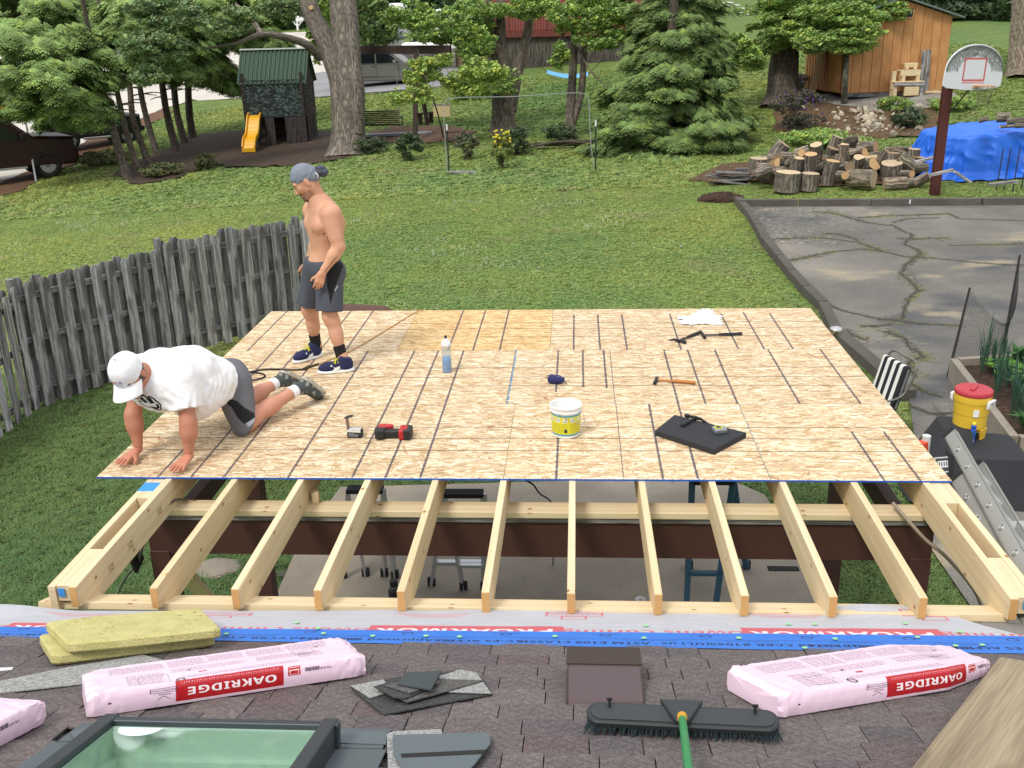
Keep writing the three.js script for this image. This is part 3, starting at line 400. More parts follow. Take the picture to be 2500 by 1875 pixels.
      if (ri === 1 && k === 1) { for (let y = 0; y < H; y += 2) { c.fillStyle = `rgba(44,116,178,${0.4 + q2() * 0.5})`; if (q2() < 0.85) c.fillRect(0, y, 4 + q2() * 3, 2.5); } for (let n = 0; n < 500; n++) { const g2a = q2() * 6.28, rad = Math.pow(q2(), 0.6) * 150; c.fillStyle = 'rgba(240,238,232,0.16)'; c.fillRect(X(4.45) + Math.cos(g2a) * rad * 1.3, H * 0.55 + Math.sin(g2a) * rad, 14 * q2(), 5 * q2()); } }
      if (ri === 0 && k === 2) for (let y = 0; y < H; y += 2) { c.fillStyle = `rgba(90,140,170,${0.3 + q2() * 0.4})`; if (q2() < 0.6) c.fillRect(0, y, 3, 2); }
    });
    const g = new THREE.BoxGeometry(w, 0.0115, L); const o = mesh('sheathing_panel', g, [mat([176, 140, 96], 0.9), mat([176, 140, 96], 0.9), matT(tex, 0.85, { color: new THREE.Color().setScalar(0.95 + 0.07 * ((ri * 5 + k * 3) % 4) / 3) }), mat([176, 140, 96], 0.9), mat(ri === 0 ? [36, 92, 188] : [176, 140, 96], 0.8), mat([176, 140, 96], 0.9)], patio);
    o.position.set((a + b) / 2, -0.006 + (k % 2) * 0.0006, (r.z0 + r.z1) / 2);
    if (orange) o.userData.label = 'more orange strand board panel';
  } });
}
// ---------- brown steel frame that carries it ----------
{
  const o = thing('steel_pergola', 'dark brown steel beams and posts under the new roof', 'steel frame', [0, 0, 0]);
  const bx = [0.2, 4.8]; const ib = z => [box(4.72, 0.012, 0.13, 2.5, -0.278, z), box(4.72, 0.21, 0.012, 2.5, -0.388, z), box(4.72, 0.012, 0.13, 2.5, -0.498, z)];
  mesh('beam', [box(4.72, 0.24, 0.10, 2.5, -0.389, -0.025)], M.steelBrown, o); mesh('beam', [box(4.72, 0.21, 0.10, 2.5, -0.389, -1.75)], M.steelBrown, o); mesh('beam', [box(4.72, 0.21, 0.10, 2.5, -0.389, -3.05)], M.steelBrown, o);
  for (const z of [-0.025, -1.75]) for (const x of bx) mesh('post', [rbox(0.125, 2.06, 0.125, 0.004, x, -1.5295 + 0.01, z), box(0.2, 0.02, 0.2, x, -2.545, z)], M.steelBrown, o);
  for (const x of bx) mesh('side_beam', box(0.08, 0.14, 3.0, x, -0.47, -1.6), M.steelBrown, o);
  mesh('bracket', [box(0.02, 0.14, 0.12, 0.08, -0.5, 0.1, 0.3)], M.black, o);
}
// ---------- things lying on the near roof ----------
function prismOn(pts, th, bevel = 0.004) { const g = extr(pts.map(p => [p[0], -p[1]]), th, bevel); g.rotateX(-Math.PI / 2); return g; } // pts in (x, s), rises along n
function roofPoly(pix, n = 0) { return pix.map(p => roofHit(p[0], p[1], n)); }
const ctr = pts => pts.reduce((a, p) => [a[0] + p[0] / pts.length, a[1] + p[1] / pts.length], [0, 0]);
function roofSlab(name, label, cat, pix, n, th, m, bevel, group, along = 'x') { const P = roofPoly(pix, n), c = ctr(P); const o = thing(name, label, cat, [0, 0, 0], 0, group); onRoof(o, c[0], n, c[1]); const g = prismOn(P.map(p => [p[0] - c[0], p[1] - c[1]]), th, bevel); triUV(g, along, c[0]); mesh('sheet', g, m, o); return o; }
// foam pads
{
  T.foam = pixTex(512, 256, (u, v) => { const a = tn(u, v, 12, 91) * 0.5 + tn(u, v, 90, 92) * 0.5, p = tn(u, v, 26, 93), q = tn(u, v, 5, 94); let c = mixc(C8(178, 170, 106), C8(206, 199, 140), a); if (p > 0.8 && q > 0.55) c = mixc(c, C8(96, 86, 40), (p - 0.8) * 4); return c; }, [2, 2]);
  const fm = matT(T.foam, 0.95, { bumpMap: T.fine, bumpScale: 0.004 });
  const pad = (name, label, pix, n) => {
    const P = roofPoly(pix, n + 0.045), c = ctr(P), o = thing(name, label, 'foam pad', [0, 0, 0], 0, 'yellow foam pads stacked on the underlayment'); onRoof(o, c[0], n, c[1]);
    const g = prismOn(P.map(p => [p[0] - c[0], p[1] - c[1]]).map((p, i, a) => p), 0.028, 0.009); const m = mergeVertices(g); triUV(g, 'x'); const p = g.attributes.position; for (let i = 0; i < p.count; i++) p.setY(i, p.getY(i) + 0.006 * noise(p.getX(i) * 6 + n * 40, p.getZ(i) * 8)); mesh('foam', g, fm, o); return o;
  };
  const rc = (a, b, c2, d, r = 0.12) => { const o = [], L = [a, b, c2, d]; for (let i = 0; i < 4; i++) { const p = L[i], q = L[(i + 1) % 4]; for (const t of [0.04, 0.35, 0.65, 0.96]) o.push([lerp(p[0], q[0], t) + (R() - 0.5) * 2, lerp(p[1], q[1], t) + (R() - 0.5) * 1.5]); } return o; };
  pad('foam_pad', 'lower yellow green foam pad lying on the blue edged underlayment', rc([102, 1545], [490, 1515], [518, 1548], [132, 1592]), 0.022);
  pad('foam_pad', 'upper yellow green foam pad with scuffed top, on the other pad', rc([118, 1512], [485, 1480], [535, 1528], [172, 1565]), 0.068);
}
// shingle bundles in pink film
function bundleTex(seed, off = 0) { return canvasTex(1024, 512, (c, w, hh) => {
  const q = rng(seed); c.fillStyle = 'rgb(236,208,226)'; c.fillRect(0, 0, w, hh);
  for (let k = 0; k < 900; k++) { c.fillStyle = q() < 0.5 ? 'rgba(246,226,238,0.35)' : 'rgba(206,168,190,0.25)'; c.fillRect(q() * w, q() * hh, 8 + q() * 60, 1 + q() * 3); }
  // top face: rows 60..300 (far to near); near side: 300..430
  const blk = (x, y, ww, h2, n) => { for (let j = 0; j < n; j++) for (let x2 = x; x2 < x + ww;) { const l = 3 + q() * 16; c.fillStyle = 'rgba(120,108,128,0.75)'; c.fillRect(x2, y + j * h2 / n, l, Math.max(1.5, h2 / n * 0.45)); x2 += l + 3; } };
  for (const [x, y, a, b, n] of [[90, 90, 180, 60, 7], [300, 84, 130, 70, 8], [450, 84, 130, 60, 8], [600, 90, 140, 56, 7], [760, 84, 150, 60, 7], [300, 170, 260, 34, 4], [620, 165, 200, 40, 4], [140, 180, 120, 90, 9], [330, 240, 420, 22, 3], [780, 175, 90, 50, 6]]) blk(x, y, a, b, n);
  c.strokeStyle = 'rgba(90,80,100,0.8)'; c.lineWidth = 2; c.strokeRect(180, 205, 105, 62); c.strokeRect(770, 150, 80, 40);
  c.fillStyle = 'rgb(50,44,52)'; c.beginPath(); c.arc(322, 268, 17, 0, 7); c.fill(); c.fillStyle = 'rgb(200,180,196)'; c.beginPath(); c.arc(322, 268, 11, 0, 7); c.fill();
  c.fillStyle = 'rgb(40,36,40)'; for (const [x, y] of [[360, 190], [870, 130], [70, 360]]) c.fillRect(x, y, 11, 9);
  c.fillStyle = 'rgb(176,40,44)'; c.fillRect(250, 44, 350, 16); c.fillRect(395, 216, 30, 9);
  c.translate(off, 0);
  c.fillStyle = 'rgb(182,28,36)'; c.fillRect(300, 276, 395, 140); const up = (s, x, y, f, col) => { c.save(); c.translate(x, y); c.rotate(Math.PI); c.font = f; c.textAlign = 'center'; c.fillStyle = col; c.fillText(s, 0, 0); c.restore(); };
  up('OAKRIDGE', 505, 334, 'bold 66px sans-serif', 'rgb(244,236,240)'); for (let k = 0; k < 40; k++) { c.fillStyle = 'rgb(232,170,178)'; c.fillRect(320 + k * 9, 292, 3 + (k * 7) % 5, 5); c.fillRect(320 + k * 9, 303, 3 + (k * 5) % 5, 4); }
  c.fillStyle = 'rgb(186,30,38)'; c.fillRect(712, 296, 48, 62); up('OWENS', 736, 318, 'bold 12px sans-serif', 'white'); up('CORNING', 736, 302, 'bold 9px sans-serif', 'white'); c.strokeStyle = 'white'; c.lineWidth = 2; c.strokeRect(720, 326, 32, 24);
  for (let k = 0; k < 22; k++) { c.fillStyle = 'rgb(60,52,60)'; c.fillRect(778 + k * 2.6, 318, 1 + q() * 1.4, 26); } up('TEAK', 860, 330, 'bold 20px sans-serif', 'rgb(70,60,70)');
  up('TOTAL', 262, 352, 'bold 15px sans-serif', 'rgb(60,54,70)'); c.strokeStyle = 'rgb(60,54,70)'; c.lineWidth = 3; c.strokeRect(212, 318, 92, 26); up('PROTECTION', 258, 325, 'bold 14px sans-serif', 'rgb(60,54,70)');
  c.beginPath(); c.moveTo(236, 388); c.lineTo(258, 368); c.lineTo(280, 388); c.stroke();
}); }
function bundle(label, L, Wd, Hh, x, s, yaw, n, seed, sag = 0, taper = 0, flip) {
  const o = thing('shingle_bundle', label, 'shingle bundle', [0, 0, 0], 0, 'pink wrapped shingle bundles'); onRoof(o, x, n, s, yaw);
  const nu = 150, P = [], U = [], I = []; // profile from far bottom, over the top, down the near side, under
  const prof = []; const hw = Wd / 2, r = 0.009; const add = (z, y, v) => prof.push([z, y, v]);
  add(-hw + 0.01, 0.002, 0.02); add(-hw, 0.03, 0.06); add(-hw + 0.004, Hh - r, 0.11); add(-hw + r, Hh, 0.13); for (let k = 1; k < 12; k++) add(lerp(-hw + r, hw - r, k / 12), Hh, lerp(0.13, 0.55, k / 12)); add(hw - r, Hh, 0.55); add(hw - 0.003, Hh - r * 0.8, 0.59); for (let k = 1; k < 4; k++) add(hw, lerp(Hh - r, 0.012, k / 4), lerp(0.6, 0.82, k / 4)); add(hw - 0.008, 0.003, 0.85); add(0, 0.0, 0.93); 
  const np = prof.length;
  for (let i = 0; i <= nu; i++) { const t = i / nu, xx = (t - 0.5) * L, endK = Math.min(t, 1 - t) * L;
    const round = sstep(0, 0.03, endK); for (let j = 0; j < np; j++) { const [z, y, v] = prof[j]; let tz = 1, ty = 1; if (taper && t > 0.72) { const k = (t - 0.72) / 0.28; tz = 1 - taper * k * 0.75; ty = 1 - taper * k * 0.5; }
      const ew = 0.5 + 1.6 * sstep(0.16, 0.02, endK), wr = ew * (0.0022 * noise(xx * 90 + seed, z * 40, y * 50) + 0.0016 * noise(xx * 30, z * 60 + seed, 2) - 0.003 * Math.abs(noise(xx * 24 - z * 40, seed, y * 30))); const side = Math.abs(z) > hw - 0.012 ? 1 : 0;
      P.push(xx, (y * ty) * lerp(0.9, 1, round) + (y > 0.02 ? wr + (side ? 0 : 0.002 * noise(xx * 4, z * 9, seed)) : 0) + (sag ? -sag * Math.pow(Math.max(0, t - 0.55), 2) * 4 : 0) + (y > Hh * 0.8 ? -0.004 * (1 - round) : 0), z * tz * lerp(0.94, 1, round) + side * 0.0035 * ew * noise(xx * 40, y * 90, seed) + (taper && t > 0.72 ? -taper * (t - 0.72) * 0.12 : 0)); U.push(t, 1 - v); } }
  for (let i = 0; i < nu; i++) for (let j = 0; j < np; j++) { const a = i * np + j, b = i * np + (j + 1) % np; I.push(a, b, a + np, b, b + np, a + np); }
  for (const e of [0, nu]) { const c0 = P.length / 3; P.push((e ? 0.5 : -0.5) * L + (e ? 0.006 : -0.006), Hh * 0.45 + (sag && e ? -sag * 0.8 : 0), 0); U.push(e ? 0.99 : 0.01, 0.1); for (let j = 0; j < np; j++) { const a = e * np + j, b = e * np + (j + 1) % np; e ? I.push(a, b, c0) : I.push(b, a, c0); } }
  let g = new THREE.BufferGeometry(); g.setAttribute('position', new THREE.Float32BufferAttribute(P, 3)); g.setAttribute('uv', new THREE.Float32BufferAttribute(U, 2)); g.setIndex(I); g = g.toNonIndexed(); g.computeVertexNormals(); g = toCreasedNormals(g, 0.7);
  mesh('film_wrap', g, matT(bundleTex(seed, seed === 8 ? 150 : 0), 0.3), o); return o;
}
function alongRoof(a, b, n) { const A = roofHit(...a, n), B = roofHit(...b, n); return { A, B, yaw: Math.atan2(-(B[1] - A[1]), B[0] - A[0]), L: Math.hypot(B[0] - A[0], B[1] - A[1]) }; }
{
  const put = (label, a, b, Wd, Hh, seed, L, sag, taper, n = 0.014) => { const k = alongRoof(a, b, n), LL = L || k.L; const ux = Math.cos(k.yaw), us = -Math.sin(k.yaw); const cx = (L < 0 ? 0 : 0); // near edge runs A->B; body lies on the far side
    const mx = k.A[0] + ux * LL / 2, ms = k.A[1] + us * LL / 2; const x = mx - (-us) * Wd / 2 * -1, s = ms; const nx = us, ns = -ux; return bundle(label, LL, Wd, Hh, mx + nx * Wd / 2, ms + ns * Wd / 2, k.yaw, n, seed, sag, taper); };
  put('pink wrapped shingle bundle with red name block, behind the skylight', [212, 1757], [893, 1652], 0.29, 0.085, 5, 0.99);
  put('pink wrapped shingle bundle with torn loose right end, behind the broom', [1905, 1757], [2440, 1668], 0.33, 0.085, 8, 1.04, 0.0, 0.55);
  const k = alongRoof([0, 1828], [118, 1765], 0.014), ux = Math.cos(k.yaw), us = -Math.sin(k.yaw); bundle('pink wrapped shingle bundle cut off by the left photo edge', 0.99, 0.29, 0.085, k.B[0] - ux * 0.495 + us * 0.145, k.B[1] - us * 0.495 - ux * 0.145, k.yaw, 0.014, 12);
}
// shingle offcuts
{
  const Z2 = p => [p[0] * 0.565, 1450 + p[1] * 0.565], zz = L => L.map(Z2);
  const pale = matT(T.speck, 0.95, { bumpMap: T.fine, bumpScale: 0.003 }); pale.color.setRGB(0.62, 0.62, 0.6); const dark = tinted(pale, [0.1, 0.1, 0.1]), mid = tinted(pale, [0.2, 0.19, 0.18]), slate = mat([92, 102, 106], 0.7), slateD = mat([58, 66, 68], 0.7), black = mat([18, 18, 18], 0.6);
  const G = 'shingle offcuts piled on the roof';
  roofSlab('shingle_offcut', 'large pale granule offcut at the bottom of the scrap pile', 'shingle offcut', zz([[1515, 405], [1660, 375], [1800, 352], [1990, 335], [2090, 378], [2125, 437], [1900, 478], [1660, 525], [1590, 470]]), 0.016, 0.004, dark, 0.001, G);
  roofSlab('shingle_offcut', 'pale grey granule offcut on the left of the scrap pile', 'shingle offcut', zz([[1518, 400], [1655, 374], [1700, 420], [1600, 452]]), 0.024, 0.003, pale, 0.001, G);
  roofSlab('shingle_offcut', 'rounded pale offcut on the right of the scrap pile', 'shingle offcut', zz([[1900, 360], [1990, 330], [2060, 345], [2122, 432], [1920, 425]]), 0.026, 0.003, pale, 0.001, G);
  roofSlab('shingle_offcut', 'long dark offcut fanned across the middle of the scrap pile', 'shingle offcut', zz([[1640, 400], [1900, 372], [2085, 378], [1900, 432], [1760, 470], [1690, 440]]), 0.032, 0.004, mid, 0.001, G);
  roofSlab('shingle_offcut', 'dark offcut under the topmost scrap', 'shingle offcut', zz([[1618, 404], [1700, 380], [1880, 372], [1860, 410], [1750, 455], [1700, 450]]), 0.040, 0.004, dark, 0.001, G);
  roofSlab('shingle_offcut', 'black edged offcut folded over the scrap pile', 'shingle offcut', zz([[1665, 398], [1860, 362], [1900, 385], [1770, 432]]), 0.048, 0.004, mid, 0.001, G);
  const tp = roofSlab('shingle_offcut', 'topmost grey green offcut of the scrap pile', 'shingle offcut', zz([[1752, 346], [1905, 338], [1862, 418], [1718, 394]]), 0.056, 0.005, slateD, 0.001, G);
  const fp = roofSlab('shingle_offcut', 'smooth grey cut shingle with black tar strip by the skylight corner', 'shingle offcut', zz([[1700, 615], [2112, 606], [2118, 652], [2050, 740], [1990, 800], [1760, 800], [1700, 690]]), 0.03, 0.004, slate, 0.001, 'cut shingles beside the skylight');
  { const P = roofPoly(zz([[1730, 690], [2102, 672], [2085, 690], [1738, 706]]), 0.0365), c = [fp.position.x, 0]; const A = roofPoly(zz([[1700, 615], [2112, 606], [2118, 652], [2050, 740], [1990, 800], [1760, 800], [1700, 690]]), 0.03), cc = ctr(A); const g = prismOn(P.map(p => [p[0] - cc[0], p[1] - cc[1]]), 0.001, 0); g.translate(0, 0.0055, 0); mesh('tar_strip', g, black, fp); }
  roofSlab('shingle_offcut', 'pale granule cut shingle under the smooth grey one', 'shingle offcut', zz([[1672, 612], [1700, 600], [1905, 590], [1912, 612], [1720, 640], [1740, 800], [1680, 800]]), 0.02, 0.004, pale, 0.001, 'cut shingles beside the skylight');
  const st = roofSlab('starter_strip', 'pale grey starter shingle strip behind the left bundle', 'shingle strip', zz([[-120, 405], [300, 320], [620, 268], [740, 300], [350, 392], [-120, 445]]), 0.016, 0.004, pale, 0.001);
  roofSlab('flashing_strip', 'flat slate grey flashing strip right of the skylight', 'flashing', zz([[1470, 594], [1672, 600], [1668, 652], [1465, 645]]), 0.016, 0.002, slate, 0); roofSlab('flashing_strip', 'short slate grey flashing strip left of the skylight', 'flashing', zz([[300, 600], [400, 575], [385, 625], [330, 640]]), 0.016, 0.002, slate, 0);
  roofSlab('paper_scrap', 'small white scrap near the left photo edge', 'scrap', zz([[-10, 320], [58, 318], [50, 328], [-10, 334]]), 0.014, 0.001, mat([220, 222, 225], 0.7), 0);
}
// roof vent
{
  const o = thing('roof_vent', 'brown metal slant roof vent in the shingles', 'roof vent'); const A = roofHit(1385, 1716, 0.015), B = roofHit(1573, 1716, 0.015), x = (A[0] + B[0]) / 2, w = B[0] - A[0]; onRoof(o, x, 0.01, A[1]);
  const bk = -0.215, fb = -0.36; mesh('hood', (() => { const g = extr([[0, 0], [0.004, 0.01], [-bk, 0.075], [-fb, 0.084], [-fb, 0.0]], w - 0.012, 0.004); g.rotateY(Math.PI / 2); g.translate(-w / 2 + 0.006, 0.002, 0); return g; })(), mat([92, 76, 78], 0.45, { metalness: 0.3 }), o);
  mesh('cap', (() => { const g = extr([[-bk - 0.01, 0.078], [-fb + 0.01, 0.092], [-fb + 0.01, 0.063], [-fb + 0.006, 0.063], [-fb + 0.004, 0.087], [-bk - 0.01, 0.074]], w + 0.01, 0.001); g.rotateY(Math.PI / 2); g.translate(-w / 2 - 0.005, 0.004, 0); return g; })(), mat([66, 52, 44], 0.5, { metalness: 0.3 }), o);
  mesh('flange', box(w + 0.01, 0.003, 0.42, 0, 0.003, -0.215), mat([70, 58, 56], 0.6), o);
}
// skylight
{
  const o = thing('skylight', 'grey framed skylight with green glass at the bottom left', 'skylight'); onRoof(o, 0, 0, 0); const { x0, x1, s0, s1 } = SKY, N = 0.085, fm = mat([62, 68, 73], 0.4, { metalness: 0.4 });
  const cx = (x0 + x1) / 2, cs = (s0 + s1) / 2, w = x1 - x0, l = s1 - s0;
  mesh('frame_rail', rbox(w + 0.07, N, 0.034, 0.006, cx, N / 2 + 0.01, s0 - 0.008, 0, 0, 0, 2), fm, o); mesh('frame_rail', rbox(w + 0.09, N, 0.06, 0.008, cx, N / 2 + 0.01, s1, 0, 0, 0, 2), fm, o);
  for (const x of [x0, x1]) mesh('frame_rail', rbox(0.05, N + 0.004, l + 0.08, 0.008, x, N / 2 + 0.012, cs, 0, 0, 0, 2), fm, o);
  mesh('glass', box(w - 0.05, 0.006, l - 0.04, cx, N - 0.006, cs), new THREE.MeshPhysicalMaterial({ color: new THREE.Color().setRGB(0.86, 0.95, 0.9), roughness: 0.03, transmission: 1, thickness: 0, ior: 1.5 }), o);
  const wm = mat([206, 214, 208], 0.7); mesh('light_well', [box(0.02, 0.75, l, x0 + 0.02, -0.3, cs), box(0.02, 0.75, l, x1 - 0.02, -0.3, cs), box(w - 0.06, 0.75, 0.02, cx, -0.3, s0 + 0.02), box(w - 0.06, 0.75, 0.02, cx, -0.3, s1 - 0.02)], wm, o);
  mesh('light_well_ledge', [box(0.03, 0.03, l, x0 + 0.045, -0.03, cs), box(0.03, 0.03, l, x1 - 0.045, -0.03, cs), box(w - 0.12, 0.03, 0.03, cx, -0.03, s0 + 0.045)], wm, o);
  mesh('added_well_floor', box(w, 0.02, l, cx, -0.22, cs), mat([188, 200, 192], 0.9), o); const fl = mat([84, 92, 96], 0.6); mesh('flashing', [box(w + 0.34, 0.003, 0.16, cx, 0.0135, s0 - 0.09), box(0.17, 0.003, l, x0 - 0.1, 0.0145, cs), box(0.17, 0.003, l, x1 + 0.1, 0.0145, cs)], fl, o);  // added shallow well floor, kept pale so the glass above reads lighter
  const st = new THREE.CircleGeometry(0.07, 24, Math.PI, Math.PI); st.rotateX(-Math.PI / 2); const sk = mesh('sticker', st, mat([214, 226, 224], 0.6), o); sk.position.set(x0 + 0.13, N - 0.0015, s0 + 0.038);
}
// push broom
{
  const L = roofHit(1433, 1752, 0.05), Rr = roofHit(1902, 1775, 0.05); const yaw = Math.atan2(-(Rr[1] - L[1]), Rr[0] - L[0]); const o = thing('push_broom', 'black push broom with green handle lying on the shingles', 'broom'); onRoof(o, (L[0] + Rr[0]) / 2, -0.018, (L[1] + Rr[1]) / 2 , yaw);
  const w = 0.61, tl = -0.35; const head = new THREE.Group(); 
  const oval = []; for (let k = 0; k < 28; k++) { const a = k / 28 * 6.283, cx = Math.cos(a), sx = Math.sin(a); oval.push([Math.sign(cx) * (w / 2 - 0.04) * (Math.abs(cx) > 0.001 ? 1 : 0) + cx * 0.04, sx * 0.043]); }
  const g = extr(oval, 0.016, 0.005); g.rotateX(-Math.PI / 2); g.rotateX(0.42); g.translate(0, 0.075, 0); mesh('block', g, mat([40, 44, 46], 0.5), o);
  const rim = extr(oval.map(p => [p[0] * 0.965, p[1] * 0.78]), 0.003, 0.001); rim.rotateX(-Math.PI / 2); rim.translate(0, 0.021, 0); rim.rotateX(0.42); rim.translate(0, 0.075, 0); mesh('recess', rim, mat([50, 54, 56], 0.55), o);
  const q = rng(6), br = []; for (let i = 0; i < 62; i++) for (let j = 0; j < 5; j++) { const x = (i / 61 - 0.5) * (w - 0.02), z = (j / 4 - 0.5) * 0.066; const top = V(x, 0.075 - z * 0.41, z), e = V(x * 1.045 + (q() - 0.5) * 0.016, 0.032 + q() * 0.006, z * 1.25 + 0.012 + (q() - 0.5) * 0.014); br.push(rod(top, e, 0.0042, 0.0016, 4)); }
  mesh('bristles', br, mat([18, 40, 46], 0.8), o).userData.kind = 'stuff';
  const wed = extr([[-0.065, -0.045], [0.065, -0.045], [0.018, 0.055], [-0.018, 0.055]].map(p => [p[0], -p[1]]), 0.012, 0.004); wed.rotateX(-Math.PI / 2); wed.rotateX(0.3); wed.translate(0, 0.1, 0.0); mesh('bracket', wed, mat([44, 48, 50], 0.5), o);
  for (const x of [-0.235, 0.235]) mesh('hang_clip', [box(0.008, 0.03, 0.012, x, 0.115, -0.01), box(0.02, 0.006, 0.012, x, 0.13, -0.01)], M.black, o);
  const a = V(0, 0.105, 0.055), b = V(-0.005, 0.3, 1.25); const d = b.clone().sub(a).normalize(); mesh('collar', rod(a.clone().addScaledVector(d, -0.01), a.clone().addScaledVector(d, 0.032), 0.017, 0.015, 10), mat([214, 160, 40], 0.5), o); mesh('handle', rod(a, b, 0.0125, 0.0125, 12), mat([46, 140, 84], 0.45), o);
}
// weathered plank
{
  const A = roofHit(2226, 1875, 0.05), B = roofHit(2440, 1604, 0.05); const d = [B[0] - A[0], B[1] - A[1]], L = Math.hypot(...d), u = [d[0] / L, d[1] / L], n = [-u[1], u[0]]; const wd = 0.285; const s = n[0] > 0 ? 1 : -1; const far = B, nearE = [A[0] - u[0] * 1.2, A[1] - u[1] * 1.2]; const tot = L + 1.2;
  const o = thing('plank', 'weathered tan wooden plank at the bottom right corner', 'plank'); const yaw = Math.atan2(-(-u[1]), -u[0]); onRoof(o, (far[0] + nearE[0]) / 2 + n[0] * s * wd / 2, 0.014, (far[1] + nearE[1]) / 2 + n[1] * s * wd / 2, Math.atan2(-u[1], u[0]));
  T.plank = pixTex(512, 256, (uu, v) => { const r = aniso(uu, v, 2, 14, 101), f = aniso(uu, v, 10, 90, 102), b = tn(uu, v, 7, 103), k = tn(uu, v, 11, 104); let c = mixc(C8(112, 98, 78), C8(168, 152, 124), r * 0.6 + f * 0.5); c = mixc(c, C8(96, 84, 68), sstep(0.6, 0.9, b) * 0.5); if (k > 0.93) c = mixc(c, C8(120, 70, 40), (k - 0.93) * 9); return c; }, [1 / 1.8, 1 / 0.5]);
  mesh('board', triUV(rbox(tot, 0.038, wd, 0.004, 0, 0.019, 0), 'x'), matT(T.plank, 0.85), o);
}
// ---------- things on the sheathing ----------
const onDeck = (px, py) => onY(px, py, 0);
const yawTo = (a, b) => Math.atan2(-(b.z - a.z), b.x - a.x); // turn that takes +x onto a->b
// bucket
{
  const p = onDeck(1382, 1060), o = thing('bucket', 'white plastic bucket with yellow label on the deck', 'bucket', [p.x, 0.001, p.z], 0.2);
  mesh('shell', [lathe([[0.0, 0.002], [0.086, 0.002], [0.089, 0.008], [0.0985, 0.2], [0.104, 0.201], [0.106, 0.206], [0.106, 0.212], [0.102, 0.215], [0.097, 0.213], [0.0955, 0.2], [0.087, 0.012], [0, 0.01]], 40), lathe([[0.0985, 0.176], [0.1045, 0.177], [0.1045, 0.181], [0.0985, 0.183]], 40)], mat([236, 236, 234], 0.45), o);
  const tx = canvasTex(1024, 256, (c, w, hh) => { c.fillStyle = 'rgb(214,208,40)'; c.fillRect(0, 0, w, hh); c.fillStyle = 'rgb(60,150,180)'; c.fillRect(0, 0, w, 20); c.fillRect(0, 236, w, 20); const q = rng(2); for (let s = 0; s < 4; s++) { const x = s * 256 + 16; for (const dx of [0, 86, 170]) { c.fillStyle = 'rgb(216,220,206)'; c.fillRect(x + dx, 36, 56, 54); c.fillStyle = 'rgb(70,76,80)'; for (let k = 0; k < 5; k++) c.fillRect(x + dx + 6 + q() * 36, 42 + q() * 34, 4 + q() * 10, 4 + q() * 12); } for (let r = 0; r < 11; r++) for (let b = 0; b < 9; b++) { c.fillStyle = 'rgba(96,92,30,0.65)'; c.fillRect(x + b * 25, 104 + r * 11, 8 + q() * 14, 4); } c.fillStyle = 'rgb(40,60,70)'; c.fillRect(x + 190, 170, 34, 44); } });
  const lab = lathe([[0.0905, 0.022], [0.0975, 0.165]], 40); lab.scale(1.007, 1, 1.007); mesh('label', lab, matT(tx, 0.5), o);
  mesh('bail', tube([V(0.104, 0.175, 0.0), V(0.118, 0.13, 0.05), V(0.098, 0.09, 0.085), V(0.05, 0.085, 0.108), V(-0.02, 0.1, 0.112), V(-0.075, 0.13, 0.09), V(-0.104, 0.175, 0)].map(v => v.applyAxisAngle(V(0, 1, 0), 0.9)), 0.0018, 5, 40), M.alu, o);
}
// drinking bottle
{
  const p = onDeck(1092, 908), o = thing('sports_bottle', 'clear squeeze bottle half full of blue drink on the deck', 'bottle', [p.x, 0.001, p.z]);
  mesh('body', lathe([[0, 0], [0.034, 0], [0.037, 0.006], [0.037, 0.1], [0.0345, 0.125], [0.037, 0.15], [0.037, 0.2], [0.034, 0.215], [0.031, 0.22]], 24), new THREE.MeshPhysicalMaterial({ color: new THREE.Color().setRGB(0.8, 0.86, 0.9), roughness: 0.25, transmission: 0.85, thickness: 0 }), o);
  mesh('drink', lathe([[0, 0.004], [0.034, 0.006], [0.0345, 0.1], [0.0335, 0.118], [0, 0.118]], 20), mat([96, 158, 214], 0.3), o);
  mesh('cap', lathe([[0.036, 0.216], [0.0375, 0.222], [0.0365, 0.24], [0.024, 0.256], [0.014, 0.262], [0.012, 0.272], [0, 0.272]], 24), mat([226, 230, 232], 0.45), o);
  mesh('nozzle', lathe([[0.009, 0.27], [0.0085, 0.284], [0.011, 0.288], [0.010, 0.294], [0, 0.296]], 14), M.black, o);
}
// blue pouch
{
  const p = onDeck(1358, 936), o = thing('pouch', 'small navy blue zip pouch on the deck', 'pouch', [p.x, 0, p.z], -0.1);
  const g = sph(1, 0, 0, 0, undefined, 24), q = g.attributes.position; for (let i = 0; i < q.count; i++) { const x = q.getX(i), y = q.getY(i), z = q.getZ(i); const n = 1 + 0.12 * noise(x * 2.2, y * 2.2, z * 2.2); const sx = Math.sign(x) * Math.pow(Math.abs(x), 0.75); q.setXYZ(i, sx * 0.064 * n, Math.max(-0.03, y * 0.032 * n * (1.1 - 0.35 * x)) + 0.031, z * 0.034 * n); } g.computeVertexNormals(); mesh('bag', g, mat([34, 38, 92], 0.75), o);
  mesh('flap', xf(new THREE.TorusGeometry(0.012, 0.003, 5, 12), -0.06, 0.05, 0.0, 0, 0.5, 0), M.black, o); mesh('zip', tube([V(-0.045, 0.062, 0.006), V(0, 0.062, 0.012), V(0.05, 0.05, 0.008)], 0.0022, 5), mat([130, 132, 140], 0.4), o); mesh('strap', tube([V(0.058, 0.028, 0.0), V(0.075, 0.012, 0.01), V(0.08, 0.008, 0.02)], 0.004, 5), mat([60, 60, 66], 0.6), o);
}
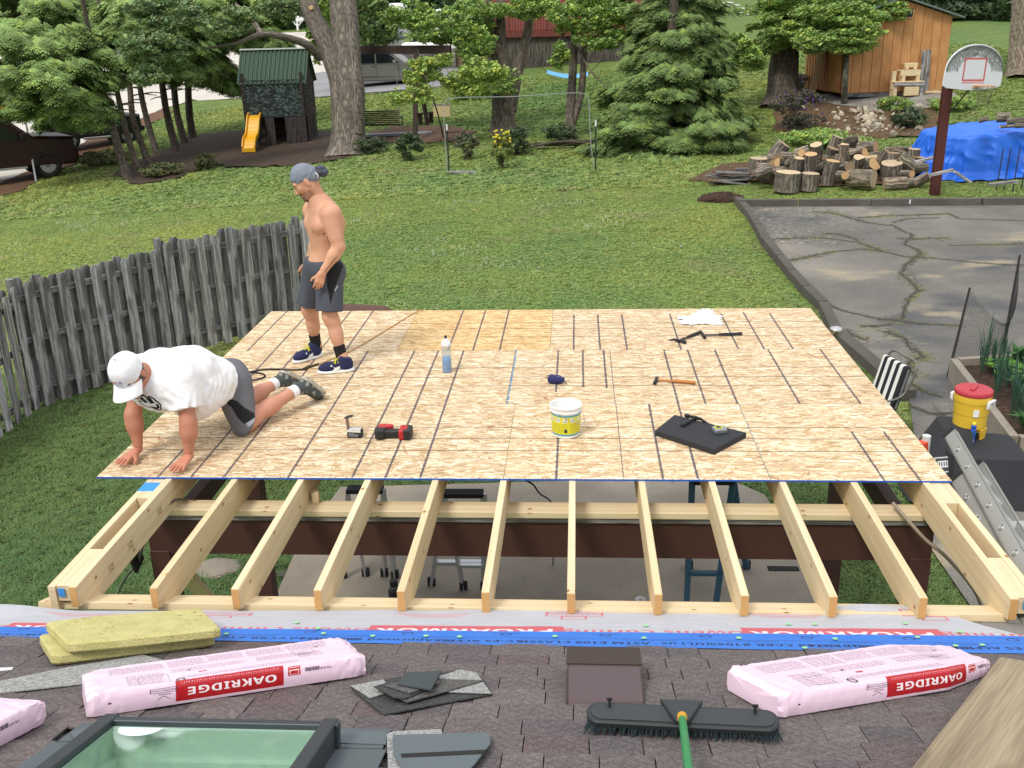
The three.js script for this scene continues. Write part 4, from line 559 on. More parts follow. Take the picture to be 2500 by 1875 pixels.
// crumpled towel
{
  const p = onDeck(1708, 784), o = thing('towel', 'crumpled white cloth at the far right of the deck', 'towel', [p.x, 0, p.z]);
  const n = 70, P = [], I = []; for (let j = 0; j <= n; j++) for (let i = 0; i <= n; i++) { const u = i / n * 2 - 1, v = j / n * 2 - 1; let r = Math.hypot(u, v), a = Math.atan2(v, u); const edge = 0.8 + 0.22 * noise(Math.cos(a) * 1.6, Math.sin(a) * 1.6, 3) + 0.1 * noise(Math.cos(a) * 4, Math.sin(a) * 4, 7); const x = u * 0.23 * edge * (1 + 0.1 * noise(u * 3, v * 3, 5)), z = v * 0.15 * edge; const fold = Math.abs(noise(u * 2.6 + v * 1.4, v * 2.2 - u, 2)) * 0.09 + Math.abs(noise(u * 6, v * 5, 9)) * 0.035; const k = clamp(1.15 - Math.max(Math.abs(u), Math.abs(v))); const y = 0.004 + (0.075 * Math.exp(-((u - 0.15) ** 2 * 5 + (v + 0.1) ** 2 * 4)) + fold) * sstep(0, 0.75, k + 0.02); P.push(x, y, z); }
  for (let j = 0; j < n; j++) for (let i = 0; i < n; i++) { const a = j * (n + 1) + i; I.push(a, a + n + 1, a + 1, a + 1, a + n + 1, a + n + 2); } const g = new THREE.BufferGeometry(); g.setAttribute('position', new THREE.Float32BufferAttribute(P, 3)); g.setIndex(I); g.computeVertexNormals(); mesh('cloth', g, mat([236, 237, 240], 0.95), o);
}
// hammers: along +x, head at the origin end
function hammer(label, a, b, handleM, kind, lift = 0) {
  const L = a.distanceTo(b), o = thing('hammer', label, 'hammer', [a.x, 0.001 + lift, a.z], yawTo(a, b), 'hammers lying on the deck'); const st = mat([52, 54, 58], 0.45, { metalness: 0.7 });
  const hd = [cyl(0.0135, 0.0135, 0.03, 12, 0, 0.015, 0.06, Math.PI / 2), cyl(0.009, 0.0115, 0.03, 10, 0, 0.015, 0.034, Math.PI / 2), rbox(0.024, 0.024, 0.036, 0.004, 0, 0.015, 0.004)];
  if (kind === 'ball') hd.push(sph(0.0145, 0, 0.016, -0.03)); else for (const s of [-1, 1]) { const c = extr([[0, 0.009], [0.03, 0.008], [0.07, -0.008], [0.1, -0.022], [0.098, -0.026], [0.065, -0.016], [0.03, -0.006], [0, -0.009]], 0.007, 0.001); c.rotateY(Math.PI / 2); c.rotateZ(0); c.translate(s > 0 ? 0.002 : -0.011, 0.016, -0.012); hd.push(xf(c, 0, 0, 0, 0, s * 0.12, 0)); }
  mesh('head', hd, st, o); const g = new THREE.CylinderGeometry(0.0085, 0.0075, L * 0.42, 8); g.scale(1, 1, 1.25); g.rotateZ(Math.PI / 2); g.translate(L * 0.2, 0.014, 0); mesh('shaft', g, handleM.shaft, o);
  const gl = lathe([[0, 0], [0.012, 0.002], [0.0145, 0.012], [0.0125, 0.05], [0.0135, L * 0.28], [0.0135, L * 0.42], [0.0105, L * 0.6], [0.0, L * 0.605]], 12); gl.rotateZ(Math.PI / 2); gl.translate(L, 0.0155, 0); mesh('grip', gl, handleM.grip, o); return o;
}
{
  const bg = mat([38, 40, 44], 0.7), sh = mat([96, 96, 94], 0.4, { metalness: 0.7 }), wood = mat([180, 116, 52], 0.55);
  hammer('black gripped claw hammer tilted left of its pair, below the white cloth', onDeck(1656, 836), onDeck(1712, 814), { shaft: M.black, grip: bg }, 'claw');
  hammer('steel shafted hammer with long black grip, right one of the pair', onDeck(1716, 822), onDeck(1812, 819), { shaft: sh, grip: bg }, 'ball');
  hammer('ball peen hammer with orange wooden handle', onDeck(1602, 932), onDeck(1698, 939), { shaft: wood, grip: wood }, 'ball');
  const PD = [[1601, 1050], [1744, 1096], [1820, 1056], [1647, 1013]].map(p => onY(p[0], p[1], 0.04)), c = PD.reduce((s, p) => s.add(p.clone().multiplyScalar(0.25)), V(0, 0, 0));
  const o = thing('kneeling_pad', 'thick black foam kneeling pad on the deck', 'kneeling pad', [c.x, 0.001, c.z]); const g = extr(PD.map(p => [p.x - c.x, -(p.z - c.z)]), 0.032, 0.004); g.rotateX(-Math.PI / 2); g.translate(0, 0.004, 0); triUV(g); mesh('foam', g, mat([48, 50, 54], 0.95, { bumpMap: T.fine, bumpScale: 0.006 }), o);
  hammer('black hammer lying on the kneeling pad', onY(1697, 1024, 0.045), onY(1664, 1042, 0.045), { shaft: M.black, grip: bg }, 'claw', 0.04);
  const tp = onY(1756, 1056, 0.04), t = thing('tape_measure', 'silver tape measure with yellow face on the kneeling pad', 'tape measure', [tp.x, 0.0405, tp.z], 0.25);
  mesh('case', rbox(0.085, 0.034, 0.072, 0.01, 0, 0.018, 0, 0, 0, 0, 3), mat([150, 156, 158], 0.35, { metalness: 0.6 }), t); mesh('badge', [cyl(0.027, 0.027, 0.002, 20, -0.006, 0.0362, -0.004)], mat([206, 196, 30], 0.5), t); mesh('badge_mark', [cyl(0.018, 0.018, 0.002, 20, -0.006, 0.0372, -0.004)], mat([40, 42, 44], 0.5), t); mesh('bumper', [rbox(0.088, 0.012, 0.075, 0.005, 0.0, 0.008, 0.0)], mat([70, 74, 78], 0.7), t);
}
// impact driver lying on its side
{
  const a = onDeck(918, 1068), b = onDeck(1006, 1068), o = thing('impact_driver', 'red and black cordless impact driver lying on the deck', 'power tool', [a.x, 0.001, a.z], yawTo(a, b)); const red = mat([176, 32, 34], 0.5), bk = mat([30, 31, 33], 0.6);
  const lay = (pts, d, y, m, nm, bv = 0.006) => { const g = extr(pts, d, bv); g.rotateX(-Math.PI / 2); g.translate(0, y, 0); return mesh(nm, g, m, o); };
  lay([[0.008, -0.04], [0.03, -0.052], [0.056, -0.04], [0.064, 0.0], [0.06, 0.045], [0.035, 0.06], [0.01, 0.05], [0.0, 0.0]], 0.048, 0.012, bk, 'motor_housing'); lay([[0.018, 0.016], [0.06, 0.022], [0.1, 0.03], [0.104, 0.05], [0.06, 0.06], [0.022, 0.056]], 0.03, 0.036, red, 'body_shell'); lay([[0.05, -0.03], [0.1, -0.022], [0.18, -0.018], [0.182, 0.016], [0.11, 0.022], [0.06, 0.03]], 0.034, 0.014, bk, 'handle');
  lay([[0.165, -0.045], [0.185, -0.048], [0.188, 0.046], [0.166, 0.042]], 0.056, 0.008, red, 'battery_foot'); mesh('battery', rbox(0.052, 0.066, 0.108, 0.008, 0.214, 0.036, 0.002, 0, 0, 0, 2), bk, o); mesh('battery_panel', rbox(0.022, 0.03, 0.07, 0.003, 0.2, 0.056, 0.0), red, o);
  mesh('chuck', cyl(0.013, 0.015, 0.04, 12, 0.04, 0.034, -0.075, Math.PI / 2), M.darkMetal, o); mesh('bit', cyl(0.0035, 0.0035, 0.05, 6, 0.04, 0.034, -0.11, Math.PI / 2), M.darkMetal, o); mesh('trigger', rbox(0.022, 0.02, 0.014, 0.004, 0.078, 0.03, -0.024), red, o);
}
// open screw box
{
  const p = onDeck(868, 1066), o = thing('screw_box', 'small open black and white cardboard box beside the driver', 'box', [p.x, 0.001, p.z], -0.12); const tx = canvasTex(128, 64, (c) => { c.fillStyle = 'rgb(30,31,34)'; c.fillRect(0, 0, 128, 64); c.fillStyle = 'rgb(216,216,214)'; c.fillRect(0, 0, 128, 18); for (let k = 0; k < 4; k++) { c.fillStyle = 'rgb(170,170,170)'; c.fillRect(10, 26 + k * 8, 60 + (k * 37) % 40, 3); } });
  mesh('tray', [box(0.092, 0.002, 0.05, 0, 0.002, 0), box(0.092, 0.055, 0.002, 0, 0.028, -0.025), box(0.002, 0.055, 0.05, -0.046, 0.028, 0), box(0.002, 0.055, 0.05, 0.046, 0.028, 0)], mat([40, 40, 43], 0.7), o); mesh('front_panel', box(0.092, 0.055, 0.002, 0, 0.028, 0.025), matT(tx, 0.6), o);
  mesh('inner_pack', rbox(0.084, 0.042, 0.042, 0.003, 0, 0.036, -0.002), mat([196, 194, 190], 0.7), o); mesh('side_flap', box(0.002, 0.085, 0.05, -0.047, 0.098, 0, 0, 0, 0.05), mat([150, 120, 104], 0.7), o); mesh('lid_flap', box(0.06, 0.002, 0.05, -0.034, 0.14, 0, 0, 0, 0.25), mat([36, 40, 46], 0.6), o);
}
// air hose and coil
{
  const y = 0.006, Dk = (a, b) => { const p = onDeck(a, b); p.y = y; return p; };
  const o = thing('air_hose', 'tan air hose trailing across the deck past the standing man', 'hose'); mesh('hose', tube([V(1.36, -0.3, -3.69), V(1.34, -0.02, -3.68), V(1.32, 0.012, -3.63), Dk(1000, 772), Dk(955, 800), Dk(915, 824), Dk(875, 848), Dk(840, 866), Dk(800, 882), Dk(775, 893)], 0.0055, 7, 70), mat([186, 148, 92], 0.6), o);
  mesh('coupler', [rod(Dk(778, 891), Dk(752, 899), 0.012, 0.01, 10), rod(Dk(756, 897), Dk(742, 904), 0.016, 0.014, 10)], mat([74, 64, 34], 0.5, { metalness: 0.5 }), o);
  const c = thing('black_hose_loop', 'loop of black hose on the deck behind the kneeling man', 'hose'); const k = Dk(600, 922), P = []; for (let i = 0; i < 16; i++) { const a = -2.6 + i / 15 * 5.4; P.push(V(k.x + Math.cos(a) * 0.15, y + 0.002 + i * 0.0002, k.z + Math.sin(a) * 0.1)); } mesh('hose', tube([...P, Dk(640, 905), Dk(720, 905), Dk(742, 904)].map((v, i) => i > 15 ? v.setY(y + 0.001) : v), 0.0065, 6, 90), M.blackR, c);
}
// cable over the left post and wire on the right
{
  const c = thing('extension_cable', 'grey cable draped over the beam end at the left post', 'cable'); const cm = mat([88, 82, 80], 0.6); mesh('cable', tube([atD(455, 1222, 6.05), atD(432, 1219, 6.0), atD(412, 1232, 5.93), atD(392, 1262, 5.85), atD(362, 1300, 5.85), atD(347, 1340, 5.9), atD(338, 1372, 6.1), atD(318, 1396, 6.5), atD(296, 1430, 7.2), atD(283, 1462, 8.0), atD(276, 1480, 8.6)], 0.008, 6, 80), cm, c);
  const d = thing('frayed_rope', 'old grey rope hanging from the plate at the right post', 'rope'); mesh('rope', tube([atD(2180, 1228, 5.72), atD(2200, 1252, 5.66), atD(2225, 1280, 5.62), atD(2260, 1318, 5.6), atD(2300, 1350, 5.6), atD(2340, 1392, 5.7), atD(2372, 1432, 5.9), atD(2392, 1470, 6.1), atD(2398, 1500, 6.3)], 0.011, 6, 70), mat([150, 136, 120], 0.95), d);
  const w = thing('light_bulb_housing', 'silver floodlight globe at the far right deck edge', 'floodlight'); const p = onY(2035, 808, -0.03); w.position.set(p.x + 0.02, p.y, p.z); mesh('globe', lathe([[0, -0.06], [0.03, -0.055], [0.05, -0.03], [0.058, 0.0], [0.055, 0.02], [0.045, 0.035], [0, 0.045]], 20), M.chrome, w); mesh('stem', rod(V(-0.02, -0.02, 0), V(-0.12, -0.08, 0.0), 0.014), M.alu, w); 
}
// ---------- people: smooth fields meshed with surface nets ----------
class Field {
  constructor(k = 0.03) { this.k = k; this.items = []; this.cuts = []; }
  cap(a, b, ra, rb = ra, k) { this.items.push({ t: 0, a: [a.x, a.y, a.z], d: [b.x - a.x, b.y - a.y, b.z - a.z], l2: Math.max(1e-9, a.distanceToSquared(b)), ra, rb, k: k ?? this.k }); return this; }
  ell(c, r, ax, k) { const A = ax || [V(1, 0, 0), V(0, 1, 0), V(0, 0, 1)]; this.items.push({ t: 1, c: [c.x, c.y, c.z], A: A.map(v => [v.x, v.y, v.z]), r, k: k ?? this.k }); return this; }
  cut(p, n) { this.cuts.push([p, n.clone().normalize()]); return this; } // removes the side n points to
  ev(x, y, z) {
    let d = 1e9;
    for (const q of this.items) {
      let e;
      if (q.t === 0) { const px = x - q.a[0], py = y - q.a[1], pz = z - q.a[2]; let t = (px * q.d[0] + py * q.d[1] + pz * q.d[2]) / q.l2; t = t < 0 ? 0 : t > 1 ? 1 : t; const ex = px - q.d[0] * t, ey = py - q.d[1] * t, ez = pz - q.d[2] * t; e = Math.sqrt(ex * ex + ey * ey + ez * ez) - (q.ra + (q.rb - q.ra) * t); }
      else { const px = x - q.c[0], py = y - q.c[1], pz = z - q.c[2]; let k0 = 0, k1 = 0; for (let i = 0; i < 3; i++) { const w = px * q.A[i][0] + py * q.A[i][1] + pz * q.A[i][2], u = w / q.r[i]; k0 += u * u; k1 += (u / q.r[i]) ** 2; } k0 = Math.sqrt(k0); k1 = Math.sqrt(k1); e = k1 < 1e-9 ? -Math.min(...q.r) : k0 * (k0 - 1) / k1; }
      const hh = Math.max(q.k - Math.abs(d - e), 0) / q.k; d = Math.min(d, e) - hh * hh * q.k * 0.25;
    }
    for (const [p, n] of this.cuts) d = Math.max(d, (x - p.x) * n.x + (y - p.y) * n.y + (z - p.z) * n.z);
    return d;
  }
  bounds(pad) { const lo = [1e9, 1e9, 1e9], hi = [-1e9, -1e9, -1e9]; for (const q of this.items) for (let i = 0; i < 3; i++) { if (q.t === 0) { const r = Math.max(q.ra, q.rb); lo[i] = Math.min(lo[i], q.a[i] - r, q.a[i] + q.d[i] - r); hi[i] = Math.max(hi[i], q.a[i] + r, q.a[i] + q.d[i] + r); } else { const r = Math.max(...q.r); lo[i] = Math.min(lo[i], q.c[i] - r); hi[i] = Math.max(hi[i], q.c[i] + r); } } return [lo.map(v => v - pad), hi.map(v => v + pad)]; }
}
function nets(f, cell, extra, lim) { // extra(x,y,z): added to the distance; lim: [lo, hi]
  const [lo, hi] = lim || f.bounds(cell * 3 + 0.012), n = [0, 1, 2].map(i => Math.ceil((hi[i] - lo[i]) / cell) + 1), S = new Float32Array(n[0] * n[1] * n[2]); const id = (i, j, k) => (k * n[1] + j) * n[0] + i;
  const ev = extra ? (x, y, z) => f.ev(x, y, z) + extra(x, y, z) : (x, y, z) => f.ev(x, y, z);
  for (let k = 0; k < n[2]; k++) for (let j = 0; j < n[1]; j++) for (let i = 0; i < n[0];) { const d = ev(lo[0] + i * cell, lo[1] + j * cell, lo[2] + k * cell); S[id(i, j, k)] = d; i++; const skip = Math.floor((Math.abs(d) - cell * 2.5 - (extra ? 0.02 : 0)) / cell * 0.7); for (let s = 0; s < skip && i < n[0]; s++, i++) S[id(i, j, k)] = d > 0 ? 1 : -1; }
  const vi = new Int32Array(S.length).fill(-1), P = [], I = [];
  for (let k = 0; k < n[2] - 1; k++) for (let j = 0; j < n[1] - 1; j++) for (let i = 0; i < n[0] - 1; i++) {
    let m = 0; const v = []; for (let c = 0; c < 8; c++) { const s = S[id(i + (c & 1), j + (c >> 1 & 1), k + (c >> 2))]; v.push(s); if (s < 0) m |= 1 << c; } if (m === 0 || m === 255) continue;
    let sx = 0, sy = 0, sz = 0, q = 0; for (const [a, b] of NE) { if ((v[a] < 0) === (v[b] < 0)) continue; const t = v[a] / (v[a] - v[b]); sx += lerp(a & 1, b & 1, t); sy += lerp(a >> 1 & 1, b >> 1 & 1, t); sz += lerp(a >> 2, b >> 2, t); q++; }
    vi[id(i, j, k)] = P.length / 3; P.push(lo[0] + (i + sx / q) * cell, lo[1] + (j + sy / q) * cell, lo[2] + (k + sz / q) * cell);
  }
  const quad = (a, b, c, d, fl) => { if (a < 0 || b < 0 || c < 0 || d < 0) return; fl ? I.push(a, b, c, a, c, d) : I.push(a, c, b, a, d, c); };
  for (let k = 1; k < n[2] - 1; k++) for (let j = 1; j < n[1] - 1; j++) for (let i = 1; i < n[0] - 1; i++) { const s = S[id(i, j, k)] < 0; if (s !== S[id(i + 1, j, k)] < 0) quad(vi[id(i, j - 1, k - 1)], vi[id(i, j, k - 1)], vi[id(i, j, k)], vi[id(i, j - 1, k)], s); if (s !== S[id(i, j + 1, k)] < 0) quad(vi[id(i - 1, j, k - 1)], vi[id(i - 1, j, k)], vi[id(i, j, k)], vi[id(i, j, k - 1)], s); if (s !== S[id(i, j, k + 1)] < 0) quad(vi[id(i - 1, j - 1, k)], vi[id(i, j - 1, k)], vi[id(i, j, k)], vi[id(i - 1, j, k)], s); }
  const g = new THREE.BufferGeometry(); g.setAttribute('position', new THREE.Float32BufferAttribute(P, 3)); g.setIndex(I);
  const N = new Float32Array(P.length), e = cell * 0.6; for (let i = 0; i < P.length; i += 3) { const [x, y, z] = [P[i], P[i + 1], P[i + 2]]; const nx = ev(x + e, y, z) - ev(x - e, y, z), ny = ev(x, y + e, z) - ev(x, y - e, z), nz = ev(x, y, z + e) - ev(x, y, z - e), L = Math.hypot(nx, ny, nz) || 1; N[i] = nx / L; N[i + 1] = ny / L; N[i + 2] = nz / L; }
  g.setAttribute('normal', new THREE.BufferAttribute(N, 3)); return g;
}
const NE = [[0, 1], [2, 3], [4, 5], [6, 7], [0, 2], [1, 3], [4, 6], [5, 7], [0, 4], [1, 5], [2, 6], [3, 7]];
function paint(g, fn) { const p = g.attributes.position, n = g.attributes.normal, C = new Float32Array(p.count * 3); for (let i = 0; i < p.count; i++) { const c = fn(p.getX(i), p.getY(i), p.getZ(i), n.getX(i), n.getY(i), n.getZ(i)); C[3 * i] = c[0]; C[3 * i + 1] = c[1]; C[3 * i + 2] = c[2]; } g.setAttribute('color', new THREE.BufferAttribute(C, 3)); return g; }
function planarUV(g0, ax, ay, o, w, hh, keep) { const q = g0.toNonIndexed(); g0.setIndex(null); for (const k of Object.keys(q.attributes)) g0.setAttribute(k, q.attributes[k]); const g = g0; const p = g.attributes.position, n = g.attributes.normal, U = new Float32Array(p.count * 2), v = V(), m = V(); for (let i = 0; i < p.count; i++) { v.set(p.getX(i), p.getY(i), p.getZ(i)).sub(o); m.set(n.getX(i), n.getY(i), n.getZ(i)); if (!keep || keep(m, v)) { U[2 * i] = v.dot(ax) / w; U[2 * i + 1] = v.dot(ay) / hh; } else { U[2 * i] = 0.004; U[2 * i + 1] = 0.004; } } for (let i = 0; i < p.count; i += 3) { let bad = false; for (let k = 0; k < 3; k++) if (U[2 * (i + k)] === Math.fround(0.004)) bad = true; if (bad) for (let k = 0; k < 6; k++) U[2 * i + k] = 0.004; } g.setAttribute('uv', new THREE.BufferAttribute(U, 2)); return g; }
function lin(r, g, b) { return new THREE.Color().setRGB(r / 255, g / 255, b / 255, THREE.SRGBColorSpace).toArray(); }
// hand: wrist, pointing direction, back-of-hand normal, thumb side
function hand(W, dir, nrm, thumb, size, curls, spread, k = 0.008) {
  const f = new Field(k); dir = dir.clone().normalize(); const sd = thumb.clone().addScaledVector(dir, -thumb.dot(dir)).normalize(); const up = nrm.clone().addScaledVector(dir, -nrm.dot(dir)).addScaledVector(sd, -nrm.dot(sd)).normalize(); const s = size;
  const at = (a, b, c) => W.clone().addScaledVector(dir, a * s).addScaledVector(sd, b * s).addScaledVector(up, c * s);
  f.cap(at(-0.03, 0, 0), at(0.01, 0, 0), 0.027 * s, 0.026 * s, 0.02);
  for (const b of [-0.027, -0.009, 0.009, 0.027]) f.cap(at(0.01, b * 0.6, 0), at(0.085, b, 0), 0.0165 * s, 0.0125 * s, 0.014);
  f.cap(at(0.02, 0.02, -0.006), at(0.05, 0.036, -0.008), 0.017 * s, 0.013 * s, 0.014);
  const len = [0.072, 0.08, 0.074, 0.058];
  [0.029, 0.0095, -0.0095, -0.028].forEach((b, i) => {
    let p = at(0.085 - Math.abs(b) * 0.25, b, 0), ang = 0; const sp = spread * (b / 0.03);
    let d = dir.clone().addScaledVector(sd, sp).normalize(); const c = curls[i];
    for (let j = 0; j < 3; j++) { ang += c * (j === 0 ? 0.8 : 1); const e = d.clone().multiplyScalar(Math.cos(ang)).addScaledVector(up, -Math.sin(ang)); const q = p.clone().addScaledVector(e, len[i] * s * [0.44, 0.31, 0.25][j]); f.cap(p, q, [0.0098, 0.009, 0.0082][j] * s, [0.009, 0.0082, 0.007][j] * s, 0.004); p = q; }
  });
  { let p = at(0.045, 0.036, -0.006); const d1 = dir.clone().multiplyScalar(0.75).addScaledVector(sd, 0.62 + spread * 0.6).addScaledVector(up, -0.2 - curls[4]).normalize(), d2 = dir.clone().addScaledVector(sd, 0.25 + spread * 0.5).addScaledVector(up, -0.25 - curls[4]).normalize(); const q = p.clone().addScaledVector(d1, 0.036 * s), r2 = q.clone().addScaledVector(d2, 0.03 * s); f.cap(p, q, 0.0125 * s, 0.0105 * s, 0.008).cap(q, r2, 0.0105 * s, 0.0085 * s, 0.005); }
  return f;
}
function headField(c, f, u, s = 1, neckTo, neckR = 0.055) {
  const l = u.clone().cross(f).normalize(); const at = (a, b, d) => c.clone().addScaledVector(f, a * s).addScaledVector(u, b * s).addScaledVector(l, d * s); const A = [f, u, l]; const F = new Field(0.022 * s);
  F.ell(at(-0.008, 0.035, 0), [0.097 * s, 0.092 * s, 0.077 * s], A).ell(at(0.025, -0.035, 0), [0.064 * s, 0.082 * s, 0.058 * s], A, 0.04 * s);
  for (const q of [-1, 1]) { F.cap(at(0.0, -0.055, 0.05 * q), at(0.068, -0.1, 0.014 * q), 0.018 * s, 0.017 * s); F.cap(at(0.055, -0.018, 0.046 * q), at(0.066, -0.022, 0.034 * q), 0.02 * s, 0.018 * s); F.cap(at(0.082, 0.026, 0.012 * q), at(0.074, 0.027, 0.046 * q), 0.011 * s, 0.010 * s, 0.012 * s); F.ell(at(-0.012, -0.004, 0.079 * q), [0.018 * s, 0.031 * s, 0.009 * s], A, 0.008 * s); F.ell(at(0.076, 0.006, 0.03 * q), [0.012 * s, 0.009 * s, 0.014 * s], A, 0.004 * s); }
  F.cap(at(0.088, 0.012, 0), at(0.108, -0.03, 0), 0.009 * s, 0.0125 * s, 0.012 * s); for (const q of [-1, 1]) F.ell(at(0.097, -0.034, 0.011 * q), [0.009 * s, 0.008 * s, 0.008 * s], A, 0.006 * s);
  F.cap(at(0.09, -0.058, -0.014), at(0.09, -0.058, 0.014), 0.0095 * s, 0.0095 * s, 0.008 * s).cap(at(0.088, -0.07, -0.012), at(0.088, -0.07, 0.012), 0.0095 * s, 0.0095 * s, 0.007 * s).cap(at(0.078, -0.1, -0.006), at(0.078, -0.1, 0.006), 0.02 * s, 0.02 * s, 0.02 * s);
  if (neckTo) F.cap(at(-0.02, -0.04, 0), neckTo, neckR * s, neckR * 1.12 * s, 0.035);
  F.loc = (x, y, z) => { const d = V(x, y, z).sub(c); return [d.dot(f) / s, d.dot(u) / s, d.dot(l) / s]; }; F.at = at; F.axes = A; return F;
}
const SKINN = (x, y, z) => 1 + 0.13 * fbm(x * 13, y * 13, z * 13, 4);
function blendUV(g) { g.setAttribute('uv', new THREE.BufferAttribute(new Float32Array(g.attributes.position.count * 2).fill(0.004), 2)); return g; }

// ===== standing man =====
{
  const P = thing('person', 'shirtless standing man in grey head wrap, dark shorts and navy running shoes', 'person', [0.82, 0, -2.1]); const base = P.position.clone(); const part = (n, g, m) => { if (Array.isArray(g)) g = merge(g); g.translate(-base.x, 0, -base.z); return mesh(n, g, m, P); };
  const f = V(-0.79, 0, 0.61), l = V(0.61, 0, 0.79), up = V(0, 1, 0), AX = [f, up, l];
  const hipL = V(0.885, 0.745, -2.04), hipR = V(0.745, 0.735, -2.19), knL = V(0.872, 0.43, -1.985), knR = V(0.65, 0.425, -2.205), anL = V(0.955, 0.1, -1.945), anR = V(0.66, 0.1, -2.29);
  const shL = V(0.955, 1.222, -1.985), shR = V(0.742, 1.205, -2.25), elL = V(1.0, 0.985, -1.945), wrL = V(0.872, 0.8, -1.885), elR = V(0.735, 0.955, -2.335), wrR = V(0.655, 0.79, -2.315), neck = V(0.842, 1.285, -2.115);
  const B = new Field(0.05);
  B.ell(V(0.82, 0.79, -2.11), [0.115, 0.13, 0.15], AX).ell(V(0.842, 0.93, -2.12), [0.1, 0.15, 0.126], AX).ell(V(0.85, 1.09, -2.12), [0.118, 0.155, 0.155], AX).ell(V(0.862, 1.19, -2.125), [0.1, 0.1, 0.165], AX, 0.06);
  for (const [q, s] of [[1, shL], [-1, shR]]) { const pc = V(0.85, 1.13, -2.12).addScaledVector(f, 0.075).addScaledVector(l, 0.07 * q); B.ell(pc, [0.045, 0.062, 0.075], AX, 0.03); B.cap(V(0.855, 1.245, -2.125).addScaledVector(l, 0.05 * q), s, 0.058, 0.064, 0.05); B.ell(s, [0.064, 0.07, 0.062], AX, 0.03); B.cap(V(0.86, 1.15, -2.12).addScaledVector(f, -0.06).addScaledVector(l, 0.1 * q), V(0.845, 0.98, -2.12).addScaledVector(f, -0.05).addScaledVector(l, 0.09 * q), 0.062, 0.05, 0.05); }
  B.cap(neck, V(0.81, 1.35, -2.1), 0.066, 0.058, 0.06).cap(V(0.86, 1.24, -2.12), neck, 0.09, 0.066, 0.06);
  B.cap(shL, elL, 0.056, 0.044).cap(shL.clone().lerp(elL, 0.35).addScaledVector(f, 0.012), shL.clone().lerp(elL, 0.7).addScaledVector(f, 0.012), 0.05, 0.044).cap(elL, elL.clone().lerp(wrL, 0.35), 0.043, 0.044, 0.03).cap(elL.clone().lerp(wrL, 0.3), wrL, 0.044, 0.027, 0.03);
  B.cap(shR, elR, 0.056, 0.042).cap(elR, elR.clone().lerp(wrR, 0.3), 0.042, 0.043, 0.03).cap(elR.clone().lerp(wrR, 0.3), wrR, 0.043, 0.027, 0.03);
  for (const [h0, k0, a0] of [[hipL, knL, anL], [hipR, knR, anR]]) { B.cap(h0, k0, 0.088, 0.056).cap(k0, k0.clone().lerp(a0, 0.12), 0.055, 0.05, 0.03).cap(k0.clone().lerp(a0, 0.15).addScaledVector(f, -0.018), k0.clone().lerp(a0, 0.5).addScaledVector(f, -0.012), 0.05, 0.046, 0.04).cap(k0.clone().lerp(a0, 0.4), a0, 0.044, 0.033, 0.04).cap(a0, a0.clone().setY(0.05), 0.034, 0.03); }
  let g = nets(B, 0.0095);
  // tattoo lines are drawn on the skin at their place on chest, ribs and forearm
  const x0 = 0.5, y0 = 0.02, w = 0.62, hh = 1.6; const sk = lin(208, 156, 126); // sun-warmed skin
  const tex = canvasTex(1024, 2048, (c, W, H) => { c.fillStyle = 'rgb(255,255,255)'; c.fillRect(0, 0, W, H); const X = x => (x - x0) / w * W, Y = y => H - (y - y0) / hh * H; c.strokeStyle = 'rgba(120,110,120,0.75)'; c.lineWidth = 4; const q = rng(3);
    for (let r = 0; r < 6; r++) for (let b = 0; b < 5; b++) { c.beginPath(); const xx = X(0.742 + b * 0.017 + r * 0.002 + q() * 0.004), yy = Y(1.222 - r * 0.0135 + b * 0.004); c.moveTo(xx, yy); c.lineTo(xx + 12 + q() * 9, yy - 3 + q() * 6); c.stroke(); }
    c.strokeStyle = 'rgba(40,36,40,0.9)'; c.lineWidth = 9; c.beginPath(); c.arc(X(0.892), Y(1.065), 20, 2.6, 5.6); c.stroke(); c.beginPath(); c.moveTo(X(0.905), Y(1.055)); c.bezierCurveTo(X(0.925), Y(1.04), X(0.905), Y(1.02), X(0.925), Y(0.995)); c.stroke();
    c.fillStyle = 'rgba(46,42,44,0.85)'; const a = [0.985, 0.915], b = [0.893, 0.81]; for (let k = 0; k < 22; k++) { const t = k / 22; c.save(); c.translate(X(lerp(a[0], b[0], t)), Y(lerp(a[1], b[1], t))); c.rotate(0.85); c.fillRect(-3, -9 - q() * 5, 6, 18 + q() * 12); c.restore(); } });
  const keepF = m => m.z > 0.05 || (m.x < -0.2 && m.z > -0.5);
  planarUV(g, V(1, 0, 0), V(0, 1, 0), V(x0, y0, 0), w, hh, keepF);
  const nip = V(0.85, 1.1, -2.12).addScaledVector(f, 0.13).addScaledVector(l, 0.085);
  paint(g, (x, y, z) => { const s = SKINN(x, y, z), lo = y < 0.45 ? 0.94 : 1; let c = [sk[0] * s * lo, sk[1] * s * lo * (y > 0.75 && y < 1.0 ? 1.02 : 0.99), sk[2] * s * lo]; const d = Math.hypot(x - nip.x, y - nip.y + 0.01, z - nip.z); if (d < 0.022) c = c.map((v, i) => v * [0.7, 0.55, 0.5][i]); return c; });
  const Hd = headField(V(0.757, 1.452, -2.085), V(-0.82, -0.545, 0.17).normalize(), V(-0.53, 0.84, 0.1).normalize(), 1.02, V(0.838, 1.3, -2.115), 0.056);
  { const fa = Hd.axes[0], ua = Hd.axes[1]; ua.addScaledVector(fa, -ua.dot(fa)).normalize(); }
  let hg = nets(Hd, 0.0045); const beard = lin(70, 52, 44);
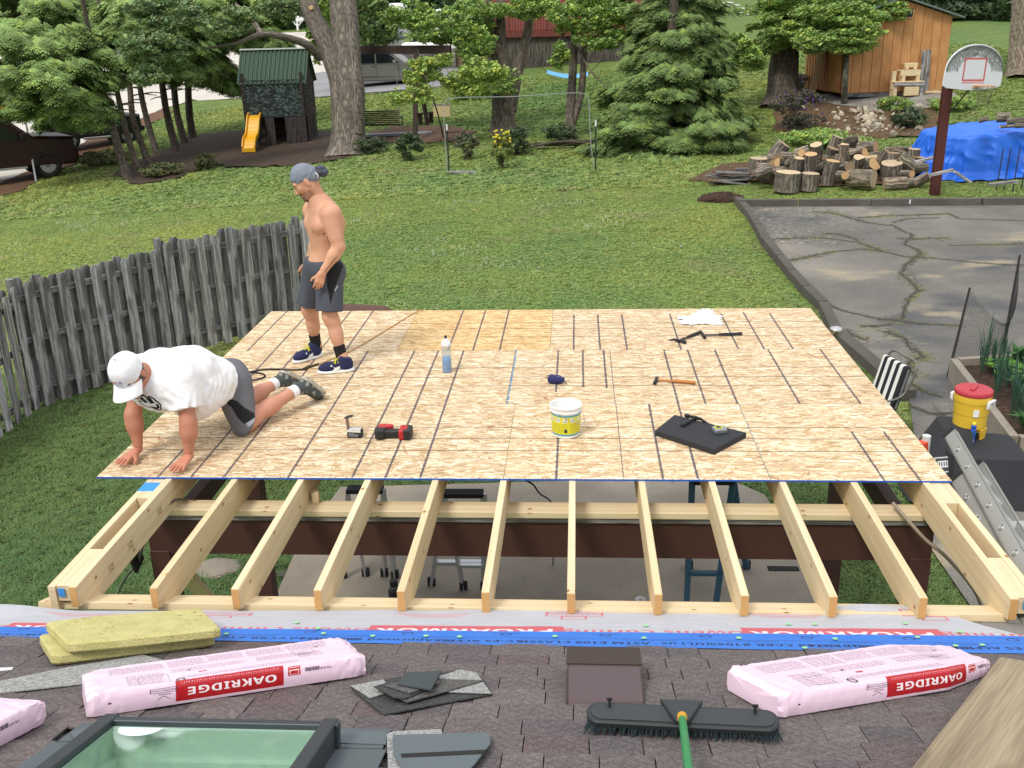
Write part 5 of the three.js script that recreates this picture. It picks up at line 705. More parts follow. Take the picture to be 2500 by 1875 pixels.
  paint(hg, (x, y, z) => { const [a, b, d] = Hd.loc(x, y, z), s = SKINN(x, y, z); let c = [sk[0] * s, sk[1] * s * 0.97, sk[2] * s * 0.95]; const mous = a > 0.075 && b < -0.04 && b > -0.06 && Math.abs(d) < 0.034, goat = a > 0.06 && b < -0.078 && Math.abs(d) < 0.034, stub = b < -0.05 && a > -0.0 && b < -0.03 - (0.06 - a) * 0.2; if (stub) c = c.map((v, i) => lerp(v, beard[i], 0.38)); if (mous || goat) c = c.map((v, i) => lerp(v, beard[i], 0.8)); if (a > 0.066 && b > 0.019 && b < 0.03 && Math.abs(d) > 0.01 && Math.abs(d) < 0.05) c = lin(44, 34, 30); if (a > 0.066 && Math.abs(b - 0.006) < 0.005 && Math.abs(Math.abs(d) - 0.03) < 0.012) c = Math.abs(Math.abs(d) - 0.03) < 0.006 ? lin(40, 30, 26) : lin(150, 130, 120); if (a > 0.084 && b < -0.057 && b > -0.075 && Math.abs(d) < 0.02) c = lin(150, 92, 84); return c; });
  const HL = hand(wrL, V(-0.34, -0.92, 0.12), V(0.45, -0.1, 0.89), V(-0.9, 0.3, 0.3), 0.92, [0.25, 0.3, 0.34, 0.38, 0.3], 0.05), HR = hand(wrR, V(-0.35, -0.93, 0.05), V(-0.3, 0.1, -0.95), V(-0.85, 0.3, 0.4), 0.92, [0.35, 0.4, 0.42, 0.45, 0.3], 0.04);
  const hands = [HL, HR].map(F => paint(nets(F, 0.0036), (x, y, z) => { const s = SKINN(x, y, z); return [sk[0] * s * 1.0, sk[1] * s * 0.93, sk[2] * s * 0.9]; }));
  const body = merge([g, blendUV(hg), ...hands.map(blendUV)]); part('body', body, matT(tex, 0.6, { vertexColors: true }));
  // ring
  { const rp = V(0.806, 0.69, -1.864); part('ring', xf(new THREE.TorusGeometry(0.0095, 0.0022, 6, 16), rp.x, rp.y, rp.z, 1.3, 0.3, 0), M.black); }
  // head wrap and knot
  { const F = new Field(0.02), A = Hd.axes, at = Hd.at; F.ell(at(-0.01, 0.04, 0), [0.102, 0.097, 0.084], A).ell(at(-0.07, 0.0, 0), [0.045, 0.05, 0.055], A, 0.05); const pn = at(0.09, 0.034, 0), pb = at(-0.1, -0.05, 0), dn = pb.clone().sub(pn), nn = dn.clone().cross(A[2]).normalize(); if (nn.dot(A[1]) > 0) nn.negate(); F.cut(pn, nn);
    part('head_wrap', nets(F, 0.005, (x, y, z) => { const [a, b, d] = Hd.loc(x, y, z); return 0.0028 * Math.sin(a * 60 + b * 110 + 4 * noise(x * 18, y * 18, z * 18)) * clamp(1 - b * 9) + 0.004 * noise(x * 22, y * 22, z * 22); }), mat([124, 132, 145], 0.95));
    const K = new Field(0.012), c = at(-0.138, 0.0, 0.01); K.ell(c, [0.04, 0.045, 0.046], A).ell(c.clone().addScaledVector(A[1], -0.02).addScaledVector(A[0], -0.012), [0.036, 0.036, 0.04], A); part('knot', nets(K, 0.005, (x, y, z) => 0.007 * Math.abs(noise(x * 34, y * 34, z * 34)) + 0.003 * Math.sin(y * 160)), mat([74, 80, 92], 0.95));
    const tq = at(-0.1, -0.005, 0.04); part('wrap_tie', tube([tq.clone().add(V(-0.01, 0.02, 0.012)), tq.clone().add(V(0.012, 0.0, 0.02)), tq.clone().add(V(0.008, -0.022, 0.016))], 0.005, 6), mat([206, 208, 210], 0.8)); }
  // shorts with black side panel
  { const mk = (h0, k0, sgn) => { const F = new Field(0.05); const hem = k0.clone().lerp(h0, sgn > 0 ? 0.15 : 0.13); const d = k0.clone().sub(h0).normalize(); F.cap(h0.clone().add(V(0, 0.02, 0)), hem.clone().addScaledVector(d, 0.05), 0.108, 0.102).cut(hem, d); return F; };
    const FL = mk(hipL, knL, 1), FR = mk(hipR, knR, -1), FP = new Field(0.05); FP.ell(V(0.818, 0.8, -2.11), [0.128, 0.15, 0.165], AX).ell(V(0.86, 0.75, -2.13), [0.115, 0.11, 0.155], AX).cut(V(0, 0.885, 0), V(0.05, 1, 0));
    const U = new Field(); U.ev = (x, y, z) => { const a = FL.ev(x, y, z), b = FR.ev(x, y, z), c = FP.ev(x, y, z), sm = (p, q, k) => { const t = Math.max(k - Math.abs(p - q), 0) / k; return Math.min(p, q) - t * t * k / 4; }; return sm(sm(a, c, 0.05), sm(b, c, 0.05), 0.02); };
    const sg = nets(U, 0.0085, (x, y, z) => 0.006 * Math.sin(x * 40 + z * 46 + 3 * noise(x * 5, y * 4, z * 5)) * sstep(0.75, 0.5, y) * 0.8 + 0.006 * noise(x * 12, y * 6, z * 12) + (y > 0.855 ? 0.003 * Math.sin((x - z) * 220) : 0), [[0.55, 0.4, -2.42], [1.1, 0.95, -1.82]]);
    const at = (px, py) => { const d = dirOf(px, py), t = (-1.93 - CAM.p.z) / d.z, p = CAM.p.clone().addScaledVector(d, t); return p; };
    const st = canvasTex(512, 512, (c, W, H) => { c.fillStyle = 'rgb(74,78,90)'; c.fillRect(0, 0, W, H); const q = rng(5); for (let k = 0; k < 6000; k++) { c.fillStyle = q() < 0.5 ? 'rgba(92,96,108,0.4)' : 'rgba(56,60,70,0.4)'; c.fillRect(q() * W, q() * H, 2, 3); } const X = x => (x - 0.55) / 0.6 * W, Y = y => H - (y - 0.38) / 0.58 * H; const poly = [[520, 715], [528, 790], [515, 850], [490, 930], [462, 1050], [452, 1000], [435, 930], [430, 850], [465, 775]].map(p => at(650 + p[0] * 0.3436, 380 + p[1] * 0.3436)); c.fillStyle = 'rgb(20,20,23)'; c.beginPath(); poly.forEach((p, i) => i ? c.lineTo(X(p.x), Y(p.y)) : c.moveTo(X(p.x), Y(p.y))); c.closePath(); c.fill(); const m = at(650 + 495 * 0.3436, 380 + 945 * 0.3436); c.save(); c.translate(X(m.x), Y(m.y)); c.rotate(-1.05); c.fillStyle = 'rgb(190,194,200)'; for (let k = 0; k < 6; k++) c.fillRect(-18 + k * 6, -4, 4, 8); c.restore(); });
    planarUV(sg, V(1, 0, 0), V(0, 1, 0), V(0.55, 0.38, 0), 0.6, 0.58, m => m.z > 0.0); const u = sg.attributes.uv; for (let i = 0; i < u.count; i++) if (u.getX(i) < 0.005) u.setXY(i, 0.02 + 0.1 * ((i * 7) % 13) / 13, 0.06); part('shorts', sg, matT(st, 0.9)); }
  // socks and shoes
  for (const [a0, toe, heel, nm] of [[anL, V(0.765, 0, -1.868), V(1.035, 0, -1.94), 'L'], [anR, V(0.507, 0, -2.108), V(0.685, 0, -2.315), 'R']]) {
    const kn = nm === 'L' ? knL : knR; const F = new Field(0.02); const top = a0.clone().lerp(kn, 0.32); F.cap(a0.clone().setY(0.06), top, 0.041, 0.047).cut(top, kn.clone().sub(a0)); part('sock', nets(F, 0.006), mat([24, 24, 26], 0.95));
    const d = toe.clone().sub(heel), L = d.length(); d.normalize(); const s = V(0, 1, 0).cross(d).normalize(), A = [d, V(0, 1, 0), s]; const at = (x, y, z) => heel.clone().addScaledVector(d, x).addScaledVector(s, z).setY(y);
    const U = new Field(0.035); U.ell(at(0.055, 0.06, 0), [0.055, 0.05, 0.036], A).ell(at(L * 0.5, 0.05, 0), [0.09, 0.042, 0.038], A).ell(at(L * 0.74, 0.042, 0.0), [0.065, 0.034, 0.043], A).cap(at(0.06, 0.06, 0), at(0.062, 0.108, 0), 0.042, 0.044).cut(V(0, 0.022, 0), V(0, -1, 0)).cut(at(0.06, 0.122, 0), V(0, 1, 0).addScaledVector(d, -0.35)); part('shoe', nets(U, 0.0055), mat([28, 34, 74], 0.85));
    const So = new Field(0.03); So.ell(at(0.06, 0.016, 0), [0.07, 0.024, 0.04], A).ell(at(L * 0.45, 0.014, 0), [0.1, 0.02, 0.037], A).ell(at(L * 0.73, 0.014, 0), [0.078, 0.02, 0.046], A).cut(V(0, 0.002, 0), V(0, -1, 0)).cut(V(0, 0.03, 0), V(0, 1, 0)); part('sole', nets(So, 0.0055), mat([232, 234, 236], 0.6));
    const pos = s.z > 0 ? 1 : -1; const sw = extr([[-0.062, 0.006], [-0.05, 0.028], [-0.043, 0.011], [-0.02, -0.002], [0.085, 0.036], [-0.008, -0.022], [-0.042, -0.024], [-0.058, -0.012]], 0.004, 0.001); const mtx = new THREE.Matrix4().makeBasis(d.clone().negate(), V(0, 1, 0), s.clone().multiplyScalar(pos)); sw.applyMatrix4(mtx); const c0 = at(L * 0.42, 0.05, pos * 0.036); sw.translate(c0.x, c0.y, c0.z); part('side_mark', sw, mat([236, 238, 240], 0.6));
    const lc = []; for (let k = 0; k < 4; k++) { const x = L * 0.42 + k * 0.02, y = 0.097 - k * 0.0055; lc.push(tube([at(x, y - 0.016, -0.03), at(x + 0.004, y + 0.003, -0.008), at(x - 0.004, y + 0.003, 0.008), at(x, y - 0.016, 0.03)], 0.0036, 5, 12)); } lc.push(tube([at(L * 0.4, 0.105, 0.0), at(L * 0.45, 0.112, 0.02), at(L * 0.52, 0.085, 0.042)], 0.0036, 5, 12), tube([at(L * 0.4, 0.105, 0.0), at(L * 0.43, 0.118, -0.018), at(L * 0.5, 0.09, -0.04)], 0.0036, 5, 12)); part('laces', lc, mat([220, 214, 50], 0.8));
  }
}
// ===== kneeling man =====
{
  const P = thing('person', 'heavy man on hands and knees in white cap, white t-shirt and grey shorts', 'person', [0.35, 0, -0.6]); const base = P.position.clone(); const part = (n, g, m) => { if (Array.isArray(g)) g = merge(g); g.translate(-base.x, 0, -base.z); return mesh(n, g, m, P); };
  const sk = lin(190, 130, 104);
  const wrL = V(0.378, 0.085, -0.2), elL = V(0.392, 0.262, -0.225), shL = V(0.362, 0.5, -0.29), wrR = V(0.012, 0.083, -0.3), elR = V(-0.004, 0.272, -0.33), shR = V(0.03, 0.498, -0.47);
  const hipL = V(0.48, 0.3, -0.8), hipR = V(0.4, 0.3, -0.98), knL = V(0.57, 0.066, -0.71), knR = V(0.44, 0.066, -1.08), anL = V(0.815, 0.145, -1.13), anR = V(0.585, 0.1, -1.4);
  const B = new Field(0.045);
  const arm = (s, e, w) => { B.cap(s, e, 0.062, 0.047).cap(e, e.clone().lerp(w, 0.35), 0.048, 0.05, 0.03).cap(e.clone().lerp(w, 0.3), w, 0.05, 0.03, 0.03); }; arm(shL, elL, wrL); arm(shR, elR, wrR);
  B.ell(V(0.2, 0.5, -0.39), [0.18, 0.13, 0.15]).ell(V(0.33, 0.41, -0.62), [0.15, 0.14, 0.16]);
  for (const [h0, k0, a0] of [[hipL, knL, anL], [hipR, knR, anR]]) B.cap(h0, k0, 0.1, 0.064).cap(k0, k0.clone().lerp(a0, 0.15), 0.062, 0.054).cap(k0.clone().lerp(a0, 0.12).add(V(0.0, 0.012, 0)), k0.clone().lerp(a0, 0.5), 0.055, 0.05).cap(k0.clone().lerp(a0, 0.4), a0, 0.05, 0.037);
  B.cap(V(0.17, 0.55, -0.33), V(0.12, 0.585, -0.22), 0.075, 0.07); B.cut(V(0, 0.003, 0), V(0, -1, 0));
  const g = nets(B, 0.0095);
  const cr = V(-0.2, 0.78, 0.6).normalize(), fw = V(-0.1, -0.62, 0.78).normalize(); cr.addScaledVector(fw, -cr.dot(fw)).normalize(); const hc = V(0.098, 0.6, -0.165);
  const Hd = headField(hc, fw, cr, 1.06, V(0.15, 0.56, -0.29), 0.066); const hg = nets(Hd, 0.0048), hair = lin(84, 74, 68);
  paint(hg, (x, y, z) => { const [a, b, d] = Hd.loc(x, y, z), s = SKINN(x, y, z); let c = [sk[0] * s, sk[1] * s * 0.92, sk[2] * s * 0.88]; if (a < 0.03 && b > -0.045 && a < 0.02 - b * 0.2 && !(Math.abs(d) > 0.082)) c = hair.map(v => v * s); if (a > 0.066 && b > 0.019 && b < 0.03 && Math.abs(d) > 0.01 && Math.abs(d) < 0.05) c = hair; return c; });
  const HL = hand(wrL.clone().add(V(-0.002, -0.035, 0.03)), V(-0.12, -0.1, 1), V(0, 1, 0.05), V(-1, 0, 0.1), 0.98, [0.06, 0.05, 0.05, 0.06, 0.0], 0.16), HR = hand(wrR.clone().add(V(-0.01, -0.035, 0.03)), V(-0.3, -0.1, 0.95), V(0, 1, 0.05), V(1, 0, 0.1), 0.98, [0.06, 0.05, 0.05, 0.06, 0.0], 0.18);
  const hands = [HL, HR].map(F => paint(nets(F.cut(V(0, 0.002, 0), V(0, -1, 0)), 0.0038), (x, y, z) => { const s = SKINN(x, y, z); return [sk[0] * s * 1.04, sk[1] * s * 0.95, sk[2] * s * 0.95]; }));
  paint(g, (x, y, z) => { const s = SKINN(x, y, z); const leg = z < -0.66; const q = leg ? [1.1, 1.16, 1.2] : [0.98, 0.96, 0.95]; return [sk[0] * s * q[0], sk[1] * s * q[1], sk[2] * s * q[2]]; });
  part('body', merge([g, hg, ...hands]), mat([255, 255, 255], 0.6, { vertexColors: true }));
  // t-shirt
  { const S = new Field(0.07); S.ell(V(0.195, 0.505, -0.39), [0.205, 0.175, 0.185]).ell(V(0.21, 0.43, -0.33), [0.15, 0.12, 0.13]).ell(V(0.3, 0.455, -0.56), [0.192, 0.192, 0.19]).ell(V(0.37, 0.365, -0.7), [0.18, 0.175, 0.19]).ell(V(0.345, 0.33, -0.52), [0.16, 0.15, 0.17]); S.cut(V(0.465, 0.39, -0.86), V(0.34, -0.22, -0.9)); S.cut(hc.clone().lerp(V(0.2, 0.55, -0.4), 0.3), hc.clone().sub(V(0.2, 0.52, -0.4)));
    const SL = (s, e) => { const F = new Field(0.05); const t = s.clone().lerp(e, 0.62), d = e.clone().sub(s).normalize(); F.cap(s.clone().add(V(0, 0.03, -0.02)), t.clone().addScaledVector(d, 0.06), 0.094, 0.088).cut(t, d); return F; }; const A = SL(shL, elL), C = SL(shR, elR);
    const U = new Field(); const sm = (p, q, k) => { const t = Math.max(k - Math.abs(p - q), 0) / k; return Math.min(p, q) - t * t * k / 4; }; U.ev = (x, y, z) => sm(sm(S.ev(x, y, z), A.ev(x, y, z), 0.06), C.ev(x, y, z), 0.06);
    const sg = nets(U, 0.0085, (x, y, z) => { const back = sstep(-0.45, -0.7, z); return 0.007 * Math.sin((x * 0.6 + z * 0.8 + 0.25 * y) * 95 + 3.5 * noise(x * 5, y * 5, z * 5)) * back * (0.5 + 0.5 * noise(x * 4, y * 9, z * 3)) + 0.018 * fbm(x * 7, y * 7, z * 7, 3) - 0.008 * Math.abs(noise(x * 13 + y * 9, y * 6, z * 14)) + 0.004 * Math.sin((y * 0.7 - x * 0.5 + z) * 90 + 4 * noise(x * 8, y * 8, z * 8)) * sstep(0.5, 0.36, y); }, [[-0.15, 0.1, -1.0], [0.66, 0.8, -0.1]]);
    const e0 = onDeck ? null : null; const ax = V(0.9, 0.05, 0.42).normalize(), ay = V(-0.1, 0.95, 0.3).normalize(); const o = V(0.06, 0.22, -0.3);
    const tx = canvasTex(512, 512, (c) => { c.fillStyle = 'rgb(238,238,240)'; c.fillRect(0, 0, 512, 512); const px = 512 / 0.5, X = 0.135, Yc = 0.19; c.save(); c.translate(X * px, 512 - Yc * px); c.scale(0.446, 0.446); c.translate(-575, -790); c.strokeStyle = c.fillStyle = 'rgb(34,34,36)'; const ln = (w, ...p) => { c.lineWidth = w; c.beginPath(); p.forEach((q, i) => i ? c.lineTo(...q) : c.moveTo(...q)); c.stroke(); }, fl = (...p) => { c.beginPath(); p.forEach((q, i) => i ? c.lineTo(...q) : c.moveTo(...q)); c.fill(); }; ln(19, [380, 680], [440, 702], [500, 692], [580, 655], [640, 690], [668, 672], [722, 720], [760, 830], [742, 900], [690, 925], [640, 902], [580, 852], [520, 830], [440, 800]); ln(34, [716, 810], [718, 862], [688, 888], [640, 878], [600, 850]); ln(24, [390, 716], [480, 738]); ln(18, [430, 776], [522, 766]); fl([495, 715], [552, 688], [618, 772], [560, 780]); fl([608, 698], [672, 692], [718, 782], [648, 782]); c.restore(); });
    planarUV(sg, ax, ay, o, 0.5, 0.5, (m, v) => m.z > 0.12 && m.y < 0.45 && v.dot(ax) < 0.26 && v.dot(ax) > 0 && v.dot(ay) > 0.02); part('t_shirt', sg, matT(tx, 0.92)); }
  // cap
  { const A = Hd.axes, at = Hd.at; const F = new Field(0.02); F.ell(at(-0.006, 0.045, 0), [0.115, 0.104, 0.093], A).cut(at(0, 0.008, 0), A[1].clone().negate()); const cg = nets(F, 0.005, (x, y, z) => 0.003 * noise(x * 20, y * 20, z * 20));
    const tx = canvasTex(256, 128, (c) => { c.fillStyle = 'rgb(236,237,240)'; c.fillRect(0, 0, 256, 128); c.font = 'bold italic 44px sans-serif'; c.fillStyle = 'rgb(204,44,58)'; c.fillText('MPL', 62, 62); c.fillStyle = 'rgb(84,60,160)'; c.fillText('X', 152, 62); c.fillStyle = 'rgb(120,60,170)'; c.beginPath(); c.moveTo(176, 44); c.lineTo(196, 54); c.lineTo(176, 64); c.fill(); c.fillStyle = 'rgb(70,110,190)'; for (let k = 0; k < 14; k++) c.fillRect(64 + k * 9, 74, 6, 10 - k % 3); });
    planarUV(cg, A[2], A[1], at(0, 0.02, -0.07), 0.14, 0.075, (m, v) => m.dot(A[0]) > 0.35 && v.dot(A[1]) > 0.002 && v.dot(A[1]) < 0.073 && v.dot(A[2]) > 0.002 && v.dot(A[2]) < 0.138); part('cap', cg, matT(tx, 0.85));
    const bp = []; const n = 18; const pts = [], I = []; for (let j = 0; j <= 8; j++) for (let i = 0; i <= n; i++) { const t = i / n * 2 - 1, r = j / 8; const wd = 0.094, fy = 0.092 * Math.sqrt(Math.max(0, 1 - t * t * 0.85)); const a0 = fy + r * (0.1 * (1 - 0.35 * t * t)) - 0.004, d = t * wd, b = 0.016 - 0.05 * t * t * (0.4 + 0.6 * r) - r * 0.018; pts.push([a0, b, d]); }
    const Pp = [], Ix = []; for (const s of [0, 1]) for (const [a, b, d] of pts) { const p = at(a, b + (s ? 0.004 : 0), d); Pp.push(p.x, p.y, p.z); } const N1 = pts.length; for (let j = 0; j < 8; j++) for (let i = 0; i < n; i++) { const a = j * (n + 1) + i; Ix.push(a, a + 1, a + n + 1, a + 1, a + n + 2, a + n + 1); Ix.push(N1 + a, N1 + a + n + 1, N1 + a + 1, N1 + a + 1, N1 + a + n + 1, N1 + a + n + 2); }
    for (let i = 0; i < n; i++) { const a = 8 * (n + 1) + i; Ix.push(a, a + 1, N1 + a, a + 1, N1 + a + 1, N1 + a); } const bg = new THREE.BufferGeometry(); bg.setAttribute('position', new THREE.Float32BufferAttribute(Pp, 3)); bg.setIndex(Ix); bg.computeVertexNormals(); part('cap_brim', bg, mat([234, 235, 238], 0.85)); part('cap_button', sph(0.008, ...at(-0.006, 0.153, 0).toArray()), mat([225, 226, 230], 0.8)); }
  // shorts
  { const mk = (h0, k0) => { const F = new Field(0.05); const d = k0.clone().sub(h0).normalize(), hem = k0.clone().lerp(h0, 0.12); F.cap(h0.clone(), hem.clone().addScaledVector(d, 0.06), 0.126, 0.096).cut(hem.clone().addScaledVector(d, 0.03), V(0.5, -0.62, -0.6)); return F; }; const FL = mk(hipL, knL), FR = mk(hipR, knR), FP = new Field(0.06); FP.ell(V(0.435, 0.315, -0.86), [0.14, 0.135, 0.175]).cut(V(0.36, 0.45, -0.74), V(-0.4, 0.3, 0.86));
    const sm = (p, q, k) => { const t = Math.max(k - Math.abs(p - q), 0) / k; return Math.min(p, q) - t * t * k / 4; }; const U = new Field(); U.ev = (x, y, z) => Math.max(sm(sm(FL.ev(x, y, z), FP.ev(x, y, z), 0.06), FR.ev(x, y, z), 0.04), 0.003 - y); const sg = nets(U, 0.0085, (x, y, z) => 0.008 * noise(x * 9, y * 9, z * 9), [[0.2, -0.02, -1.3], [0.8, 0.6, -0.5]]);
    const a = onDeck(0, 0); const at = (px, py) => { const d = dirOf(230 + px * 0.2712, 800 + py * 0.2712), t = (-0.7 - CAM.p.z) / d.z; return CAM.p.clone().addScaledVector(d, t); };
    const tx = canvasTex(256, 256, (c, W, H) => { c.fillStyle = 'rgb(104,104,110)'; c.fillRect(0, 0, W, H); const X = x => (x - 0.2) / 0.6 * W, Y = y => H - (y + 0.02) / 0.6 * H; const poly = [[1240, 622], [1300, 640], [1400, 720], [1465, 790], [1385, 825], [1330, 780], [1260, 690], [1200, 660]].map(p => at(...p)); c.fillStyle = 'rgb(24,24,27)'; c.beginPath(); poly.forEach((p, i) => i ? c.lineTo(X(p.x), Y(p.y)) : c.moveTo(X(p.x), Y(p.y))); c.closePath(); c.fill(); const q2 = [[1400, 822], [1465, 792], [1480, 815], [1420, 855]].map(p => at(...p)); c.fillStyle = 'rgb(166,170,180)'; c.beginPath(); q2.forEach((p, i) => i ? c.lineTo(X(p.x), Y(p.y)) : c.moveTo(X(p.x), Y(p.y))); c.closePath(); c.fill(); });
    planarUV(sg, V(1, 0, 0), V(0, 1, 0), V(0.2, -0.02, 0), 0.6, 0.6, m => m.z > -0.05); part('shorts', sg, matT(tx, 0.9)); }
  // socks and grey trainers, toes on the deck, heels up
  for (const [k0, a0, toe, lr] of [[knL, anL, V(0.925, 0.0, -1.33), 1], [knR, anR, V(0.68, 0.0, -1.6), -1]]) {
    const d = a0.clone().sub(k0).normalize(); const F = new Field(0.02), t0 = a0.clone().addScaledVector(d, -0.065); F.cap(t0, a0.clone().addScaledVector(d, 0.03), 0.047, 0.041).cut(t0, d.clone().negate()); part('sock', nets(F, 0.006), mat([232, 233, 238], 0.9));
    const heel = a0.clone().addScaledVector(d, 0.055).add(V(0.01, 0.045, 0)); const ball = toe.clone().setY(0.05); const D2 = ball.clone().sub(heel), L = 0.265; D2.normalize(); const toeE = heel.clone().addScaledVector(D2, L); const bk = d.clone().addScaledVector(D2, -d.dot(D2)).normalize(), sd = D2.clone().cross(bk).normalize(); const A = [D2, bk, sd]; // bk points out through the sole
    const at = (x, y, z) => heel.clone().addScaledVector(D2, x).addScaledVector(bk, y).addScaledVector(sd, z); const Up = new Field(0.035); Up.ell(at(0.05, -0.03, 0), [0.055, 0.05, 0.038], A).ell(at(0.13, -0.03, 0), [0.09, 0.042, 0.04], A).ell(at(0.2, -0.025, 0), [0.062, 0.035, 0.044], A).cap(at(0.05, -0.035, 0), a0, 0.042, 0.047).cut(V(0, 0.006, 0), V(0, -1, 0)).cut(a0.clone().addScaledVector(d, -0.012), d.clone().negate()); const ug = nets(Up, 0.0055);
    paint(ug, (x, y, z) => { const v = V(x, y, z).sub(heel), a = v.dot(D2), b = v.dot(bk), s = v.dot(sd); const w = noise(a * 26 + s * 20, b * 30, 4); return w > 0.28 && b < 0 ? lin(140, 146, 142) : (a > 0.2 || b > -0.008) ? lin(46, 50, 50) : lin(70, 77, 76); }); part('shoe', ug, mat([255, 255, 255], 0.8, { vertexColors: true }));
    const So = new Field(0.03); So.ell(at(0.05, 0.012, 0), [0.068, 0.02, 0.042], A).ell(at(0.14, 0.012, 0), [0.1, 0.018, 0.038], A).ell(at(0.205, 0.008, 0), [0.07, 0.018, 0.047], A).cut(V(0, 0.004, 0), V(0, -1, 0)); const og = nets(So, 0.0055); paint(og, (x, y, z) => { const b = V(x, y, z).sub(heel).dot(bk), a = V(x, y, z).sub(heel).dot(D2); return b > 0.024 && Math.sin(a * 120) > -0.2 ? lin(70, 70, 70) : lin(186, 180, 166); }); part('sole', og, mat([255, 255, 255], 0.8, { vertexColors: true }));
  }
}
// ---------- right of the deck: ladder, chair, cooler, beds ----------
{
  const o = thing('extension_ladder', 'grey aluminium extension ladder leaning along the right deck edge', 'ladder'); const lm = mat([172, 172, 168], 0.45, { metalness: 0.4 }), dk = mat([34, 35, 37], 0.8);
  const P1 = [atD(2318, 1056, 6.75), atD(2386, 1136, 6.45)], P2 = [atD(2336, 1165, 6.2), atD(2404, 1248, 5.9)], dir = atD(2503, 1338, 5.3).sub(atD(2386, 1136, 6.45)).normalize();
  const rail = (a, L, nm) => { const z = dir.clone(), cr = P1[1].clone().sub(P1[0]).normalize(), y = z.clone().cross(cr).normalize(), x = y.clone().cross(z); const m = new THREE.Matrix4().makeBasis(x, y, z); const g = [box(0.008, 0.082, L, 0, 0, L / 2), box(0.032, 0.008, L, 0.012, 0.04, L / 2), box(0.032, 0.008, L, 0.012, -0.04, L / 2)]; g.forEach(k => { k.applyMatrix4(m); k.translate(a.x, a.y, a.z); }); const r = mesh('rail', g, lm, o); const cp = rbox(0.05, 0.095, 0.05, 0.008, 0.008, 0, -0.005); cp.applyMatrix4(m); cp.translate(a.x, a.y, a.z); mesh('end_cap', cp, dk, r); for (let k = 0.34; k < L; k += 0.305) { const e = xf(new THREE.TorusGeometry(0.017, 0.005, 6, 14), -0.006, 0, k, 0, Math.PI / 2, 0); e.applyMatrix4(m); e.translate(a.x, a.y, a.z); mesh('rung_eyelet', e, M.alu, r); } };
  rail(P1[0], 2.9); rail(P1[1], 2.9); rail(P2[0], 2.6); rail(P2[1], 2.6);
  for (let k = 0.34; k < 2.7; k += 0.305) mesh('rung', rod(P1[0].clone().addScaledVector(dir, k), P1[1].clone().addScaledVector(dir, k), 0.016, 0.016, 10), lm, o); for (let k = 0.3; k < 2.4; k += 0.305) mesh('rung', rod(P2[0].clone().addScaledVector(dir, k), P2[1].clone().addScaledVector(dir, k), 0.016, 0.016, 10), lm, o);
  const b = P1[1].clone().addScaledVector(dir, 0.95); mesh('guide_bracket', [rbox(0.15, 0.05, 0.06, 0.006, b.x - 0.01, b.y - 0.01, b.z, 0.3, -0.4, 0.3)], lm, o);
}
{ // chair with striped cushion
  const tp = onY(2176, 948, -1.75), gy = h(tp.x, tp.z) + 0.055, o = thing('patio_chair', 'patio chair with black and white striped cushion', 'chair', [tp.x - 0.28, gy, tp.z + 0.06], -1.3); const tx = canvasTex(128, 16, c => { for (let k = 0; k < 8; k++) { c.fillStyle = k % 2 ? 'rgb(30,30,36)' : 'rgb(220,220,214)'; c.fillRect(k * 16, 0, 16, 16); } }, [1, 1]);
  const cu = (w, l) => { const g = new RoundedBoxGeometry(w, 0.09, l, 3, 0.035); const p = g.attributes.position, U = new Float32Array(p.count * 2); for (let i = 0; i < p.count; i++) { U[2 * i] = p.getX(i) / w + 0.5; U[2 * i + 1] = 0.5; } g.setAttribute('uv', new THREE.BufferAttribute(U, 2)); return g; };
  const s = mesh('seat_cushion', cu(0.52, 0.52), matT(tx, 0.9), o); s.position.set(0, 0.46, 0.05); const b = mesh('back_cushion', cu(0.52, 0.56), matT(tx, 0.9), o); b.position.set(0, 0.76, -0.27); b.rotation.x = Math.PI / 2 - 0.25; 
  mesh('frame', [tube([V(-0.29, 0, 0.3), V(-0.29, 0.62, 0.28), V(-0.29, 0.64, -0.1), V(-0.28, 0.7, -0.28), V(-0.27, 1.06, -0.42), V(0, 1.08, -0.43), V(0.27, 1.06, -0.42), V(0.28, 0.7, -0.28), V(0.29, 0.64, -0.1), V(0.29, 0.62, 0.28), V(0.29, 0, 0.3)], 0.014, 6, 60), tube([V(-0.29, 0.4, 0.28), V(-0.28, 0.38, -0.2), V(-0.28, 0, -0.38)], 0.013, 6), tube([V(0.29, 0.4, 0.28), V(0.28, 0.38, -0.2), V(0.28, 0, -0.38)], 0.013, 6), box(0.54, 0.02, 0.5, 0, 0.4, 0.05)], mat([120, 122, 112], 0.5, { metalness: 0.5 }), o);
}
const tblP = atD(2362, 1062, 11.2), tblG = -2.47;
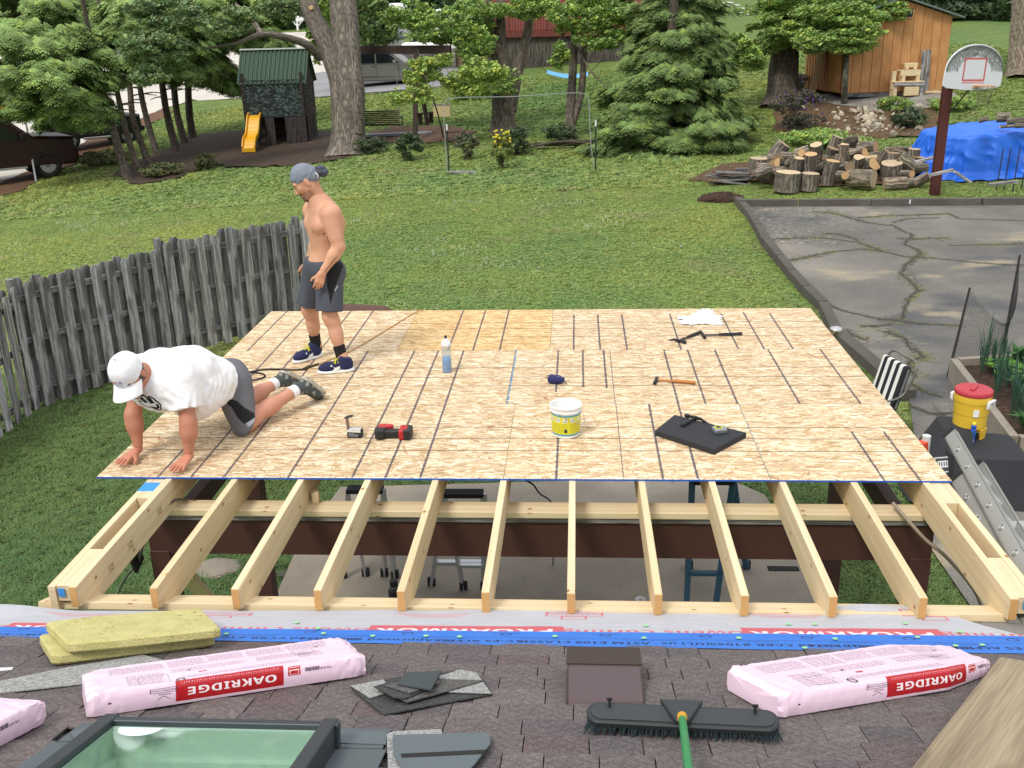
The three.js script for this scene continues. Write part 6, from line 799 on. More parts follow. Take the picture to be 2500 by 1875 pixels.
{ // covered table, cooler, sunscreen
  const o = thing('covered_grill', 'low grill under a black fabric cover with square white label', 'grill cover', [tblP.x + 0.02, tblG, tblP.z + 0.35], -0.1); const H = tblP.y - tblG;
  const blk = mat([40, 42, 46], 0.85); const loft = (a, b, y0, y1) => { const P = [], I = []; const n = 24; for (let j = 0; j <= 6; j++) for (let i = 0; i < n; i++) { const th = i / n * 6.283, cs = Math.cos(th), sn = Math.sin(th), sq = Math.pow(Math.pow(Math.abs(cs), 8) + Math.pow(Math.abs(sn), 8), -0.125), t = j / 6; const w = lerp(a[0], b[0], t) / 2, d = lerp(a[1], b[1], t) / 2, f = 1 + 0.03 * Math.sin(th * 9 + t * 2) * (1 - t); P.push(lerp(a[2], b[2], t) + cs * sq * w * f, lerp(y0, y1, t), sn * sq * d * f + lerp(a[3], b[3], t)); } for (let j = 0; j < 6; j++) for (let i = 0; i < n; i++) { const p = j * n + i, q = j * n + (i + 1) % n; I.push(p, p + n, q, q, p + n, q + n); } const c = P.length / 3; P.push(b[2], y1 + 0.005, b[3]); for (let i = 0; i < n; i++) I.push(6 * n + i, c, 6 * n + (i + 1) % n); const g = new THREE.BufferGeometry(); g.setAttribute('position', new THREE.Float32BufferAttribute(P, 3)); g.setIndex(I); return toCreasedNormals(g.toNonIndexed(), 0.8); };
  mesh('cover', [loft([0.95, 0.95, 0.05, 0.1], [0.8, 0.75, 0.02, -0.05], 0.01, H), loft([0.7, 0.9, -0.48, 0.05], [0.3, 0.5, -0.22, -0.3], 0.01, H + 0.14)], blk, o);
  const lab = canvasTex(64, 64, c => { c.fillStyle = 'rgb(46,48,52)'; c.fillRect(0, 0, 64, 64); c.strokeStyle = 'rgb(196,198,200)'; c.lineWidth = 4; c.strokeRect(6, 6, 52, 52); c.fillStyle = 'rgb(206,208,210)'; c.fillRect(14, 18, 36, 24); c.fillStyle = 'rgb(60,62,66)'; for (let k = 0; k < 4; k++) c.fillRect(17 + k * 8, 22, 4, 15); }); const L = mesh('label', box(0.2, 0.2, 0.004), matT(lab, 0.7), o); L.position.set(-0.43, H - 0.13, 0.22); L.rotation.set(-0.62, -0.42, 0.3, 'YXZ');
  const c = thing('drink_cooler', 'yellow drink cooler with red lid on the covered grill', 'cooler', [tblP.x, tblP.y + 0.005, tblP.z], 0.2); const ym = mat([226, 184, 50], 0.5);
  const tx = canvasTex(512, 256, (k) => { k.fillStyle = 'rgb(232,192,60)'; k.fillRect(0, 0, 512, 256); k.save(); k.font = 'bold 40px sans-serif'; k.fillStyle = 'rgb(190,70,30)'; k.fillText('IGLOO', 40, 70); k.restore(); k.fillStyle = 'rgb(214,140,40)'; k.fillRect(60, 150, 50, 12); k.fillRect(60, 170, 44, 8); k.fillStyle = 'rgb(222,180,40)'; k.beginPath(); k.arc(190, 62, 26, 0, 7); k.fill(); });
  mesh('tank', lathe([[0, 0.1], [0.165, 0.1], [0.17, 0.13], [0.176, 0.14], [0.178, 0.28], [0.184, 0.284], [0.19, 0.42], [0.196, 0.424], [0.198, 0.5], [0.19, 0.515], [0, 0.515]], 36), matT(tx, 0.45), c);
  for (const a of [0.6, 2.2, 3.7, 5.2]) { const g = extr([[-0.07, 0.115], [0.07, 0.115], [0.045, 0.0], [-0.045, 0.0]], 0.02, 0.003); g.translate(0, 0, 0.15); g.rotateY(a); mesh('foot', g, ym, c); }
  mesh('lid', [lathe([[0.2, 0.508], [0.203, 0.515], [0.2, 0.55], [0.185, 0.562], [0, 0.566]], 36), rbox(0.05, 0.03, 0.2, 0.012, 0, 0.572, 0, 0, -0.8, 0, 2)], mat([178, 50, 62], 0.5), c);
  for (const a of [0.55, 0.55 + Math.PI]) { const hd = [box(0.13, 0.02, 0.03, 0, 0.46, 0.215), box(0.02, 0.06, 0.03, -0.06, 0.43, 0.21), box(0.02, 0.06, 0.03, 0.06, 0.43, 0.21), box(0.14, 0.03, 0.012, 0, 0.395, 0.2)]; hd.forEach(g => g.rotateY(a)); mesh('handle', hd, M.white, c); } const tg = box(0.06, 0.085, 0.003, 0, 0.33, 0.19); tg.rotateY(-0.3); mesh('tag', tg, M.white, c);
  const sp = atD(2372, 1080, 10.98); const b = thing('spray_bottle', 'blue sunscreen spray can with yellow cap before the cooler', 'spray bottle', [sp.x, tblP.y + 0.006, sp.z]); mesh('can', lathe([[0, 0], [0.027, 0], [0.028, 0.01], [0.028, 0.15], [0.022, 0.165], [0, 0.167]], 18), mat([42, 92, 176], 0.35), b); mesh('collar', lathe([[0.0265, 0.165], [0.027, 0.17], [0.027, 0.205], [0.022, 0.215], [0, 0.215]], 18), mat([34, 78, 190], 0.35), b); mesh('cap', lathe([[0.018, 0.213], [0.02, 0.22], [0.02, 0.245], [0, 0.25]], 14), mat([222, 214, 50], 0.4), b); mesh('label', box(0.02, 0.035, 0.002, -0.004, 0.03, 0.0285), M.white, b);
  const wp = atD(2352, 1075, 11.05); const wl = thing('brown_box', 'small brown leather case beside the spray can', 'case', [wp.x, tblP.y + 0.006, wp.z], 0.1); mesh('case', rbox(0.11, 0.09, 0.06, 0.008, 0, 0.046, 0, 0, 0, 0, 2), mat([78, 50, 34], 0.6), wl); mesh('flap', rbox(0.114, 0.03, 0.064, 0.008, 0, 0.08, 0), mat([66, 42, 28], 0.6), wl);
  const op = atD(2262, 1068, 10.6); const oc = thing('marker_post', 'orange and white striped marker behind the deck edge', 'marker', [op.x, tblG - 0.17, op.z]); mesh('post', [rod(V(0, 0, 0), V(0, 0.9, 0), 0.05, 0.045, 10)], mat([206, 206, 204], 0.6), oc); mesh('tip', rod(V(0, 0.6, 0), V(-0.04, 0.84, 0.03), 0.056, 0.05, 10), mat([204, 70, 36], 0.6), oc);
}
{ // raised vegetable beds
  const g0 = -2.42; const A = onY(2322, 930, g0), B = onY(2466, 1130, g0); const o = thing('raised_bed', 'concrete walled vegetable bed right of the cooler', 'raised bed', [A.x, g0 - 0.06, A.z]); const dl = B.clone().sub(A); const wall = (a, b) => { const g = beamBox(a, b, 0.1, 0.4); return g; };
  const Z = V(0, 0.2, 0), Ar = A.clone().sub(A).add(Z), Br = dl.clone().add(Z), Cr = Ar.clone().add(V(3.4, 0, -0.6)), Dr = Br.clone().add(V(3.2, 0, 0.1)); mesh('wall', wall(Ar, Br), M.concrete, o); mesh('wall', wall(Br.clone().add(V(0.06, 0, 0)), Dr), M.concrete, o); mesh('wall', wall(Ar.clone().add(V(0.06, 0, 0)), Cr), M.concrete, o);
  const sg = extr([[0, 0], [dl.x, -dl.z], [dl.x + 3.2, -dl.z - 0.1], [3.4, 0.6]], 0.3); sg.rotateX(-Math.PI / 2); mesh('soil', triUV(sg), tinted(matT(T.mulch, 0.98), [0.9, 0.75, 0.65]), o);
  const q = rng(51), leaf = (n, len, w, droop, col, nm, lab, n2, spots) => { const P = []; for (let k = 0; k < n; k++) { const a = q() * 6.283, r0 = q() * 0.02, L = len * (0.6 + q() * 0.5), dx = Math.cos(a), dz = Math.sin(a), lean = droop * (0.4 + q()); const m = [dx * (r0 + lean * L * 0.4), L * 0.62, dz * (r0 + lean * L * 0.4)], t = [dx * (r0 + lean * L), L * (1 - lean * 0.45), dz * (r0 + lean * L)]; const px = -dz * w, pz = dx * w; P.push(dx * r0, 0, dz * r0, m[0] + px, m[1], m[2] + pz, m[0] - px, m[1], m[2] - pz, m[0] + px, m[1], m[2] + pz, ...t, m[0] - px, m[1], m[2] - pz); } const g = new THREE.BufferGeometry(); g.setAttribute('position', new THREE.Float32BufferAttribute(P, 3)); g.computeVertexNormals(); return g; };
  const lg = leaf(12, 0.2, 0.05, 0.8), og = leaf(12, 0.6, 0.006, 0.22), wg = leaf(16, 0.3, 0.03, 0.6); const lm = mat([92, 138, 46], 0.7), om = mat([52, 84, 66], 0.6), wm = mat([50, 88, 40], 0.8); let nl = 0, no = 0, nw = 0;
  for (let k = 0; k < 110; k++) { const u = q(), v = q() * 0.5; const p = A.clone().addScaledVector(dl, 0.04 + u * 0.92).add(V(0.14 + v * 3.2, 0, -0.6 * v * (1 - u))); const edge = v < 0.11; const on = edge && u < 0.9, kind = on ? 'onion_plant' : q() < 0.75 ? 'lettuce_plant' : 'weed_plant'; const g = { onion_plant: og, lettuce_plant: lg, weed_plant: wg }[kind], m = { onion_plant: om, lettuce_plant: lm, weed_plant: wm }[kind]; const t = mesh(kind, g, m); t.position.set(p.x, g0 + 0.24, p.z); t.rotation.y = q() * 6; t.scale.setScalar(0.8 + q() * 0.6); tag(t, { onion_plant: 'blue green onion leaves along the wall of the vegetable bed', lettuce_plant: 'bright green lettuce in the vegetable bed', weed_plant: 'dark leafy herb in the vegetable bed' }[kind], 'plant', { onion_plant: 'onions in the raised bed', lettuce_plant: 'lettuces in the raised bed', weed_plant: 'herbs in the raised bed' }[kind]); }
  // stakes and garden netting
  const S = [[2312, 928, 2368, 702, 'front'], [2447, 862, 2490, 622, 'back']].map(([x, y, tx, ty, n]) => { const p = onY(x, y, g0), D = p.clone().sub(CAM.p).dot(FW), t = atD(tx, ty, D - 0.55); const k = thing('net_stake', 'dark ' + n + ' stake holding up the garden netting', 'stake', p); mesh('stake', rod(V(0, 0, 0), t.clone().sub(p), 0.022, 0.016, 7), mat([60, 54, 52], 0.9), k); return [p, t]; });
  const net = thing('garden_net', 'thin black garden netting sagging between two stakes', 'netting'); const wires = []; const [p0, t0] = S[0], [p1, t1] = S[1]; const at = (u, v) => { const a = p0.clone().lerp(t0, v), b = p1.clone().lerp(t1, v), s = Math.sin(u * 3.14) * v; return a.lerp(b, u).add(V(0.25 * Math.sin(u * 3.14), -0.75 * s * v, 0.1 * s)); };
  for (let i = 0; i <= 44; i++) { const P = []; for (let k = 0; k <= 8; k++) P.push(at(i / 44, 0.1 + k / 8 * 0.88)); wires.push(tube(P, 0.0016, 3, 10)); } for (let j = 0; j <= 36; j++) { const P = []; for (let k = 0; k <= 10; k++) P.push(at(k / 10, 0.1 + j / 36 * 0.88)); wires.push(tube(P, 0.0016, 3, 14)); }
  mesh('mesh', wires, mat([26, 27, 28], 0.8), net).userData.kind = 'stuff';
}
// ---------- below the rafters ----------
function stepLadder(name, label, f0, f1, t0, t1, back, m, shoe, rungs) {
  const o = thing(name, label, 'step ladder', f0, 0); const L = v => v.clone().sub(f0); const y = f0.y; const legs = [[f0, t0], [f1, t1]], bk = legs.map(([f, t]) => { const b = t.clone().add(t.clone().sub(f).setY(0).multiplyScalar(back)); b.y = y; return b; });
  legs.forEach(([f, t], i) => { mesh('leg', beamBox(L(f), L(t), 0.055, 0.03), m, o); mesh('leg', beamBox(L(bk[i]), L(t), 0.05, 0.028), m, o); for (const p of [f, bk[i]]) mesh('rubber_foot', rbox(0.075, 0.09, 0.05, 0.01, ...L(p).add(V(0, 0.045, 0)).toArray()), shoe, o); });
  for (const k of rungs) { mesh('step', beamBox(L(f0.clone().lerp(t0, k)), L(f1.clone().lerp(t1, k)), 0.06, 0.035), m, o); mesh('step', beamBox(L(bk[0].clone().lerp(t0, k)), L(bk[1].clone().lerp(t1, k)), 0.05, 0.03), m, o); } mesh('top', beamBox(L(t0), L(t1), 0.12, 0.04), shoe, o); return o;
}
{
  const Y = -2.497, f = (x, y) => onY(x, y, Y);
  stepLadder('step_ladder', 'aluminium step ladder with a rung in full view below the beam', f(1054, 1430), f(1196, 1430), onY(1085, 1205, -1.5), onY(1180, 1205, -1.5), 0.8, M.alu, M.blackR, [0.26, 0.5, 0.75]); stepLadder('step_ladder', 'aluminium step ladder left of the middle rafters', f(838, 1412), f(965, 1412), onY(848, 1195, -1.55), onY(935, 1195, -1.55), 0.9, M.alu, M.blackR, [0.3, 0.6, 0.85]); stepLadder('step_ladder', 'teal fibreglass step ladder right of the middle rafters', f(1682, 1388), f(1822, 1388), onY(1690, 1172, -1.1), onY(1790, 1172, -1.1), 0.7, mat([42, 88, 112], 0.5), M.blackR, [0.25, 0.5, 0.72]);
  const b = thing('thermos_bottle', 'black thermos bottle on the patio slab', 'bottle', f(966, 1488)); mesh('body', lathe([[0, 0], [0.055, 0], [0.057, 0.02], [0.057, 0.2], [0.045, 0.225], [0.033, 0.235], [0.033, 0.24]], 20), mat([26, 27, 30], 0.4), b); mesh('band', lathe([[0.034, 0.238], [0.035, 0.246], [0.033, 0.25]], 20), M.alu, b); mesh('cap', lathe([[0.036, 0.248], [0.037, 0.255], [0.037, 0.3], [0.03, 0.308], [0, 0.308]], 20), M.black, b);
  const c = thing('paper_cup', 'small white cup on the patio slab', 'cup', f(1563, 1486)); mesh('cup', lathe([[0, 0.004], [0.03, 0], [0.042, 0.1], [0.045, 0.1], [0.044, 0.104], [0.038, 0.1], [0.028, 0.008]], 20), M.white, c);
  const d = thing('brace_board', 'pale diagonal brace board at the left post', 'board'); mesh('board', beamBox(atD(404, 1352, 6.3), onY(545, 1500, -2.5), 0.14, 0.04, 0.3), M.lumberC, d); mesh('blue_end', beamBox(atD(399, 1347, 6.28), atD(406, 1354, 6.31), 0.094, 0.044, 0.3), mat([70, 140, 200], 0.7), d);
  const rk = thing('flat_stone', 'flat grey stone in the grass by the slab', 'stone', onY(528, 1390, -2.55)); { const g = new THREE.DodecahedronGeometry(0.2, 2); const p = g.attributes.position; for (let i = 0; i < p.count; i++) { const n = 1 + 0.3 * noise(p.getX(i) * 5, p.getY(i) * 5, p.getZ(i) * 5); p.setXYZ(i, p.getX(i) * 1.2 * n, p.getY(i) * 0.35 * n, p.getZ(i) * n); } g.computeVertexNormals(); mesh('stone', triUV(g), M.concrete, rk); }
  const gr = thing('drain_grate', 'dark rectangular drain patch in the patio slab', 'drain', onY(1912, 1390, Y)); mesh('plate', box(0.3, 0.006, 0.1, 0, 0.004, 0), mat([66, 62, 58], 0.9), gr); mesh('slots', [0, 1, 2, 3, 4].map(k => box(0.03, 0.004, 0.07, -0.1 + k * 0.05, 0.008, 0)), mat([30, 30, 30], 0.9), gr);
  const wb = thing('wood_block', 'small pale wood block on the beam plate', 'wood block', onY(772, 1226, -0.1965)); mesh('block', triUV(rbox(0.04, 0.07, 0.05, 0.003, 0, 0.036, 0, 0, 0.1, 0), 'y'), M.lumberC, wb);
  const rc = thing('extension_lead', 'thin black cord hanging below the middle of the deck', 'cord'); mesh('cord', tube([onY(1270, 1168, -0.25), atD(1292, 1176, 6.3), atD(1318, 1205, 6.9), atD(1345, 1226, 7.4), atD(1352, 1300, 8.6), onY(1350, 1380, Y)], 0.006, 5, 40), M.blackR, rc); const cp = thing('concrete_patch', 'dark crumbled patch at the slab edge', 'patch', onY(735, 1403, Y)); { const g = new THREE.CircleGeometry(0.16, 18), p = g.attributes.position; g.rotateX(-Math.PI / 2); for (let i = 1; i < p.count; i++) { const n = 1 + 0.5 * noise(p.getX(i) * 9, p.getZ(i) * 9); p.setXYZ(i, p.getX(i) * n * 1.3, 0.004, p.getZ(i) * n * 0.8); } mesh('patch', g, mat([72, 66, 60], 0.95), cp); }
  // brown curved thing seen past the far deck edge
  const e = thing('brown_cushion', 'brown rounded seat back showing past the far deck edge', 'cushion', onY(862, 800, -1.6)); mesh('back', rbox(0.95, 0.7, 0.35, 0.16, 0, -0.02, 0, 0.2, 0.2, -0.12, 3), mat([92, 66, 58], 0.9), e); e.position.copy(atD(862, 768, 11.6)); e.position.y -= 0.2; mesh('base', rbox(0.9, e.position.y - h(e.position.x, e.position.z) - 0.2, 0.5, 0.05, 0, -(e.position.y - h(e.position.x, e.position.z)) / 2 - 0.1, 0.1, 0, 0.2, 0), mat([76, 54, 48], 0.9), e);
}
// ---------- shadow-box fence ----------
{
  const o = thing('wooden_fence', 'weathered grey wooden fence of staggered dog-eared pickets left of the deck', 'fence', [-4.3, -2.58, -8.8]); const b = o.position; const q = rng(12);
  const S = V(-3.72, 0, -9.62), DA = V(0.534, 0, -0.845), DB = V(0.758, 0, -0.653), DC = V(-0.02, 0, -1), S2 = S.clone().addScaledVector(DA, -2.45), Dt = t => t < -2.45 ? DC : t < 0 ? DA : DB, at = (t, off = 0) => { const D = Dt(t); return (t < -2.45 ? S2.clone().addScaledVector(DC, t + 2.45) : S.clone().addScaledVector(D, t)).addScaledVector(V(-D.z, 0, D.x), off); }, yawOf = t => Math.atan2(-Dt(t).z, Dt(t).x);
  const mats = [[1.35, 1.32, 1.27], [1.0, 0.98, 0.95], [1.75, 1.72, 1.68], [1.25, 1.19, 1.12], [1.12, 1.12, 1.13]].map(c => tinted(M.grey, c));
  const ear = (w, hh) => { const g = extr([[-w / 2, 0], [w / 2, 0], [w / 2, hh - 0.04], [w / 2 - 0.035, hh], [-w / 2 + 0.03, hh + 0.006], [-w / 2, hh - 0.05]], 0.014, 0.002); return triUV(g, 'y', q() * 7); };
  const geos = [ear(0.15, 1.84), ear(0.142, 1.81), ear(0.158, 1.86), ear(0.15, 1.83)]; const sect = t => t < -2.45 ? -0.08 : t < 0 ? 0 : 0.11;
  const put = (t, off, tone) => { const p = at(t, off); const k = new THREE.Mesh(geos[q() * 4 | 0], mats[tone ?? (q() * 5 | 0)]); k.name = 'picket'; k.castShadow = k.receiveShadow = true; k.position.set(p.x - b.x, h(p.x, p.z) + 0.03 + sect(t) - b.y + (q() - 0.5) * 0.06, p.z - b.z); k.rotation.set((q() - 0.5) * 0.02, yawOf(t), (q() - 0.5) * 0.03, 'YXZ'); o.add(k); };
  for (let t = -5.6; t < 2.5; t += 0.258) { put(t + (q() - 0.5) * 0.02, 0.045); put(t + (t < 0 ? 0.185 : 0.165), -0.07, 1); }
  for (const [t0, t1] of [[-5.7, -2.46], [-2.44, -0.01], [0.01, 2.5]]) for (const y of [0.28, 1.0, 1.62]) { const p0 = at(t0), p1 = at(t1 === -0.01 ? -1e-4 : t1); for (const p of [p0, p1]) p.y = h(p.x, p.z) + y + sect((t0 + t1) / 2) + 0.02; mesh('rail', beamBox(p0.sub(b), p1.sub(b), 0.038, 0.085), mats[1], o); }
  for (const t of [-5.7, -2.44, -0.05, 2.5]) { const p = at(t, -0.02), e = sect(t + 0.1); mesh('post', triUV(rbox(0.09, 1.95 + e, 0.09, 0.004), 'y'), mats[1], o).position.set(p.x - b.x, h(p.x, p.z) + 0.95 - b.y + e / 2, p.z - b.z); }
}
// ---------- kerbs round the court ----------
{
  const km = matT(T.concrete, 0.9, { bumpMap: T.fine, bumpScale: 0.02 }); km.color.setRGB(0.58, 0.6, 0.65); const q = rng(14);
  const o = thing('court_kerb', 'dark grey kerb logs along the left side of the court', 'kerb', [kerbPts[4].x, kerbPts[4].y, kerbPts[4].z]); const pts = [...kerbPts, kerbEnd];
  for (let i = 0; i < pts.length - 1; i++) { const a = pts[i].clone(), c = pts[i + 1].clone(); a.y = h(a.x, a.z) + 0.09; c.y = h(c.x, c.z) + 0.09; const d = c.clone().sub(a).normalize(); const g = beamBox(a.addScaledVector(d, 0.02), c.addScaledVector(d, -0.02), 0.17 + q() * 0.03, 0.17); const p = g.attributes.position; for (let k = 0; k < p.count; k++) p.setXYZ(k, p.getX(k) + 0.02 * noise(p.getX(k) * 3, p.getZ(k) * 3), p.getY(k) + 0.015 * noise(p.getX(k) * 2, p.getZ(k) * 2, 3), p.getZ(k)); g.translate(-o.position.x, -o.position.y, -o.position.z); mesh('kerb_block', g, km, o); }
  const o2 = thing('court_kerb', 'long dark grey kerb along the back of the court, below the log pile', 'kerb', [backL.x, backL.y, backL.z]);
  const L = [0, 1.45, 3.1, 5.6, 8.2, 10.9, 13.5, 16]; for (let i = 0; i < L.length - 1; i++) { const a = backL.clone().addScaledVector(backDir, L[i] + 0.02), c = backL.clone().addScaledVector(backDir, L[i + 1] - 0.02); a.y = h(a.x, a.z) + 0.1; c.y = h(c.x, c.z) + 0.1; const g = beamBox(a.sub(o2.position), c.sub(o2.position), 0.19, 0.2); mesh('kerb_block', g, km, o2); if (i > 1) mesh('paint_mark', box(0.03, 0.1, 0.004, lerp(a.x, c.x, 0.35), lerp(a.y, c.y, 0.35) + 0.045, lerp(a.z, c.z, 0.35) + 0.098), M.white, o2); }
}
// ---------- basketball hoop ----------
{
  const p = onG(2281, 476), o = thing('basketball_hoop', 'white fan shaped basketball backboard on a rust red steel pole', 'basketball hoop', p, 0); const rust = mat([96, 46, 40], 0.75); rust.map = T.speck; rust.color.multiplyScalar(1.5);
  mesh('pole', [triUV(box(0.21, 2.62, 0.03, 0.0, 1.29, 0.07), 'y'), triUV(box(0.21, 2.62, 0.03, 0, 1.29, -0.07), 'y'), triUV(box(0.05, 2.62, 0.12, 0, 1.29, 0), 'y')], rust, o); mesh('arm', [beamBox(V(0, 2.6, 0), V(0.3, 2.8, 0.28), 0.18, 0.14), beamBox(V(0.05, 1.9, 0.05), V(0.42, 2.56, 0.32), 0.03, 0.03)], mat([52, 30, 28], 0.7), o);
  const bd = new THREE.Group(); bd.name = 'board'; 
  const pts = []; const w = 0.79; pts.push([-w, 0], [-w, 0.26]); for (let k = 1; k < 20; k++) { const a = Math.PI - k / 20 * Math.PI; pts.push([Math.cos(a) * w * 0.98, 0.36 + Math.sin(a) * 0.56]); } pts.push([w, 0.26], [w, 0], [w - 0.1, -0.05], [0.15, -0.1], [-0.15, -0.1], [-w + 0.1, -0.05]);
  const tx = canvasTex(512, 384, (c, W, H) => { c.fillStyle = 'rgb(214,218,222)'; c.fillRect(0, 0, W, H); const q = rng(7); const X = x => (x + 0.85) / 1.7 * W, Y = y => H - (y + 0.12) / 1.28 * H; for (let k = 0; k < 5200; k++) { const a = Math.PI * q(), rr2 = 1 - Math.pow(q(), 2.2) * 0.42; const x = Math.cos(a) * w * 0.98 * rr2, y = 0.34 + Math.sin(a) * 0.56 * rr2; c.fillStyle = `rgba(${60 + q() * 30 | 0},${66 + q() * 30 | 0},${60 + q() * 26 | 0},${0.12 + q() * 0.25 * (Math.sin(a) + 0.2)})`; c.fillRect(X(x), Y(y), 2 + q() * 3, 4 + q() * 16); } c.strokeStyle = 'rgb(196,92,92)'; c.lineWidth = 12; c.strokeRect(X(-0.29), Y(0.6), X(0.29) - X(-0.29), Y(0.12) - Y(0.6)); c.fillStyle = 'rgba(196,110,110,0.6)'; c.fillRect(X(-0.3), Y(0.09), X(0.3) - X(-0.3), 14); });
  const g = extr(pts, 0.03, 0.006); const pp = g.attributes.position, U = new Float32Array(pp.count * 2); for (let i = 0; i < pp.count; i++) { U[2 * i] = (pp.getX(i) + 0.85) / 1.7; U[2 * i + 1] = (pp.getY(i) + 0.12) / 1.28; } g.setAttribute('uv', new THREE.BufferAttribute(U, 2));
  const bo = mesh('backboard', g, matT(tx, 0.5), o); bo.position.set(0.42, 2.62, 0.34); bo.rotation.y = 0.32; bo.rotation.z = -0.03;
  mesh('rim', [xf(new THREE.TorusGeometry(0.215, 0.012, 8, 28), 0.18, -0.0, 0.28, Math.PI / 2), box(0.16, 0.05, 0.1, 0.1, -0.02, 0.06)], mat([196, 150, 110], 0.6), bo);
  const net = []; for (let k = 0; k < 12; k++) { const a = k / 12 * 6.283, a2 = a + 0.5, a3 = a + 0.2; for (const q of [1, -1]) net.push(tube([V(0.18 + Math.cos(a) * 0.21, 0, 0.28 + Math.sin(a) * 0.21), V(0.18 + Math.cos(a + q * 0.4) * 0.15, -0.2, 0.28 + Math.sin(a + q * 0.4) * 0.15), V(0.18 + Math.cos(a + q * 0.7) * 0.12, -0.42, 0.28 + Math.sin(a + q * 0.7) * 0.12)], 0.004, 3, 6)); } mesh('net', net, mat([96, 100, 80], 0.9), bo);
}
// ---------- firewood ----------
T.ring = pixTex(128, 128, (u, v) => { const x = u - 0.5, y = v - 0.5, r = Math.hypot(x, y) * (1 + 0.08 * tn(u, v, 6, 111)), k = Math.sin(r * 110) * 0.5 + 0.5; let c = mixc(C8(168, 146, 118), C8(196, 176, 148), k * 0.6 + tn(u, v, 40, 112) * 0.4); const cr = Math.abs(Math.atan2(y, x) - 1) < 0.05 || Math.abs(Math.atan2(y, x) + 2) < 0.04; if (cr && r > 0.06) c = mixc(c, C8(90, 66, 44), 0.7); return c; });
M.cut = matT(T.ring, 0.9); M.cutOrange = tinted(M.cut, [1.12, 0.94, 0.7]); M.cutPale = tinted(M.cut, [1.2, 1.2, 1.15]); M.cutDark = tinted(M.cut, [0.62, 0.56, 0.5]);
M.barkG = tinted(M.bark, [0.95, 0.98, 0.85]); M.barkL = tinted(M.bark, [1.25, 1.18, 1.08]);
function logPiece(name, label, c, r, L, axis, barkM, cutM, seed, group, split) {
  const o = thing(name, label, 'log', c, 0, group); const q = V(0, 1, 0), ax = axis.clone().normalize(); o.quaternion.setFromUnitVectors(q, ax);
  const n = 22, P = [], I = [], U = []; const prof = a => r * (1 + 0.07 * noise(Math.cos(a) * 1.5 + seed, Math.sin(a) * 1.5) + 0.035 * noise(Math.cos(a) * 7, Math.sin(a) * 7 + seed)) * (split && Math.sin(a + seed) < -0.1 ? 0.35 / Math.max(0.35, -Math.sin(a + seed)) : 1);
  const rows = 4; for (let j = 0; j <= rows; j++) for (let i = 0; i <= n; i++) { const a = i / n * 6.2832, t = j / rows, k = prof(a) * (1 + 0.05 * noise(Math.cos(a) * 3, t * 3, seed)); P.push(Math.cos(a) * k, (t - 0.5) * L, Math.sin(a) * k); U.push(t * L, a * r); }
  for (let j = 0; j < rows; j++) for (let i = 0; i < n; i++) { const a = j * (n + 1) + i; I.push(a, a + n + 1, a + 1, a + 1, a + n + 1, a + n + 2); }
  const g = new THREE.BufferGeometry(); g.setAttribute('position', new THREE.Float32BufferAttribute(P, 3)); g.setAttribute('uv', new THREE.Float32BufferAttribute(U, 2)); g.setIndex(I); g.computeVertexNormals(); mesh('bark', g, barkM, o);
  for (const s of [-1, 1]) { const Q = [0, s * L / 2, 0], W = [0.5, 0.5], J = []; const e = s < 0 ? 0 : rows; for (let i = 0; i <= n; i++) { const k = (e * (n + 1) + i) * 3; Q.push(P[k] * 0.97, s * (L / 2 + 0.002), P[k + 2] * 0.97); W.push(0.5 + P[k] / r * 0.47, 0.5 + P[k + 2] / r * 0.47); if (i < n) s > 0 ? J.push(0, i + 2, i + 1) : J.push(0, i + 1, i + 2); } const cg = new THREE.BufferGeometry(); cg.setAttribute('position', new THREE.Float32BufferAttribute(Q, 3)); cg.setAttribute('uv', new THREE.Float32BufferAttribute(W, 2)); cg.setIndex(J); cg.computeVertexNormals(); mesh('cut_face', cg, cutM, o); }
  return o;
}
